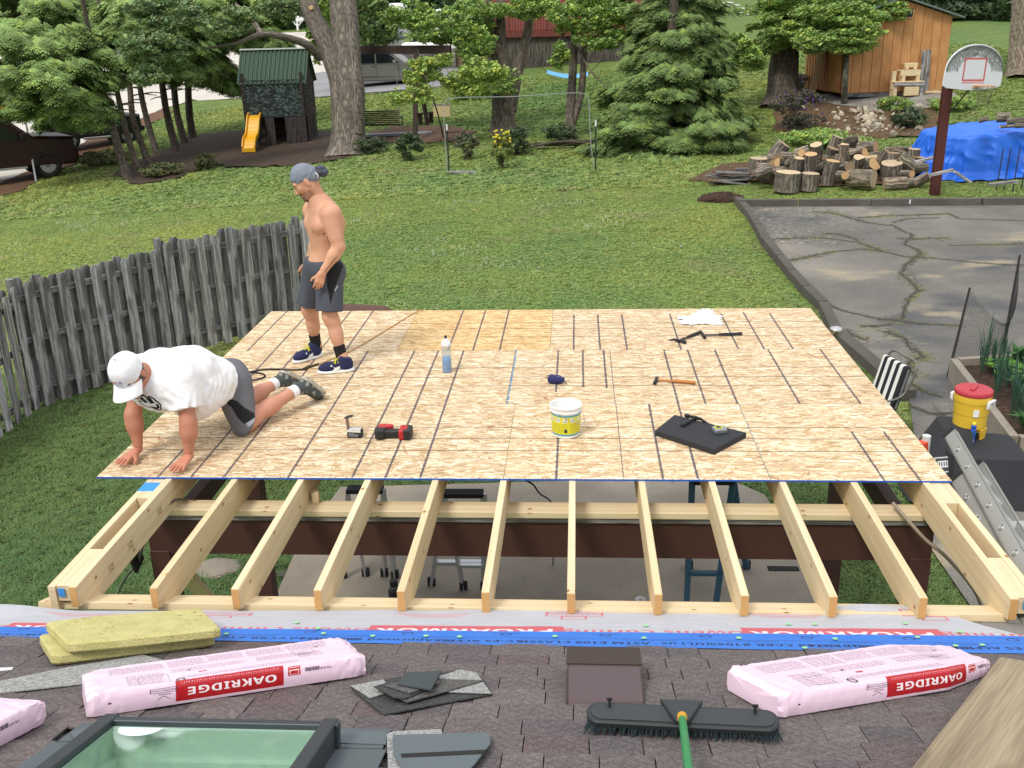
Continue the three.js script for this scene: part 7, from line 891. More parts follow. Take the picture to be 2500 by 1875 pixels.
{
  const X = V(1, 0.05, 0.1), up = V(0.05, 1, 0.05), tow = V(0.15, 0.1, 1); // axes: sideways, upright, towards the viewer
  const F = 'firewood rounds in the log pile'; const K = (x, y, D) => atD(1600 + 0.407 * x, 0.407 * y, D); const z = 0.00432;
  const list = [ // x, y (centre), depth, radius px, length px, axis, bark, cut, split, label
    [790, 1088, 25.4, 74, 112, up, M.bark, M.cutPale, 0, 'widest upright stump at the front left of the log pile'],
    [925, 1090, 25.4, 52, 100, up, M.bark, M.cut, 0, 'upright stump just right of the widest stump'],
    [1045, 1045, 25.9, 44, 165, V(0.12, 1, 0.1), M.bark, M.cutOrange, 0, 'tall leaning log with orange cut top at the front of the pile'],
    [1120, 1050, 25.3, 25, 90, tow, M.bark, M.cutOrange, 0, 'small log with round pink end facing the court'],
    [1235, 1070, 25.3, 54, 150, V(0.8, 0.05, 0.62), M.barkL, M.cut, 0, 'large lying log with big oval cut face at the front of the pile'],
    [1440, 1105, 25.2, 42, 130, X, M.barkL, M.cut, 0, 'ridged bark log lying sideways at the front right of the pile'],
    [1415, 1022, 25.9, 64, 95, V(-0.1, 1, 0.2), M.bark, M.cut, 0, 'broad grey stump behind the sideways front log'], [1545, 1095, 25.3, 28, 80, X, M.bark, M.cutDark, 0, 'low dark log near the hoop pole base'], [1600, 1078, 25.2, 30, 90, V(0.8, 0.5, 0.3), M.barkL, M.cut, 0, 'grey log leaning towards the hoop pole'], [1507, 1042, 25.5, 22, 100, V(0.35, 0.1, 1), M.bark, M.cutOrange, 0, 'slim log end facing the court near the hoop pole'],
    [615, 990, 26.4, 56, 84, up, M.bark, M.cut, 0, 'upright stump at the far left of the log pile'], [655, 1030, 25.8, 32, 100, V(1, 0.4, 0.3), M.bark, M.cutDark, 0, 'bark log lying below the far left stump'], [735, 1035, 25.9, 36, 90, V(1, 0.1, 0.6), M.barkM, M.cutDark, 0, 'dark log wedged behind the widest stump'],
    [850, 1000, 26.1, 38, 110, V(0.1, 1, 0.15), M.bark, M.cutPale, 0, 'upright log with pale cut top, mid left of the pile'], [930, 985, 25.9, 38, 130, V(-0.08, 1, 0.25), M.bark, M.cutOrange, 0, 'upright log with orange cut top above the second stump'], [1000, 1010, 26.2, 34, 90, V(0.7, 0.5, 0.4), M.barkD, M.cutDark, 0, 'dark barked log at the middle of the pile'],
    [1145, 1000, 26.0, 32, 100, tow, M.bark, M.cutDark, 0, 'hollow log end facing the court'], [1215, 985, 25.9, 40, 90, V(0.1, 0.9, 0.4), M.barkL, M.cutPale, 1, 'pale split log standing in the middle of the pile'], [1302, 985, 25.9, 42, 70, V(0.25, 0.35, 1), M.bark, M.cutOrange, 1, 'half moon log with orange cut face'], [1285, 950, 26.2, 26, 90, V(1, 0.15, 0.2), M.cutPale, M.cutPale, 1, 'white split billet on top of the half moon log'],
    [1120, 950, 26.3, 30, 78, X, M.barkG, M.cut, 0, 'mossy short log lying in the middle of the pile'], [1210, 915, 26.5, 30, 92, V(1, 0.35, 0.2), M.barkL, M.cutPale, 1, 'split log with pale side near the top of the pile'], [1362, 960, 26.4, 34, 120, V(0.5, 1, 0.1), M.barkM, M.cut, 0, 'leaning grey log right of the middle'], [1405, 940, 26.2, 20, 70, tow, M.bark, M.cutDark, 0, 'ring shaped log end with hollow centre'], [1450, 952, 26.3, 20, 60, V(-0.3, 0.2, 1), M.bark, M.cut, 0, 'small log end right of the hollow ring'],
    [1510, 978, 25.9, 42, 120, V(0.8, -0.55, 0.3), M.barkG, M.cut, 0, 'mossy log sloping down towards the hoop pole'], [1590, 1005, 25.8, 26, 84, X, M.bark, M.cutPale, 1, 'split log just left of the hoop pole'], [1548, 935, 26.5, 38, 84, up, M.bark, M.cut, 0, 'upright stump behind the mossy sloping log'],
    [738, 905, 26.8, 48, 110, V(0.55, 0.8, 0.1), M.bark, M.cut, 0, 'tilted stump on the upper left of the pile'], [800, 945, 26.5, 34, 110, V(1, -0.1, 0.3), M.barkM, M.cutDark, 0, 'brown log lying on the upper left of the pile'], [880, 915, 26.8, 36, 90, V(1, 0.35, 0.2), M.barkL, M.cut, 0, 'grey log behind the pale topped logs'], [968, 905, 26.8, 38, 88, V(-0.25, 1, 0.3), M.barkG, M.cutPale, 0, 'mossy tilted log with pale top, upper middle'],
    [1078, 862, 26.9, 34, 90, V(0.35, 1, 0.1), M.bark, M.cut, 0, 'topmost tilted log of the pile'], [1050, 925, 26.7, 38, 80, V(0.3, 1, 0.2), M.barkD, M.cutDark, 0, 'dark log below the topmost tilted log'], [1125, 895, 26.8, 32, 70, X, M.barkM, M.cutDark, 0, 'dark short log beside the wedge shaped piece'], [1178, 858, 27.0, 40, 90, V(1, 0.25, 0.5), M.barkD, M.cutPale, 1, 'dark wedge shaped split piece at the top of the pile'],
    [1272, 885, 26.7, 40, 110, V(0.8, 0.1, 0.65), M.barkM, M.cutOrange, 0, 'log with bright orange oval end at the top right'], [1430, 895, 27.0, 18, 110, V(1, 0.1, 0.2), M.barkL, M.cutPale, 1, 'thin pale split stick behind the pile'], [1470, 905, 26.9, 16, 90, V(1, -0.2, 0.2), M.barkL, M.cutPale, 1, 'short pale split stick behind the pile'], [1515, 890, 26.8, 14, 60, tow, M.bark, M.cutOrange, 0, 'thin round stick end behind the pile'], [1330, 1010, 26.6, 40, 110, V(0.2, 1, 0), M.barkD, M.cutDark, 0, 'dark upright log hidden behind the half moon log'], [900, 1040, 26.3, 40, 90, V(1, 0.1, 0.3), M.barkD, M.cutDark, 0, 'dark log in the gap behind the front stumps'], [1160, 1060, 25.9, 34, 90, V(1, 0.2, 0.2), M.barkM, M.cutDark, 0, 'brown log behind the large lying log'], [690, 960, 26.5, 34, 100, V(1, 0.2, 0.4), M.barkM, M.cut, 1, 'torn brown log below the tilted stump'], [1070, 1000, 26.5, 36, 110, V(0.9, 0.3, 0.2), M.barkD, M.cutDark, 0, 'dark log in the centre of the pile'], [1250, 930, 27.0, 40, 120, V(0.9, 0.1, 0.1), M.barkD, M.cutDark, 0, 'dark log at the back of the pile']];
  { const q = rng(19), ax = [X, tow, V(0.9, 0.3, 0.3), V(0.6, 0.6, 0.4), V(-0.5, 0.2, 0.9), up], bm = [M.bark, M.barkL, M.barkM, M.barkG], cm = [M.cut, M.cutPale, M.cutOrange, M.cutDark], sp = 'left end|back left|left middle|upper left|centre back|upper centre|right of centre|upper right|back right|right end'.split('|'); for (let i = 0; i < 40; i++) { const t = q(), x = 640 + t * 940, y = 1010 - q() * 110 * Math.sin(0.35 + t * 2.5); list.push([x, y, 26.1 + q() * 0.9, 22 + q() * 20, 60 + q() * 50, ax[q() * 6 | 0], bm[q() * 4 | 0], cm[q() * 4 | 0], q() < 0.4 ? 1 : 0, '']); const l = list.at(-1); l[9] = ['grey', 'pale barked', 'brown', 'mossy'][bm.indexOf(l[6])] + (l[8] ? ' split' : '') + ' log with ' + ['tan', 'pale', 'orange', 'dark'][cm.indexOf(l[7])] + ' ends, ' + ['lying sideways', 'end on', 'tilted', 'leaning', 'turned left', 'upright'][ax.indexOf(l[5])] + ', ' + sp[t * 10 | 0] + ' of the pile'; } }
  list.forEach((l, i) => { const c = K(l[0], l[1], l[2]); c.y = Math.max(c.y, h(c.x, c.z) + (l[5] === up ? l[4] * z * 0.47 : l[3] * z * 0.7)); logPiece('log', l[9], c, l[3] * z, l[4] * z, l[5], l[6], l[7], i * 1.7, F, l[8]); });
  // bark plank scraps, left of the logs
  const q = rng(17), labs = ['longest dark bark slab on top of the slab heap', 'dark bark slab at the left end of the slab heap', 'pale edged slab leaning on the slab heap', 'dark slab at the front of the slab heap', 'cracked slab in the middle of the slab heap', 'thin slab sticking out towards the stumps', 'lowest slab of the heap', 'slab under the leaning pale one', 'short slab at the back of the heap'];
  [[470, 930, 0.9, 0.1], [380, 965, 0.7, 0.25], [510, 960, 0.6, -0.3], [470, 985, 0.8, 0.05], [430, 945, 0.9, -0.12], [570, 940, 0.7, 0.15], [450, 1000, 0.9, 0], [520, 980, 0.7, -0.5], [540, 925, 0.6, 0.3]].forEach(([x, y, L, a], i) => { const c = K(x, y, 26.6 + (i % 3) * 0.2); c.y = h(c.x, c.z) + 0.06 + (1000 - y) * 0.0034; const o = thing('bark_slab', labs[i], 'bark slab', c, a, 'bark slabs heaped left of the logs'); const g = rbox(L, 0.05, 0.2, 0.012, 0, 0, 0, (q() - 0.5) * 0.5, 0, (q() - 0.5) * 0.3); const p = g.attributes.position; for (let k = 0; k < p.count; k++) p.setY(k, p.getY(k) + 0.03 * noise(p.getX(k) * 4, p.getZ(k) * 9, i)); mesh('slab', triUV(g, 'x', i), i === 2 ? M.greyL : M.greyD, o); });
  // earth mound
  { const c = K(400, 1098, 25); c.y = h(c.x, c.z); const o = thing('earth_mound', 'low mound of dark earth left of the log pile', 'earth mound', c); const g = new THREE.SphereGeometry(1, 40, 20, 0, 6.3, 0, 1.6), p = g.attributes.position; for (let k = 0; k < p.count; k++) { const x = p.getX(k), y = p.getY(k), zz = p.getZ(k); const n = 1 + 0.3 * fbm(x * 2, y * 2, zz * 2, 3); p.setXYZ(k, x * 0.6 * n, y * 0.17 * (1 + 0.9 * fbm(x * 5, zz * 5, 2, 3)), zz * 0.42 * n); } g.computeVertexNormals(); mesh('soil', triUV(g), tinted(matT(T.mulch, 0.98), [0.8, 0.62, 0.55]), o); }
  // stake
  const sp = onG(1745, 378); const st = thing('wooden_stake', 'thin rusty stake between the spruce and the slab heap', 'stake', sp); mesh('stake', triUV(rbox(0.045, 0.62, 0.03, 0.004, 0, 0.3, 0), 'y'), mat([92, 66, 50], 0.9), st);
}
// ---------- blue tarp over a heap ----------
{
  const c = V(0, 0, 0), a = onG(2262, 415), b = onG(2440, 455); const cx = a.x + 1.95, cz = a.z + 0.1; const o = thing('tarp_heap', 'bright blue tarpaulin draped over a heap behind the hoop', 'tarpaulin', [cx, h(cx, cz), cz]); const nu = 240, nv = 46, P = [], I = [];
  const hx = 2.05, hz = 1.3, H = 1.12; for (let j = 0; j <= nv; j++) for (let i = 0; i <= nu; i++) {
    const th = i / nu * 6.2832, t = j / nv; const cs = Math.cos(th), sn = Math.sin(th), sq = Math.pow(Math.pow(Math.abs(cs), 4) + Math.pow(Math.abs(sn), 4), -0.25); const X = cs * sq, Z = sn * sq; let rad, y; if (t < 0.42) { rad = t / 0.42; y = H + 0.1 * fbm(X * rad * 1.2, Z * rad * 1.2, 4, 3) - 0.12 * rad * rad * rad + 0.1 * X * rad; } else { const k = (t - 0.42) / 0.58; rad = 1 + 0.13 * k + 0.16 * Math.pow(k, 5); y = lerp(H - 0.12 + 0.1 * X, 0.03, k) ; }
    const k = clamp((t - 0.34) / 0.66); const fold = Math.sin(th * 15 + 5 * noise(cs * 2, sn * 2, 3)) * 0.1 + Math.sin(th * 37 + 7 * noise(cs * 3, sn * 3, 9)) * 0.045; rad += k * (1 - 0.3 * k) * fold + k * (0.1 * fbm(cs * 2.5, sn * 2.5 + y, 7, 3) - 0.16 * Math.abs(noise(cs * 4 + y * 2.2, sn * 5 - y * 1.6, 11))); y += (t < 0.42 ? 0.12 * Math.abs(noise(X * rad * 4, Z * rad * 3, 2)) + 0.05 * Math.abs(noise(X * rad * 9, Z * rad * 7, 5)) : 0) + (k > 0.9 ? 0.05 * noise(th * 6, k * 9) : 0);
    const wx = X * rad * hx, wz = Z * rad * hz; P.push(wx, y + (k > 0.8 ? h(cx + wx, cz + wz) - h(cx, cz) : 0), wz);
  }
  for (let j = 0; j < nv; j++) for (let i = 0; i < nu; i++) { const q = j * (nu + 1) + i; I.push(q, q + 1, q + nu + 1, q + 1, q + nu + 2, q + nu + 1); }
  const g = new THREE.BufferGeometry(); g.setAttribute('position', new THREE.Float32BufferAttribute(P, 3)); g.setIndex(I); g.computeVertexNormals(); mesh('tarpaulin', g, mat([30, 104, 218], 0.5, { side: THREE.DoubleSide }), o);
  const top = (px, py, D, r, L, ax, lab, cutM) => { logPiece('log', lab, atD(px, py, D), r, L, ax, M.bark, cutM || M.cutPale, px, 'logs holding down the tarp'); };
  top(2402, 292, 24.9, 0.06, 0.24, V(1, 0.3, 0.3), 'small forked stick lying on the blue tarp'); top(2450, 287, 25.2, 0.12, 0.3, V(1, 0.1, 0.6), 'pale log end on the right of the blue tarp'); top(2490, 294, 25.0, 0.08, 0.6, V(1, 0.1, 0.2), 'grey log lying behind the pale sticks on the tarp'); top(2470, 308, 24.7, 0.04, 0.6, V(1, 0.02, -0.15), 'thin pale stick at the front edge of the tarp top'); top(2495, 306, 24.6, 0.06, 0.3, V(1, 0.1, 0.3), 'bleached stub at the right photo edge on the tarp');
  [[2300, 421, 23.9, 0.55, 0.25, 'grey board lying at the left foot of the tarp'], [2350, 432, 23.7, 0.5, -0.7, 'grey board slanting down at the tarp foot'], [2450, 447, 23.6, 0.7, 0.08, 'grey board behind the black stakes'], [2258, 390, 24.6, 0.5, 0.3, 'pale board between the logs and the tarp']].forEach(([px, py, D, L, t, lab], i) => { const p = atD(px, py, D); p.y = Math.max(p.y, h(p.x, p.z) + 0.05); const k = thing('old_board', lab, 'board', p, 0.1, 'old boards round the tarp'); mesh('board', triUV(rbox(L, 0.06, 0.12, 0.006, 0, 0, 0, 0, 0, t * 0.8), 'x', i), M.greyL, k); });
  [[2432, 466, 362], [2450, 465, 362], [2472, 470, 360], [2492, 462, 380]].forEach(([px, py, ty], i) => { const p = onG(px, py), tp = atD(px + 18, ty, p.clone().sub(CAM.p).dot(FW) - 0.1).sub(p); const k = thing('steel_stake', ['leftmost', 'second', 'third', 'rightmost'][i] + ' of the thin black steel stakes before the tarp', 'stake', p, 0, 'black steel stakes'); mesh('rod', rod(V(0, -0.05, 0), V(tp.x, tp.y, tp.z), 0.016, 0.014, 6), M.black, k); });
}
// ---------- orange board and batten shed ----------
{
  const C = atD(2051, 236, 36), Rr = atD(2302, 232, 36.4); C.y = Rr.y = -0.2; const fx = Rr.clone().sub(C), W = fx.length(); fx.normalize(); const yaw = Math.atan2(-fx.z, fx.x); const o = thing('garden_shed', 'orange board and batten garden shed on the bank', 'shed', C, yaw); const D = 3.4, Hs = 2.62, Hp = 3.24; // local: x along the front, -z back
  const sid = pixTex(256, 256, (u, v) => { const a = aniso(u, v, 6, 30, 121) * 0.4 + tn(u, v, 5, 122) * 0.6; return mixc(C8(178, 124, 76), C8(210, 156, 104), a); }, [0.7, 0.7]); const sm = matT(sid, 0.85), dark = mat([60, 34, 18], 0.9);
  mesh('core', [box(W - 0.06, Hs, D - 0.06, W / 2, Hs / 2 + 0.02, -D / 2)], dark, o); const topY = x => Hs + (Hp - Hs) * (1 - Math.abs(x - W / 2) / (W / 2));
  { const gg = extr([[0.03, Hs], [W - 0.03, Hs], [W / 2, Hp - 0.02]], D - 0.06); gg.translate(0, 0, -D + 0.03); mesh('gable_core', gg, dark, o); }
  const n = 11; for (let i = 0; i < n; i++) { const x0 = i * W / n + 0.011, x1 = (i + 1) * W / n - 0.011; const g = extr([[x0, 0.06], [x1, 0.06], [x1, topY(x1) - 0.02], ...(x0 < W / 2 && x1 > W / 2 ? [[W / 2, Hp - 0.02]] : []), [x0, topY(x0) - 0.02]], 0.02, 0.003); mesh('siding_board', triUV(g, 'y', i * 0.7), sm, o); }
  for (let i = 0; i < 14; i++) { const z0 = -i * D / 14 - 0.02; const g = box(0.022, Hs - 0.08, D / 14 - 0.07, -0.012, Hs / 2 + 0.03, z0 - D / 28); mesh('siding_board', triUV(g, 'y', i), sm, o); }
  const dr = mesh('door', triUV(box(0.03, 1.8, 0.95, -0.045, 0.98, -0.6), 'y'), sm, o); for (const s of [-1, 1]) mesh('brace', triUV(box(0.02, 1.9, 0.09, -0.07, 0.98, -0.6, s * 0.46), 'y'), sm, dr);
  const w = mesh('window', [box(0.42, 0.05, 0.04, 0, 0.17, 0), box(0.42, 0.05, 0.04, 0, -0.17, 0), box(0.05, 0.34, 0.04, -0.2, 0, 0), box(0.05, 0.34, 0.04, 0.2, 0, 0)], sm, o); w.position.set(W * 0.57, 2.76, 0.04); mesh('pane', box(0.36, 0.3, 0.01, 0, 0, -0.008), mat([40, 46, 58], 0.2), w); mesh('glazing_bar', [box(0.02, 0.3, 0.02, -0.05, 0, 0), box(0.02, 0.3, 0.02, 0.06, 0, 0)], M.black, w);
  const rm = mat([104, 116, 116], 0.6); for (const s of [-1, 1]) { const L = Math.hypot(W / 2 + 0.35, (Hp - Hs) * (W / 2 + 0.35) / (W / 2)), ang = Math.atan2(Hp - Hs, W / 2); const g = box(L, 0.05, D + 0.5, 0, 0, 0, 0, 0, s * -ang); g.translate(W / 2 + s * (W / 2 + 0.35) / 2, (Hp + Hs - (Hp - Hs) * 0.35 / (W / 2)) / 2 + 0.05, -D / 2); const r = mesh('roof', g, rm, o); const rb = []; for (let k = -5; k <= 5; k++) { const q = box(L, 0.03, 0.03, 0, 0.035, 0, 0, 0, s * -ang); q.translate(W / 2 + s * (W / 2 + 0.35) / 2, (Hp + Hs - (Hp - Hs) * 0.35 / (W / 2)) / 2 + 0.05, -D / 2 + k * 0.35); rb.push(q); } mesh('roof_rib', rb, rm, r); }
  mesh('skid', triUV(box(W - 0.3, 0.12, 0.12, W / 2, -0.02, 0.05)), M.greyD, o); mesh('skid', triUV(box(W - 0.3, 0.12, 0.12, W / 2, -0.02, -1.5)), M.greyD, o);
  // things against the shed
  const loc = (x, z, y = 0) => V(x, y, z).applyAxisAngle(V(0, 1, 0), yaw).add(C); const gl = (x, z) => { const p = loc(x, z); p.y = h(p.x, p.z) + 0.06; return p; };
  { const k = thing('pallet_steps', 'stepped stack of tan wooden pallets against the shed', 'pallets', gl(W * 0.56, 0.45), yaw); const b = (w2, hh, d, x, y, z) => mesh('pallet_board', triUV(rbox(w2, hh, d, 0.006, x, y, z), 'x', x + y), [M.lumberB, M.greyL, M.lumber][(Math.abs(x * 50 + y * 31) | 0) % 3], k); b(1.15, 0.12, 0.06, 0, 0.42, 0.32); b(1.15, 0.03, 0.4, 0, 0.5, 0.12); for (const x of [-0.5, 0, 0.5]) b(0.13, 0.4, 0.3, x, 0.2, 0.15); b(0.55, 0.3, 0.05, 0.08, 0.18, 0.36); b(0.75, 0.17, 0.06, 0.1, 0.78, 0.1); b(0.75, 0.03, 0.4, 0.1, 0.88, -0.08); for (const x of [-0.15, 0.4]) b(0.12, 0.26, 0.3, x, 0.64, 0.0); b(0.5, 0.12, 0.06, 0.2, 1.04, -0.1); b(0.5, 0.03, 0.25, 0.2, 1.11, -0.2); for (const x of [0.05, 0.35]) b(0.1, 0.1, 0.2, x, 0.96, -0.15); b(0.14, 0.62, 0.12, -0.52, 0.56, 0.1); }
  for (const [x, lab] of [[W * 0.745, 'left'], [W * 0.79, 'right']]) { const k = thing('leaning_plank', lab + ' one of two grey planks leaning upright on the shed', 'plank', gl(x, 0.22), yaw, 'grey planks leaning on the shed'); mesh('board', triUV(rbox(0.15, 1.5, 0.04, 0.005, 0, 0.72, 0, -0.08), 'y', x), M.grey, k); }
  { const k = thing('leaning_board', 'tan board leaning on the dark side of the shed', 'board', gl(-0.35, -1.5), yaw); mesh('board', triUV(rbox(0.04, 1.9, 0.6, 0.006, 0.05, 0.9, 0, 0, 0, -0.2), 'y'), tinted(M.lumberB, [0.62, 0.46, 0.34]), k); }
  { const k = thing('stone_heap', 'heap of pale stones at the back corner of the shed', 'stones', gl(-0.5, -2.7)); const q = rng(41); for (let i = 0; i < 26; i++) mesh('stone', xf(new THREE.DodecahedronGeometry(0.09 + q() * 0.06, 0), (q() - 0.5) * 0.6, 0.08 + q() * 0.45, (q() - 0.5) * 1.0, q() * 3, q() * 3, 0, [1.3, 0.7, 1]), q() < 0.5 ? M.concrete : M.greyL, k); }
  { const k = thing('grey_sheet', 'crumpled grey sheet on the ground beside the shed door', 'sheet', gl(-0.75, -0.9)); const g = rbox(1.0, 0.05, 0.4, 0.02, 0, 0.08, 0, 0, 0.4, 0.12, 3); const p = g.attributes.position; for (let i = 0; i < p.count; i++) p.setY(i, p.getY(i) + 0.06 * noise(p.getX(i) * 5, p.getZ(i) * 5)); g.computeVertexNormals(); mesh('sheet', g, mat([120, 128, 138], 0.7), k); }
  [[W * 0.8, 0.6, 0.3, 'small offcut board lying below the grey planks'], [W * 0.86, 0.75, -0.1, 'short tan board on the gravel']].forEach(([x, z, t, lab], i) => { const k = thing('offcut', lab, 'board', gl(x, z), yaw + t); mesh('board', triUV(rbox(0.55, 0.08, 0.14, 0.006, 0, 0.06, 0), 'x', i), M.lumberB, k); });
}
// rubble on the bank
{ const q = rng(43), sg = [0, 1, 2].map(i => { const g = new THREE.DodecahedronGeometry(1, 0); const p = g.attributes.position; for (let k = 0; k < p.count; k++) { const n = 1 + 0.25 * noise(p.getX(k) * 1.5 + i * 9, p.getY(k) * 1.5, p.getZ(k) * 1.5); p.setXYZ(k, p.getX(k) * n, p.getY(k) * 0.6 * n, p.getZ(k) * n); } g.computeVertexNormals(); return g; }); const im = new THREE.InstancedMesh(sg[0], mat([178, 168, 152], 0.9), 160); const d = new THREE.Object3D(), c = new THREE.Color(); for (let i = 0; i < 160; i++) { const a = i < 90 ? onG(2120 + (q() + q() - 1) * 40, 300 + (q() + q() - 1) * 36) : onG(1960 + q() * 300, 262 + q() * 76); d.position.set(a.x, h(a.x, a.z) + 0.09, a.z); d.rotation.set(q() * 3, q() * 3, q() * 3); d.scale.setScalar(0.05 + q() * q() * 0.13); d.updateMatrix(); im.setMatrixAt(i, d.matrix); const v = 0.5 + q() * 0.7; c.setRGB(v, v * (0.95 + q() * 0.05), v * 0.92); im.setColorAt(i, c); } im.name = 'rubble'; tag(im, 'pale rubble stones spilling down the bank below the shed', 'rubble', null, 'stuff'); scene.add(im); }
// ---------- foliage kit ----------
const leafM = new THREE.MeshPhysicalMaterial({ color: 0xffffff, roughness: 0.75, transmission: 0.25, thickness: 0 }); const needleM = mat([255, 255, 255], 0.85);
const LEAF = (() => { const q = rng(61), P = []; for (let k = 0; k < 7; k++) { const o = [(q() - 0.5) * 0.24, (q() - 0.5) * 0.16, (q() - 0.5) * 0.24], a = q() * 6.28, t = 0.15 + q() * 0.9, s = 0.055 + q() * 0.035; const d = [Math.cos(a) * Math.cos(t), -Math.sin(t) * 0.8, Math.sin(a) * Math.cos(t)], n = [-Math.sin(a), 0, Math.cos(a)]; const pt = (u, v, w = 0) => [o[0] + d[0] * u * s + n[0] * v * s, o[1] + d[1] * u * s + w * s, o[2] + d[2] * u * s + n[2] * v * s]; const A = pt(0, 0), B = pt(0.35, 0.75, 0.1), Bt = pt(1.0, 0.6, -0.05), C = pt(1.5, 0, 0.0), D = pt(0.35, -0.75, 0.1), Dt = pt(1.0, -0.6, -0.05), M0 = pt(0.8, 0, -0.12); P.push(...A, ...B, ...M0, ...B, ...Bt, ...M0, ...Bt, ...C, ...M0, ...C, ...Dt, ...M0, ...Dt, ...D, ...M0, ...D, ...A, ...M0); } const g = new THREE.BufferGeometry(); g.setAttribute('position', new THREE.Float32BufferAttribute(P, 3)); g.computeVertexNormals(); return g; })();
const SPRAY = (() => { const q = rng(62), P = []; // drooping flat conifer spray along +x
  const br = (x0, y0, z0, a, L, w) => { const n = 4; for (let k = 0; k < n; k++) { const t = k / n, x = x0 + Math.cos(a) * L * t, z = z0 + Math.sin(a) * L * t, y = y0 - 0.35 * L * t * t; for (const s of [-1, 1]) { const b = a + s * (0.9 - 0.3 * t), l = w * (1 - 0.45 * t) * (0.7 + q() * 0.5); const ex = x + Math.cos(b) * l, ez = z + Math.sin(b) * l, ey = y - 0.25 * l - q() * 0.012; const px = -Math.sin(b) * l * 0.3, pz = Math.cos(b) * l * 0.3; P.push(x + px * 0.4, y, z + pz * 0.4, x - px * 0.4, y, z - pz * 0.4, ex, ey, ez, x + Math.cos(b) * l * 0.5 + px, (y + ey) / 2 + 0.004, z + Math.sin(b) * l * 0.5 + pz, x - px * 0.3, y, z - pz * 0.3, ex, ey, ez); } } };
  br(0, 0, 0, 0, 0.4, 0.17); br(0.08, -0.01, 0, 0.75, 0.26, 0.13); br(0.08, -0.01, 0, -0.75, 0.26, 0.13);
  const g = new THREE.BufferGeometry(); g.setAttribute('position', new THREE.Float32BufferAttribute(P, 3)); g.computeVertexNormals(); return g; })();
let seedT = 200;
function crown(parent, blobs, kind, n, s0, s1, tone, name = 'crown') { if (kind === 'leaf' && s1 < 2) { n = Math.round(n * 1.7); s0 *= 0.66; s1 *= 0.7; } // blobs: [centre, rx, ry, rz] in world space
  const q = rng(seedT++), im = new THREE.InstancedMesh(kind === 'leaf' ? LEAF : SPRAY, kind === 'leaf' ? leafM : needleM, n), d = new THREE.Object3D(), c = new THREE.Color(), b0 = parent.position; const vol = blobs.map(b => Math.pow(b[1] * b[2] * b[3], 0.72)), tot = vol.reduce((a, b) => a + b, 0); let k = 0;
  blobs.forEach((b, bi) => { const m = Math.round(n * vol[bi] / tot); const lobes = []; for (let i = 0; i < 26; i++) { const u = q() * 2 - 1, a = q() * 6.28, r = Math.sqrt(1 - u * u), sh = 0.55 + 0.45 * q(); lobes.push([Math.cos(a) * r * sh, u * sh, Math.sin(a) * r * sh, 0.26 + q() * 0.26]); }
    for (let i = 0; i < m && k < n; i++) { const L = lobes[q() * 26 | 0]; const u = q() * 2 - 1, a = q() * 6.28, r = Math.sqrt(1 - u * u), rad = L[3] * Math.pow(q(), 0.4); const x = L[0] + Math.cos(a) * r * rad, y = L[1] + u * rad * 0.7, z = L[2] + Math.sin(a) * r * rad;
      d.position.set(b[0].x + x * b[1] - b0.x, b[0].y + y * b[2] - b0.y, b[0].z + z * b[3] - b0.z); if (kind === 'leaf') d.rotation.set((q() - 0.5) * 0.9, q() * 6.28, (q() - 0.5) * 0.9); else d.rotation.set((q() - 0.5) * 0.4, -Math.atan2(z, x) + (q() - 0.5) * 1.4, -0.15 - q() * 0.55, 'YXZ'); const s = lerp(s0, s1, q()); d.scale.set(s, s, s); d.updateMatrix(); im.setMatrixAt(k, d.matrix);
      const v = 0.5 + 0.8 * q(), y2 = q() < 0.22 ? (kind === 'leaf' ? 1.6 : 1.4) : 1; c.setRGB(tone[0] * v * y2, tone[1] * v * (y2 > 1 ? 1.25 : 1), tone[2] * v); im.setColorAt(k, c); k++; } });
  im.count = k; im.name = name; im.userData.kind = 'stuff'; im.castShadow = im.receiveShadow = true; parent.add(im); return im;
}
function trunkGeo(pts, rads, seed = 0, flare = 0, n = 18) { // swept tapered trunk with ridged bark, points relative to the tree
  const cu = new THREE.CatmullRomCurve3(pts), S = Math.max(10, pts.length * 7), P = [], U = [], I = []; const len = cu.getLength();
  for (let j = 0; j <= S; j++) { const t = j / S, p = cu.getPoint(t), tg = cu.getTangent(t), x = V(1, 0, 0).addScaledVector(tg, -tg.x).normalize(), z = tg.clone().cross(x); const f = t * (rads.length - 1), i0 = Math.min(rads.length - 2, Math.floor(f)), r = lerp(rads[i0], rads[i0 + 1], f - i0); for (let i = 0; i <= n; i++) { const a = i / n * 6.2832; let k = r * (1 + 0.07 * noise(Math.cos(a) * 2 + seed, Math.sin(a) * 2, t * len * 0.8) + 0.04 * noise(Math.cos(a) * 6, Math.sin(a) * 6 + seed, t * len)); if (flare) { const e = Math.max(0, 1 - t * len / 0.9); k *= 1 + flare * e * e * (0.6 + 0.6 * Math.abs(Math.sin(a * 2.5 + seed))); } P.push(p.x + (x.x * Math.cos(a) + z.x * Math.sin(a)) * k, p.y + (x.y * Math.cos(a) + z.y * Math.sin(a)) * k, p.z + (x.z * Math.cos(a) + z.z * Math.sin(a)) * k); U.push(t * len, i / n * 6.28 * rads[0]); } }
  for (let j = 0; j < S; j++) for (let i = 0; i < n; i++) { const a = j * (n + 1) + i; I.push(a, a + 1, a + n + 1, a + 1, a + n + 2, a + n + 1); }
  const g = new THREE.BufferGeometry(); g.setAttribute('position', new THREE.Float32BufferAttribute(P, 3)); g.setAttribute('uv', new THREE.Float32BufferAttribute(U, 2)); g.setIndex(I); g.computeVertexNormals(); return g;
}
const B = (px, py, D, rx, ry, rz) => [atD(px, py, D), rx * D / 2404, ry * D / 2404, (rz ?? Math.min(rx, ry)) * D / 2404];
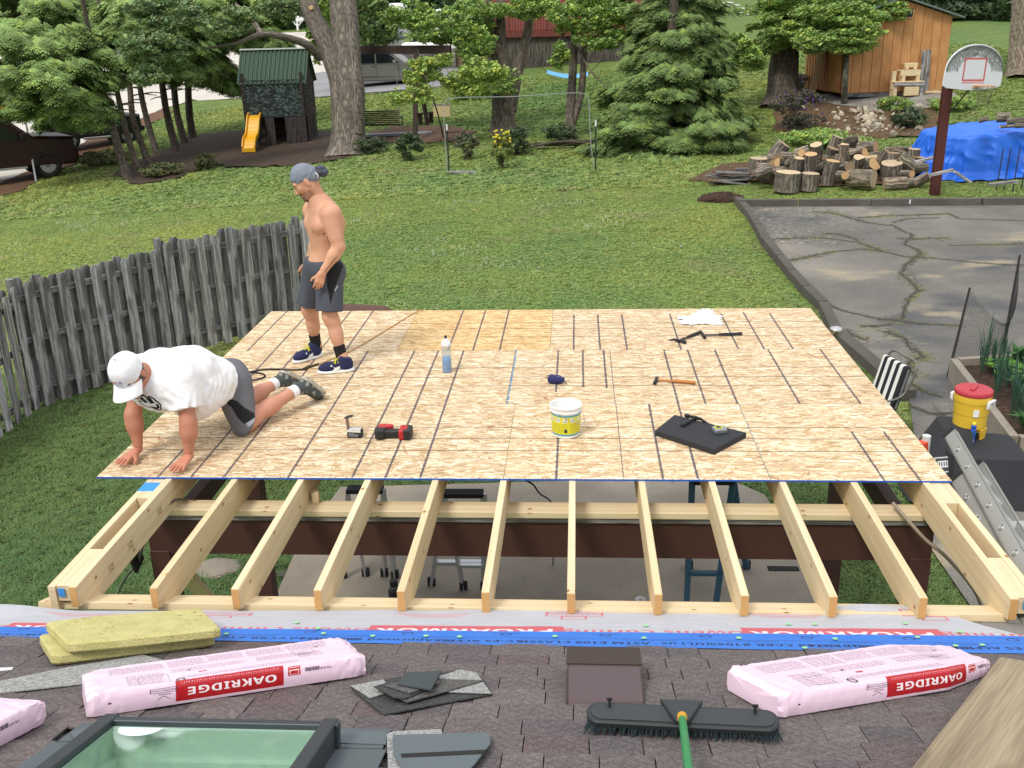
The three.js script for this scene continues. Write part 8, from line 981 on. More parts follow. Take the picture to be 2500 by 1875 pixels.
function tree(name, label, base, stems, barkMat, crowns, group) { // stems: [[[px,py,D]...], [r...], flare]
  const o = thing(name, label, 'tree', base, 0, group); stems.forEach(([pts, r, fl, nm], i) => mesh(nm || (i ? 'limb' : 'trunk'), trunkGeo(pts.map(p => (p.isVector3 ? p.clone() : atD(...p)).sub(base)), r, i * 3 + base.x, fl), barkMat, o)); for (const c of crowns) crown(o, ...c); return o;
}
const gb = (px, py) => { const p = onG(px, py); p.y -= 0.3; return p; };
const HEM = [0.23, 0.35, 0.1], MAP = [0.29, 0.45, 0.11];
// ---------- conifer group on the left ----------
{
  const T7 = [ // base, via, top, radius, crown blobs, label
    [[317, 440], [280, 330], [248, 215], 0.17, [[150, 205, 95, 60], [215, 255, 55, 45], [110, 120, 110, 70]], 'front leaning pale trunked conifer with the lowest drooping boughs'],
    [[342, 416], [305, 310], [281, 200], 0.13, [[250, 150, 85, 55], [330, 60, 80, 60]], 'second conifer from the left with a kinked thin trunk'],
    [[368, 402], [325, 290], [313, 178], 0.14, [[60, 40, 120, 70], [30, 150, 80, 80], [70, 225, 70, 60], [30, 235, 60, 60], [150, 290, 50, 30]], 'third conifer from the left, its crown at the photo corner'],
    [[389, 384], [352, 265], [338, 195], 0.14, [[400, 85, 90, 60], [370, 150, 60, 45]], 'fourth conifer from the left with a bent trunk'],
    [[435, 371], [405, 265], [391, 175], 0.17, [[480, 60, 90, 70], [450, 150, 60, 50], [260, 20, 110, 60]], 'fifth conifer from the left with a thick dark trunk'],
    [[456, 352], [432, 275], [419, 168], 0.17, [[560, 70, 80, 60], [510, 170, 60, 45]], 'sixth conifer from the left, joined low to its neighbour'],
    [[472, 340], [460, 230], [460, 150], 0.18, [[590, 30, 90, 60], [560, 190, 40, 35], [640, 95, 55, 40], [520, -10, 100, 50]], 'seventh conifer of the row, nearest the playhouse']];
  for (const [b, v, t, r, bl, lab] of T7) { const base = gb(...b), D = base.clone().sub(CAM.p).dot(FW); const top = atD(t[0], t[1], D), up = top.clone().add(V((top.x - base.x) * 0.2, 3.5, 0));
    const stems = [[[base, atD(lerp(b[0], v[0], 0.5) - 3, lerp(b[1], v[1], 0.5), D), atD(v[0], v[1], D), top, up], [r, r * 0.85, r * 0.8, r * 0.7, r * 0.35], 0.35]]; for (let k = 0; k < 4; k++) { const a = atD(lerp(v[0], t[0], 0.3 + k * 0.2), lerp(v[1], t[1], 0.3 + k * 0.2), D), e = a.clone().add(V((k % 2 ? 1 : -1) * (0.7 + 0.3 * k), -0.1 + 0.1 * k, 0.3 * (k - 1))); stems.push([[a, a.clone().lerp(e, 0.5).add(V(0, 0.06, 0)), e], [0.03, 0.022, 0.012], 0]); }
    tree('conifer_tree', lab, base, stems, r > 0.165 ? M.barkD : M.barkM, [[bl.map(x => B(x[0], x[1], D - 0.8 + 0.6 * Math.sin(x[0]) - (x[0] < 40 ? 3 : 0), x[2], x[3], Math.min(x[2], x[3]) * 1.3)), 'spray', bl.length * 1900, 0.75, 1.25, HEM]], 'conifers in the mulch bed'); }
  // pale leaved branch of the big tree reaching left is built with that tree
}
// ---------- big twin-trunk tree ----------
{
  const base = gb(850, 372), D = base.clone().sub(CAM.p).dot(FW);
  tree('shade_tree', 'big grey twin trunk tree right of the playhouse', base, [[[base, [848, 290, D], [836, 200, D], [800, 110, D], [765, 40, D], [735, -60, D]], [0.66, 0.58, 0.5, 0.36, 0.33, 0.3], 0.55], [[[856, 330, D - 0.1], [855, 240, D - 0.2], [848, 140, D - 0.15], [840, 40, D], [832, -80, D]], [0.52, 0.52, 0.48, 0.5, 0.42], 0, 'trunk'], [[[782, 140, D], [750, 110, D - 0.6], [700, 92, D - 1.2], [640, 84, D - 1.8], [580, 105, D - 2.4], [500, 118, D - 3]], [0.17, 0.14, 0.12, 0.1, 0.06, 0.03], 0], [[[640, 84, D - 1.8], [615, 50, D - 1.6], [575, 10, D - 1.4]], [0.09, 0.08, 0.06], 0]], M.bark,
    [[[B(370, 110, D - 4, 90, 40, 60), B(420, 30, D - 4, 100, 40, 60), B(360, 185, D - 4, 45, 25, 30), B(560, 50, D - 3, 60, 35), B(690, 20, D + 3, 60, 30)], 'leaf', 3400, 0.8, 1.25, [0.24, 0.36, 0.16]], [[B(770, 100, D + 3, 20, 50, 15), B(790, 20, D + 4, 30, 40, 20)], 'leaf', 500, 0.9, 1.3, MAP]]);
  const kn = scene.children.at(-1); const cf = atD(760, 19, D - 0.37).sub(base); mesh('pruned_stub', [cyl(0.075, 0.085, 0.1, 14, cf.x, cf.y, cf.z, Math.PI / 2 - 0.2)], M.cutOrange, kn);
}
// ---------- maples in the middle ----------
{
  const b1 = gb(1232, 322), D1 = b1.clone().sub(CAM.p).dot(FW);
  tree('maple_tree', 'forked dark maple with pale green leaf sprays, middle of the yard', b1, [[[b1, [1228, 240, D1], [1220, 140, D1], [1195, 60, D1], [1180, -60, D1]], [0.48, 0.42, 0.36, 0.26, 0.2], 0.5], [[[1245, 270, D1], [1262, 180, D1], [1285, 90, D1], [1300, 0, D1], [1310, -60, D1]], [0.26, 0.22, 0.18, 0.16, 0.12], 0, 'trunk'], [[[1215, 120, D1], [1120, 110, D1 - 0.5], [1020, 80, D1 - 1]], [0.07, 0.045, 0.02], 0], [[[1225, 150, D1], [1223, 60, D1 - 0.3], [1222, -50, D1 - 0.3]], [0.2, 0.18, 0.14], 0, 'trunk']], M.barkM,
    [[[B(1060, 70, D1 - 1, 90, 38, 50), B(1150, 40, D1 - 0.8, 80, 40, 50), B(1170, 130, D1 - 1.2, 50, 50, 40), B(1000, 30, D1 - 1, 60, 30), B(1290, 20, D1 - 1, 70, 30, 40), B(1190, 195, D1 - 1.5, 70, 40, 30), B(1150, 90, D1 - 1.2, 40, 50, 30)], 'leaf', 3000, 0.9, 1.45, MAP]], 'maples in the middle of the yard');
  const b2 = gb(1392, 338), D2 = b2.clone().sub(CAM.p).dot(FW);
  tree('maple_tree', 'slim twin stemmed maple beside the garden arch', b2, [[[b2, [1393, 270, D2], [1398, 180, D2], [1402, 80, D2], [1404, -40, D2]], [0.2, 0.17, 0.15, 0.13, 0.1], 0.3], [[[1400, 300, D2], [1418, 230, D2], [1425, 150, D2], [1428, 60, D2]], [0.12, 0.13, 0.12, 0.08], 0, 'trunk'], [[[1403, 100, D2], [1440, 170, D2 - 1], [1480, 215, D2 - 1.6]], [0.04, 0.03, 0.015], 0], [[[1402, 60, D2], [1370, 90, D2 - 0.6], [1345, 140, D2 - 0.8]], [0.05, 0.03, 0.015], 0]], M.barkM,
    [[[B(1400, 40, D2 - 1, 60, 35, 50), B(1500, 40, D2 - 1, 80, 40, 50), B(1560, 80, D2 - 1.2, 60, 30), B(1460, 95, D2 - 1.2, 60, 28), B(1365, 135, D2 - 1, 24, 30, 20), B(1500, 0, D2 - 1, 90, 30, 50)], 'leaf', 1900, 0.9, 1.5, MAP]], 'maples in the middle of the yard');
  const b3 = gb(1031, 345), D3 = b3.clone().sub(CAM.p).dot(FW) - 4; const b3b = gb(1000, 395);
  tree('maple_sapling', 'bright leaved maple sapling before the porch swing', gb(1085, 330), [[[gb(1085, 330), [1060, 250, 34.5], [1035, 190, 34.3], [1020, 120, 34.2]], [0.03, 0.025, 0.02, 0.012], 0]], M.barkM, [[[B(1025, 180, 34.2, 45, 40, 30), B(1000, 235, 34, 55, 22, 30), B(1065, 150, 34.3, 40, 20, 25), B(1140, 195, 34.5, 65, 45, 40), B(1180, 180, 34.5, 60, 35, 30)], 'leaf', 800, 0.9, 1.4, [0.34, 0.47, 0.1]]]);
}
// ---------- spruce ----------
{
  const base = gb(1625, 372), D = base.clone().sub(CAM.p).dot(FW) + 0.8; base.copy(atD(1625, 352, D)); base.y = h(base.x, base.z) - 0.03; const bl = []; for (let k = 0; k < 9; k++) { const t = k / 8, y = lerp(345, -90, t), r = lerp(165, 70, Math.pow(t, 0.9)); bl.push(B(lerp(1640, 1660, t) + Math.sin(k * 2.3) * 12, y, D - 0.3, r, 42, r * 0.95)); } bl.push(B(1720, 340, D - 0.8, 90, 28, 60), B(1560, 300, D - 1, 80, 34, 60), B(1770, 300, D - 0.4, 60, 30, 50), B(1600, 20, D, 60, 40, 60), B(1655, 30, D - 0.6, 70, 60, 40), B(1650, -40, D - 0.6, 60, 50, 40));
  tree('spruce_tree', 'large dense green spruce reaching to the ground', base, [[[base, base.clone().add(V(0.1, 3, 0)), base.clone().add(V(0.2, 8, 0))], [0.22, 0.18, 0.06], 0.2]], M.barkD, [[bl, 'spray', 26000, 0.7, 1.1, [0.15, 0.235, 0.065]]]);
}
// ---------- trees by the shed ----------
{
  const b = gb(1912, 250), D = b.clone().sub(CAM.p).dot(FW);
  tree('old_maple', 'thick dark trunked maple left of the shed', b, [[[b, [1912, 190, D], [1918, 110, D], [1920, 20, D], [1925, -70, D]], [0.66, 0.56, 0.5, 0.44, 0.4], 0.7], [[[1918, 90, D], [2010, 60, D - 1.4], [2090, 45, D - 2.5]], [0.16, 0.1, 0.04], 0], [[[1915, 110, D], [1850, 100, D - 0.6], [1790, 110, D - 1]], [0.1, 0.07, 0.03], 0]], M.barkD,
    [[[B(1850, 95, D - 0.8, 65, 40, 50), B(1830, 140, D - 0.9, 45, 30, 40), B(1960, 55, D - 1.5, 100, 40, 70), B(2070, 40, D - 2.2, 100, 40, 60), B(2000, 105, D - 2.4, 80, 26, 40), B(2080, 110, D - 2.8, 60, 18, 30), B(2160, 30, D - 2, 50, 28, 40), B(1950, 0, D - 1, 120, 40, 70), B(2110, 0, D - 1.6, 110, 32, 60)], 'leaf', 7000, 0.9, 1.35, MAP]]);
  const p = gb(2062, 254); tree('slim_tree', 'slim mossy grey trunk in front of the shed corner', p, [[[p, atD(2064, 190, 35), atD(2068, 120, 35), atD(2072, 40, 34.8)], [0.11, 0.1, 0.09, 0.06], 0.3]], tinted(M.bark, [0.6, 0.68, 0.62]), [[[B(2080, 75, 34.6, 60, 26, 40)], 'leaf', 350, 0.9, 1.3, MAP]]);
  const r = gb(2492, 185); tree('grey_trunk_tree', 'smooth grey trunk at the upper right photo corner', r, [[[r, atD(2488, 110, 38), atD(2492, 30, 38), atD(2496, -70, 38)], [0.5, 0.36, 0.34, 0.3], 0.6]], M.barkL, [[[B(2500, -90, 38, 120, 40, 80)], 'leaf', 900, 1, 1.5, MAP]]);
}
// ---------- distant hedges and woods ----------
{
  const far = [[640, 25, 96, 95, 55, 'dark wooded bank tree behind the mailboxes'], [560, 30, 98, 80, 60, 'dark tree behind the white road pole'], [760, 10, 100, 60, 50, 'dark tree behind the white mailbox'], [915, 50, 62, 42, 70, 'bright green bush tree beside the white truck'], [1590, 20, 66, 60, 60, 'dark shrub tree at the corner of the brick house'], [2310, 15, 62, 70, 42, 'left part of the dark hedge right of the shed'], [2420, 15, 62, 75, 46, 'right part of the dark hedge behind the hoop'], [1950, -10, 78, 70, 40, 'dark tree far behind the shed'], [2500, 0, 60, 60, 50, 'dark hedge end at the right photo edge'], [480, -20, 95, 80, 60, 'dark tree far behind the conifers'], [2150, -20, 70, 100, 40, 'dark tree over the shed roof']];
  for (const [x, y, D, rx, ry, lab] of far) { const c = atD(x, y, D), b = V(c.x, h(c.x, c.z) - 0.1, c.z); const top = c.y + ry * D / 2404; tree('background_tree', lab, b, [[[b, V(c.x, (b.y + top) / 2, c.z), V(c.x + 0.2, top - 0.5, c.z)], [0.3, 0.22, 0.1], 0.2]], M.barkD, [[[B(x, y, D, rx, ry, rx * 0.7), B(x - rx * 0.4, y + ry * 0.45, D - 0.5, rx * 0.7, ry * 0.5, rx * 0.5)], 'leaf', 2600, 2.2, 3.6, D === 62 && x < 1000 ? [0.16, 0.27, 0.08] : [0.06, 0.11, 0.04]]], 'trees in the far background'); }
  // far wood closing the view
  { const o = new THREE.InstancedMesh(LEAF, leafM, 26000), q = rng(88), d = new THREE.Object3D(), c = new THREE.Color(); for (let i = 0; i < 26000; i++) { const a = lerp(-0.95, 0.8, q()), r = 150 + q() * 40, x = 2.8 + Math.sin(a) * r, z = 5 - Math.cos(a) * r; d.position.set(x, h(x, z) + 14 * Math.pow(q(), 0.8) * (0.7 + 0.4 * noise(a * 14, 3)), z); d.rotation.set(q() * 3, q() * 6, q() * 3); d.scale.setScalar(9 + q() * 7); d.updateMatrix(); o.setMatrixAt(i, d.matrix); const v = 0.6 + q() * 0.7; c.setRGB(0.07 * v, 0.13 * v, 0.045 * v); o.setColorAt(i, c); } o.name = 'far_woods'; tag(o, 'dark green woods far behind the house and road', 'woods', null, 'stuff'); scene.add(o); }
}
// ---------- playhouse ----------
{
  const A = onG(606, 362), Bp = onG(752, 350); Bp.y = A.y; const fx = Bp.clone().sub(A), W = fx.length(); fx.normalize(); const yaw = Math.atan2(-fx.z, fx.x), D = 1.7, H1 = 1.15, H2 = 2.5; const o = thing('playhouse', 'dark wooden playhouse with camouflage panels and green corrugated roof', 'playhouse', A, yaw); const wd = tinted(M.greyD, [0.2, 0.16, 0.14]), tx = canvasTex(512, 256, (c, w, hh) => { c.fillStyle = 'rgb(58,70,68)'; c.fillRect(0, 0, w, hh); const q = rng(71); for (let k = 0; k < 900; k++) { c.fillStyle = ['rgb(30,34,36)', 'rgb(84,100,98)', 'rgb(40,52,50)', 'rgb(22,24,26)'][q() * 4 | 0]; const x = q() * w, y = q() * hh; for (let j = 0; j < 4; j++) c.fillRect(x + (q() - 0.5) * 22, y + (q() - 0.5) * 10, 8 + q() * 14, 3 + q() * 5); } });
  const cm = matT(tx, 0.9); mesh('front_panel', box(W, H2 - H1, 0.05, W / 2, (H1 + H2) / 2, 0), cm, o); mesh('side_panel', box(0.05, H2 - H1, D, W, (H1 + H2) / 2, -D / 2), wd, o); mesh('side_panel', box(0.05, H2 - H1, D, 0, (H1 + H2) / 2, -D / 2), wd, o); mesh('floor', box(W, 0.06, D, W / 2, H1, -D / 2), wd, o);
  for (const x of [0.05, W - 0.05]) for (const z of [0, -D]) mesh('corner_post', triUV(box(0.1, H2 + 0.5, 0.1, x, H2 / 2, z)), wd, o); for (const [x, w2] of [[0.3, 0.5], [0.95, 0.35], [W - 0.42, 0.75]]) mesh('base_board', triUV(box(w2, H1 - 0.05, 0.04, x, H1 / 2, 0.02), 'y'), wd, o); for (const x of [W + 0.02]) for (const z of [-0.35, -0.8, -1.3]) mesh('base_board', triUV(box(0.03, H1, 0.4, x, H1 / 2, z), 'y'), wd, o); mesh('sill', box(W, 0.08, 0.08, W / 2, 0.06, 0.04), wd, o); mesh('back_wall', box(W, H2, 0.04, W / 2, H2 / 2, -D), wd, o);
  const RL = 1.25, ang = 0.92; const pr = []; const N = 16; for (let i = 0; i <= N * 6; i++) pr.push([i / (N * 6) * (W + 0.3), 0.028 * Math.sin(i / 6 * 6.283)]); for (let i = N * 6; i >= 0; i--) pr.push([i / (N * 6) * (W + 0.3), 0.028 * Math.sin(i / 6 * 6.283) - 0.008]); for (const s of [1, -1]) { const g = extr(pr, 1.5); g.rotateX(s > 0 ? ang : Math.PI - ang); g.translate(-0.15, 0, 0); const r = mesh('roof_sheet', g, mat([50, 76, 58], 0.6), o); r.position.set(0, H2 + 1.05, -D / 2 ); if (s < 0) r.position.y -= 0.01; } mesh('ridge_cap', box(W + 0.3, 0.05, 0.16, W / 2, H2 + 1.08, -D / 2), mat([206, 208, 208], 0.5), o); mesh('gable', (() => { const g = extr([[0, H2 - 0.1], [-D, H2 - 0.1], [-D / 2, H2 + 0.95]], 0.04); g.rotateY(-Math.PI / 2); g.rotateY(Math.PI); g.translate(W - 0.02, 0, -D); return g; })(), wd, o);
  const s = thing('slide', 'yellow plastic slide on the front of the playhouse', 'slide', A.clone().addScaledVector(fx, 0.42), yaw); const ym = mat([226, 168, 24], 0.45); const P = []; for (let k = 0; k <= 14; k++) { const t = k / 14; P.push([0.05 + t * 1.25, 1.22 - 1.1 * t + 0.09 * Math.sin(t * 9.4)]); } const bed = []; for (let k = 0; k < 14; k++) bed.push(beamBox(V(0, P[k][1], P[k][0]), V(0, P[k + 1][1], P[k + 1][0] + 0.008), 0.44, 0.02)); mesh('chute', bed, ym, s); for (const x of [-0.23, 0.23]) { const r = []; for (let k = 0; k < 14; k++) r.push(beamBox(V(x, P[k][1] + 0.05, P[k][0]), V(x, P[k + 1][1] + 0.05, P[k + 1][0] + 0.01), 0.04, 0.14)); mesh('side_rail', r, ym, s); } mesh('foot', [rbox(0.5, 0.16, 0.05, 0.015, 0, 0.08, P[14][0] + 0.02)], ym, s);
}
// ---------- vehicles ----------
function wheel(o, x, y, z, r, w) { const k = mesh('wheel', xf(new THREE.TorusGeometry(r * 0.78, r * 0.24, 10, 28), x, y, z, 0, 0, 0, [1, 1, w / (r * 0.48)]), M.blackR, o); k.geometry.scale(1, 1, 1); mesh('rim', [cyl(r * 0.62, r * 0.62, w * 0.5, 20, x, y, z, Math.PI / 2), ...[0, 1, 2, 3, 4].map(i => box(r * 0.16, r * 1.1, w * 0.6, x, y, z, 0, 0, i * 0.63))], M.alu, k); return k; }
function car(name, label, p, yaw, m, L, prof, glass, wr, wx, Wd, extra) { const o = thing(name, label, 'car', p, yaw); const g = extr(prof, Wd - 0.16, 0.08); g.translate(0, 0, -Wd / 2 + 0.08); mesh('body', toCreasedNormals(g, 0.6), m, o); for (const gl of glass) { for (const z of [Wd / 2 + 0.002, -Wd / 2 - 0.018]) { const q = extr(gl, 0.016); q.translate(0, 0, z); mesh('window', q, mat([24, 27, 31], 0.08), o); } } for (const x of wx) for (const z of [Wd / 2 - 0.1, -Wd / 2 + 0.1]) { wheel(o, x, wr, z, wr, 0.22); const a = new THREE.TorusGeometry(wr * 1.12, 0.05, 6, 20, Math.PI); a.translate(x, wr, z + Math.sign(z) * 0.06); mesh('wheel_arch', a, M.black, o); } if (extra) extra(o); return o; }
{
  const p = onG(937, 207); const sv = mat([140, 138, 136], 0.3, { metalness: 0.6 });
  car('parked_suv', 'grey parked sport utility car on the driveway', p, 0.06, sv, 5, [[-2.5, 0.35], [-2.55, 0.9], [-2.45, 1.05], [-2.1, 1.6], [-1.9, 1.72], [0.2, 1.74], [0.5, 1.66], [1.25, 1.1], [2.2, 0.98], [2.45, 0.85], [2.52, 0.4], [2.3, 0.3], [-2.3, 0.3]], [[[-2.15, 1.1], [-1.9, 1.56], [-1.1, 1.62], [-1.1, 1.1]], [[-1.03, 1.1], [-1.03, 1.62], [-0.25, 1.63], [-0.25, 1.1]], [[-0.18, 1.1], [-0.18, 1.63], [0.25, 1.62], [0.45, 1.55], [0.98, 1.1]]], 0.39, [-1.5, 1.55], 1.95, o => { mesh('trim', box(3.0, 0.04, 0.02, -0.1, 0.46, 0.99), M.chrome, o); mesh('trim', box(3.1, 0.03, 0.02, -0.6, 1.085, 0.99), M.chrome, o); for (const x of [-1.2, -0.35]) mesh('door_handle', box(0.2, 0.03, 0.03, x, 0.98, 0.99), M.chrome, o); mesh('mirror', rbox(0.18, 0.14, 0.2, 0.04, 0.75, 1.16, 1.08), sv, o); mesh('headlight', rbox(0.25, 0.12, 0.06, 0.02, 2.3, 0.85, 0.95), M.chrome, o); mesh('roof_rail', box(1.9, 0.04, 0.04, -0.8, 1.78, 0.75), M.alu, o); for (const x of [-1.06, -0.21, 0.95]) mesh('door_seam', box(0.012, 0.7, 0.012, x, 0.75, 0.978), M.black, o); });
  const d = atD(92, 410, 36.5); d.y = h(d.x, d.z) + 0.04; const rd = mat([46, 16, 15], 0.3, { metalness: 0.2 }); const t = car('pickup_truck', 'dark red pickup truck at the left photo edge', d, 0.72, rd, 5.5, [[-3.6, 0.5], [-3.65, 1.1], [-1.6, 1.12], [-1.55, 1.85], [-0.1, 1.88], [0.7, 1.2], [1.8, 1.12], [1.9, 0.6], [1.8, 0.45], [-3.5, 0.45]].map(q => [q[0] - 0.9, q[1]]), [[[-2.3, 1.2], [-2.3, 1.74], [-1.75, 1.76], [-1.75, 1.2]], [[-1.65, 1.2], [-1.65, 1.76], [-1.1, 1.75], [-0.45, 1.2]]], 0.4, [0.12, -3.4], 1.9, o => { mesh('running_board', box(2.4, 0.06, 0.15, -1.7, 0.4, 0.98), M.alu, o); mesh('mirror', rbox(0.16, 0.2, 0.2, 0.03, -0.5, 1.3, 1.1), M.black, o); mesh('headlight', rbox(0.08, 0.2, 0.3, 0.02, 0.98, 0.9, 0.75), M.chrome, o); o.scale.setScalar(1.18); });
  const j = atD(225, 322, 43); j.y = h(j.x, j.z) + 0.04; car('parked_jeep', 'black off-road car half hidden behind the conifer boughs', j, 0.75, mat([26, 28, 29], 0.4), 4, [[-2.0, 0.55], [-2.0, 1.2], [-1.9, 1.85], [0.3, 1.87], [0.6, 1.25], [1.8, 1.18], [1.85, 0.6], [1.7, 0.5], [-1.9, 0.5]], [[[-1.8, 1.25], [-1.75, 1.75], [-0.9, 1.76], [-0.9, 1.25]], [[-0.8, 1.25], [-0.8, 1.76], [0.2, 1.76], [0.42, 1.25]]], 0.42, [-1.2, 1.2], 1.8, o => { mesh('side_step', rod(V(-0.7, 0.42, 1.0), V(0.75, 0.42, 1.0), 0.05), M.alu, o); mesh('bumper', rbox(0.15, 0.2, 1.7, 0.03, 1.95, 0.65, 0), M.black, o); mesh('headlight', cyl(0.11, 0.11, 0.05, 14, 1.86, 0.95, 0.6, 0, 0, Math.PI / 2), M.chrome, o); });
  const w = atD(1045, 70, 64); w.y = h(w.x, w.z); const o = thing('utility_truck', 'white utility truck with black machinery beyond the driveway', 'truck', w, 0.25); const wm = mat([226, 230, 234], 0.5); mesh('tank_body', rbox(1.5, 2.2, 2.2, 0.5, -2.0, 2.2, 0, 0, 0, 0, 4), wm, o); mesh('cab', rbox(2.2, 2.0, 2.2, 0.2, 1.7, 1.9, 0, 0, 0, 0, 2), wm, o); mesh('cab_window', rbox(0.7, 0.6, 0.05, 0.1, 1.6, 2.3, 1.1), mat([50, 60, 70], 0.2), o); mesh('chassis', box(6.2, 0.3, 1.6, 0, 0.75, 0), M.black, o); const mach = [box(0.16, 2.6, 0.16, -1.0, 2.2, 0.8), box(0.16, 2.4, 0.16, -0.5, 2.1, 0.7), rbox(1.0, 0.9, 1.2, 0.1, -0.2, 1.6, 0.2), box(0.9, 0.12, 0.12, -0.5, 2.6, 0.8), rbox(0.7, 0.4, 0.9, 0.08, -0.5, 2.9, 0.2), box(0.12, 1.2, 0.12, 0.2, 2.6, 0.6, 0, 0, 0.4)]; mesh('machinery', mach, M.black, o); mesh('hose', tube([V(-1.6, 3.2, 1.15), V(-1.3, 2.6, 1.3), V(-1.2, 1.6, 1.25), V(-0.6, 1.1, 1.2)], 0.06, 6), M.blackR, o); mesh('panel', box(0.6, 1.2, 0.05, 0.35, 1.8, 1.12), wm, o); mesh('step_plate', box(1.0, 0.35, 0.6, -2.3, 0.9, 1.2), mat([196, 198, 200], 0.5), o); for (const x of [-2.2, -1.1, 1.9]) wheel(o, x, 0.5, 0.9, 0.5, 0.3); mesh('lettering', box(0.25, 1.2, 0.01, -2.35, 2.3, 1.106), mat([90, 120, 200], 0.5), o);
}
// ---------- porch swing frame and swings ----------
{
  const P0 = onG(1013, 345), D = P0.clone().sub(CAM.p).dot(FW), wm = mat([56, 42, 36], 0.85); const o = thing('swing_frame', 'dark brown timber swing frame right of the big tree', 'swing frame', P0); const L = (x, y, d = 0) => atD(x, y, D + d).sub(P0); mesh('beam', beamBox(L(850, 122, 1.2), L(1100, 121, -0.4), 0.14, 0.3), wm, o); mesh('post', beamBox(L(1013, 345), L(1016, 130), 0.16, 0.16), wm, o); mesh('brace', beamBox(L(1044, 305, 1.4), L(1026, 205, 0.7), 0.12, 0.12), wm, o); const sl = (a, b, d0) => a; 
  const s = thing('porch_swing', 'dark slatted porch swing hanging from the beam', 'swing', atD(928, 288, D + 0.3)); for (let k = 0; k < 8; k++) mesh('slat', rbox(1.45, 0.05, 0.025, 0.006, 0, 0.24 - k * 0.068, 0, -0.1), wm, s); for (let k = 0; k < 5; k++) mesh('slat', rbox(1.45, 0.025, 0.08, 0.006, 0, -0.28, -0.1 - k * 0.1), wm, s); for (const x of [-0.74, 0.74]) { mesh('arm', [box(0.06, 0.04, 0.6, x, 0.0, -0.25), box(0.05, 0.3, 0.05, x, -0.15, -0.5)], mat([90, 84, 78], 0.9), s); mesh('chain', rod(V(x, 0.0, -0.1), V(x * 0.92, 2.3, -0.1), 0.014, 0.014, 5), M.alu, s); }
  const e = thing('baby_swing', 'small pale wooden swing seat on ropes', 'swing', atD(1078, 270, D + 0.2)); for (let k = 0; k < 5; k++) mesh('slat', rbox(0.62, 0.075, 0.02, 0.005, 0, 0.16 - k * 0.085, 0), M.lumberB, e); mesh('seat', rbox(0.62, 0.03, 0.4, 0.006, 0, -0.2, -0.2), M.lumberB, e); mesh('top_rail', rbox(0.7, 0.04, 0.06, 0.006, 0.0, 0.22, 0.0), M.greyL, e); for (const x of [-0.3, 0.3]) mesh('rope', rod(V(x, 0.2, 0), V(x * 0.9, 1.9, -0.1), 0.014, 0.014, 5), mat([150, 146, 130], 0.9), e);
  const pl = thing('edging_plank', 'long grey blue plank lying below the porch swing', 'plank', onG(970, 333)); mesh('board', triUV(rbox(2.7, 0.1, 0.3, 0.01, 0, 0.08, 0, 0, 0.08, 0.015), 'x'), mat([128, 136, 146], 0.6), pl);
  const bd = thing('low_bench', 'small dark board bench behind the swing post', 'bench', onG(1040, 302), 0.9); mesh('seat', rbox(0.8, 0.05, 0.25, 0.006, 0, 0.42, 0), wm, bd); for (const x of [-0.3, 0.3]) mesh('leg', box(0.06, 0.4, 0.2, x, 0.2, 0), wm, bd);
}
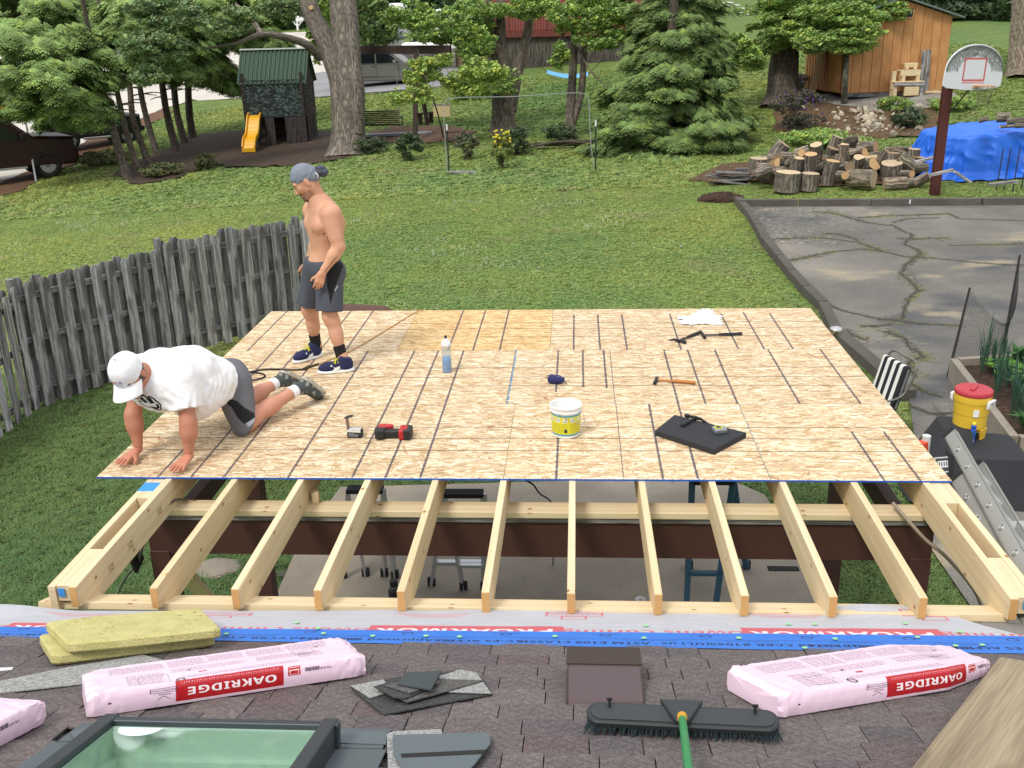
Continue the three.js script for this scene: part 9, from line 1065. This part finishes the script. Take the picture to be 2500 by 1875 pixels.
// ---------- small yard things ----------
{
  const t = onG(1146, 190), o = thing('trash_bin', 'dark grey wheeled trash bin on the driveway', 'trash bin', t, 0.1); const bm = mat([38, 46, 50], 0.6); const g = new THREE.BoxGeometry(0.68, 0.95, 0.75, 1, 1, 1), p = g.attributes.position; for (let i = 0; i < p.count; i++) if (p.getY(i) < 0) p.setXYZ(i, p.getX(i) * 0.75, p.getY(i), p.getZ(i) * 0.75); g.translate(0, 0.53, 0); g.computeVertexNormals(); mesh('body', g, bm, o); mesh('lid', [rbox(0.76, 0.1, 0.84, 0.04, 0, 1.05, 0.02, 0.04, 0, 0, 2)], mat([52, 64, 70], 0.5), o); mesh('handle', rod(V(-0.3, 0.98, -0.42), V(0.3, 0.98, -0.42), 0.02), bm, o); for (const x of [-0.28, 0.28]) mesh('wheel', cyl(0.12, 0.12, 0.06, 14, x, 0.12, -0.3, 0, 0, Math.PI / 2), M.blackR, o);
  const rw = onG(1100, 169), w = thing('retaining_wall', 'tan block retaining wall behind the driveway', 'wall', [rw.x, rw.y - 0.1, rw.z - 0.4]); const q = rng(91), bms = [C8(150, 128, 106), C8(134, 112, 92), C8(162, 140, 118)].map(c => mat(c.map(v => v * 255), 0.95)); const bg = rbox(0.43, 0.19, 0.3, 0.015); for (let r = 0; r < 6; r++) for (let i = -5; i < 5; i++) { if (r === 5 && i < -1) continue; const k = new THREE.Mesh(bg, bms[q() * 3 | 0]); k.name = 'block'; k.castShadow = k.receiveShadow = true; k.position.set(i * 0.44 + (r % 2) * 0.22, 0.1 + r * 0.2, (q() - 0.5) * 0.02); w.add(k); } for (const [x0, x1, y] of [[-2.4, -0.6, 1.14], [-0.55, 2.3, 1.34]]) mesh('cap_stone', rbox(x1 - x0, 0.08, 0.38, 0.01, (x0 + x1) / 2, y, 0.02), mat([176, 162, 144], 0.9), w);
  // brick house with deck
  const hp = onG(1330, 170); const hs = thing('brick_house', 'red brick house with raised brown deck behind the maples', 'house', [hp.x - 0.3, hp.y - 0.1, hp.z - 1.5], -0.05); const bt = pixTex(256, 256, (u, v) => { const r = Math.floor(v * 16), y = v * 16 - r, x = (u * 8 + (r % 2) * 0.5) % 1; if (y < 0.13 || x < 0.06) return C8(150, 130, 120); const k = tn(u, v, 64, 131) * 0.3 + fb2((Math.floor(u * 8 + (r % 2) * 0.5) % 8) / 8 + 0.01, r / 16 + 0.01, 16, 132) * 0.7; return mixc(C8(112, 42, 36), C8(150, 62, 52), k); }, [1 / 1.7, 1 / 1.2]); mesh('wall', triUV(box(9.5, 6, 3, 1.6, 4.4, -3.4)), matT(bt, 0.9), hs); const dm = mat([104, 50, 42], 0.8), sk = tinted(M.grey, [0.4, 0.33, 0.29]); mesh('deck_beam', box(7.4, 0.3, 0.12, 0.9, 1.85, 0.15), dm, hs); mesh('deck_floor', box(7.4, 0.08, 2.2, 0.9, 2.02, -0.95), dm, hs); for (let i = 0; i < 36; i++) mesh('skirt_board', triUV(box(0.19, 1.72, 0.03, -2.7 + i * 0.203, 0.86, 0.0), 'y', i), sk, hs); for (let i = 0; i < 8; i++) mesh('rail_post', box(0.1, 1.0, 0.1, -2.6 + i * 1.0, 2.5, 0.1), dm, hs); mesh('hand_rail', box(7.4, 0.08, 0.12, 0.9, 3.0, 0.1), dm, hs); for (let i = 0; i < 48; i++) mesh('baluster', box(0.04, 0.85, 0.04, -2.6 + i * 0.148, 2.5, 0.1), dm, hs); const wn = mesh('window', box(1.2, 1.1, 0.1, 3.0, 3.4, -1.88), mat([206, 204, 198], 0.6), hs); mesh('pane', box(1.0, 0.9, 0.02, 3.0, 3.4, -1.82), mat([40, 46, 52], 0.1), wn); mesh('roof', box(10.4, 0.2, 5, 1.6, 7.5, -3.4), mat([70, 66, 64], 0.9), hs);
  // hammock
  const a = atD(1335, 176, 40), b = atD(1436, 182, 40); const hm = thing('hammock', 'light blue hammock slung between trees', 'hammock', a); { const P = [], I = []; for (let i = 0; i <= 24; i++) for (let j = 0; j <= 6; j++) { const t = i / 24, v = j / 6 - 0.5, sg = -0.18 * Math.sin(t * 3.14), w2 = 0.85 * Math.sin(0.25 + t * 2.64); P.push((b.x - a.x) * t, (b.y - a.y) * t + sg + v * v * 0.35 * w2 + v * 0.12, (b.z - a.z) * t - v * w2); } for (let i = 0; i < 24; i++) for (let j = 0; j < 6; j++) { const k = i * 7 + j; I.push(k, k + 1, k + 7, k + 1, k + 8, k + 7); } const g2 = new THREE.BufferGeometry(); g2.setAttribute('position', new THREE.Float32BufferAttribute(P, 3)); g2.setIndex(I); g2.computeVertexNormals(); mesh('cloth', g2, mat([110, 178, 228], 0.8), hm); mesh('rope', tube([V(-0.5, 0.5, 0), V(0, 0, 0)], 0.012, 4), M.black, hm); mesh('rope', tube([b.clone().sub(a), b.clone().sub(a).add(V(0.6, 0.6, 0))], 0.012, 4), M.black, hm); }
  // garden arch and posts
  const l = onG(1092, 420), r = onG(1449, 414), ar = thing('pipe_arch', 'thin grey metal pipe arch standing in the lawn', 'arch', l); const Dl = l.clone().sub(CAM.p).dot(FW), Dr = r.clone().sub(CAM.p).dot(FW), pt = (x, y, D) => atD(x, y, D).sub(l); mesh('pipe', tube([V(0, 0, 0), pt(1086, 330, Dl), pt(1083, 262, Dl), pt(1087, 247, Dl), pt(1100, 241, Dl), pt(1250, 236, (Dl + Dr) / 2), pt(1420, 228, Dr), pt(1433, 233, Dr), pt(1437, 248, Dr), pt(1441, 330, Dr), r.clone().sub(l)], 0.012, 7, 90), mat([140, 146, 146], 0.5, { metalness: 0.4 }), ar);
  for (const [p, x, lab, top] of [[l, 1090, 'left', 300], [r, 1447, 'right', 290]]) { const D = p.clone().sub(CAM.p).dot(FW), tp = thing('fence_post', lab + ' green steel post with white tip beside the pipe arch', 'post', p.clone().add(V(0.06, 0, 0.05)), 0, 'green steel garden posts'); const hh = atD(x, top, D).y - p.y; mesh('post', [box(0.045, hh, 0.012, 0, hh / 2, 0), box(0.012, hh, 0.04, 0, hh / 2, 0.02)], mat([34, 58, 48], 0.6), tp); mesh('white_tip', [box(0.047, 0.18, 0.014, 0, hh - 0.08, 0), box(0.014, 0.18, 0.042, 0, hh - 0.08, 0.02)], M.white, tp); }
  const ob = thing('old_board', 'weathered board lying at the left foot of the pipe arch', 'board', onG(1130, 424), -0.12); mesh('board', triUV(rbox(0.85, 0.06, 0.12, 0.008, 0, 0.05, 0), 'x'), M.greyL, ob); const ob2 = thing('old_board', 'white ended board on the branch pile behind the arch', 'board', onG(1310, 366), 0.05); mesh('board', rbox(0.5, 0.08, 0.1, 0.01, 0, 0.12, 0), mat([214, 212, 206], 0.8), ob2);
  const bp = thing('branch_pile', 'heap of old grey branches behind the pipe arch', 'branch pile', onG(1420, 362)); const q2 = rng(95); for (let i = 0; i < 14; i++) { const x = (q2() - 0.5) * 3.2, z = (q2() - 0.5) * 0.4; mesh('branch', tube([V(x - 1.1, 0.06 + q2() * 0.1, z), V(x, 0.1 + q2() * 0.16, z + (q2() - 0.5) * 0.2), V(x + 1.1, 0.1 + q2() * 0.2, z + (q2() - 0.5) * 0.3)], 0.025 + q2() * 0.03, 5, 10), M.barkM, bp); }
  // road sign, mailboxes
  const sb = onG(88, 444), sd = sb.clone().sub(CAM.p).dot(FW), sgn = thing('road_sign', 'yellow diamond road sign on a galvanised post, half hidden by boughs', 'road sign', sb); const st = atD(52, 232, sd).sub(sb); mesh('post', beamBox(V(0, 0, 0), st, 0.06, 0.05), M.alu, sgn); mesh('diamond', rbox(0.62, 0.62, 0.012, 0.006, st.x * 0.93, st.y * 0.93, 0.05, 0, 0.2, Math.PI / 4), mat([214, 156, 24], 0.5), sgn);
  const mb = (x, y, ty, D, m, lab) => { const p0 = atD(x, y, D); p0.y = Math.min(p0.y, h(p0.x, p0.z) + 0.4); const o2 = thing('mailbox', lab, 'mailbox', p0); const hh = atD(x, ty, D).y - p0.y; mesh('post', box(0.14, hh, 0.14, 0, hh / 2, 0), m, o2); mesh('arm', [box(0.9, 0.1, 0.1, 0.05, hh * 0.6, 0), box(0.5, 0.08, 0.08, -0.2, hh * 0.45, 0, 0, 0, -0.8), box(0.5, 0.08, 0.08, 0.25, hh * 0.45, 0, 0, 0, 0.8)], m, o2); const bx = extr([[-0.2, 0], [0.2, 0], [0.2, 0.22], [0.12, 0.33], [0, 0.37], [-0.12, 0.33], [-0.2, 0.22]], 0.55, 0.01); bx.rotateY(Math.PI / 2); bx.translate(0.05, hh * 0.66, 0); mesh('box', bx, m, o2); }; mb(727, 74, 38, 88, M.white, 'white mailbox on a bracketed white post by the road'); mb(658, 80, 44, 86, mat([70, 82, 80], 0.7), 'dark green mailbox beside the white road pole');
  const wp = thing('road_pole', 'thin white pole at the roadside', 'pole', atD(634, 80, 85)); mesh('pole', cyl(0.06, 0.06, 1.6, 8, 0, 0.6, 0), M.white, wp);
  const wb = thing('white_canopy', 'white arched cover beyond the swing beam', 'cover', atD(1050, 118, 56)); mesh('cover', rbox(3.2, 0.5, 1.4, 0.22, 0, 0.1, 0, 0, 0.1, 0, 3), M.white, wb); mesh('base', box(3.0, 1.2, 1.2, 0, -0.7, 0), M.greyD, wb);
  // shrubs
  const shrub = (name, lab, px, py, r, hh, tone, n = 260, fl) => { const p = onG(px, py), o2 = thing(name, lab, 'plant', p, 0, 'low plants in the lawn edge'); const q3 = rng(px); for (let k = 0; k < 5; k++) mesh('stem', rod(V(0, 0, 0), V((q3() - 0.5) * r * 1.4, hh * (0.6 + 0.4 * q3()), (q3() - 0.5) * r), 0.012, 0.005, 4), M.barkD, o2); crown(o2, [[p.clone().add(V(0, hh * 0.55, 0)), r, hh * 0.5, r]], 'leaf', n, 0.55, 0.95, tone, 'foliage'); if (fl) for (let k = 0; k < fl[1]; k++) mesh('flower', sph(0.035, (q3() - 0.5) * r * 1.6, hh * (0.5 + 0.6 * q3()), (q3() - 0.5) * r * 1.6, undefined, 6), fl[0], o2); };
  const dkg = [0.07, 0.12, 0.045]; shrub('flowering_plant', 'yellow flowering plant inside the pipe arch', 1228, 412, 0.32, 1.1, [0.2, 0.26, 0.06], 160, [mat([222, 200, 60], 0.8), 44]); shrub('shrub', 'round dark shrub left of the pipe arch', 1002, 392, 0.42, 0.85, dkg); shrub('shrub', 'twiggy shrub just inside the arch at left', 1140, 388, 0.4, 0.8, [0.1, 0.12, 0.06], 120); shrub('shrub', 'dark shrub right of the yellow flowers', 1262, 378, 0.45, 0.9, dkg); shrub('shrub', 'dark shrub at the foot of the slim twin maple', 1375, 350, 0.6, 0.7, dkg, 300); shrub('lilac_bush', 'purple flowering bush on the bank', 1945, 322, 0.85, 1.25, [0.09, 0.09, 0.06], 420, [mat([92, 44, 128], 0.8), 34]); shrub('shrub', 'leafy shrub on the bank below the pallets', 2180, 272, 0.5, 0.5, MAP, 260); shrub('shrub', 'low green plants at the foot of the bank', 2010, 352, 1.3, 0.45, MAP, 700); shrub('shrub', 'dark bush on the right of the bank', 2220, 312, 0.5, 0.6, dkg, 260); shrub('shrub', 'weedy plants beside the front conifer trunk', 260, 400, 1.0, 0.5, [0.14, 0.17, 0.06], 500); shrub('shrub', 'low plant between the conifer trunks and slide', 505, 412, 0.4, 0.5, [0.13, 0.15, 0.05], 160); shrub('shrub', 'small shrub at the foot of the big twin trunk', 905, 372, 0.6, 0.45, dkg, 260); shrub('shrub', 'leafy ground plants right of the front conifer', 400, 430, 0.8, 0.45, [0.12, 0.15, 0.05], 300); shrub('shrub', 'grassy bush beside the blue tarp', 2330, 265, 0.7, 0.4, MAP, 300);
  // stepping stones
  [[1775, 8], [1790, 14], [1803, 22], [1815, 31], [1832, 36], [1848, 34]].forEach(([x, y], i) => { const p = onG(x, y), s = thing('path_stone', ['farthest', 'second farthest', 'third', 'fourth', 'second nearest', 'nearest'][i] + ' pale stone of the far garden path', 'stone', p, 0, 'pale stones of the far path'); const g3 = new THREE.DodecahedronGeometry(0.5, 1); g3.scale(1.3, 0.25, 1.5); mesh('stone', g3, mat([196, 196, 190], 0.9), s); });
}
renderer.render(scene, camera);
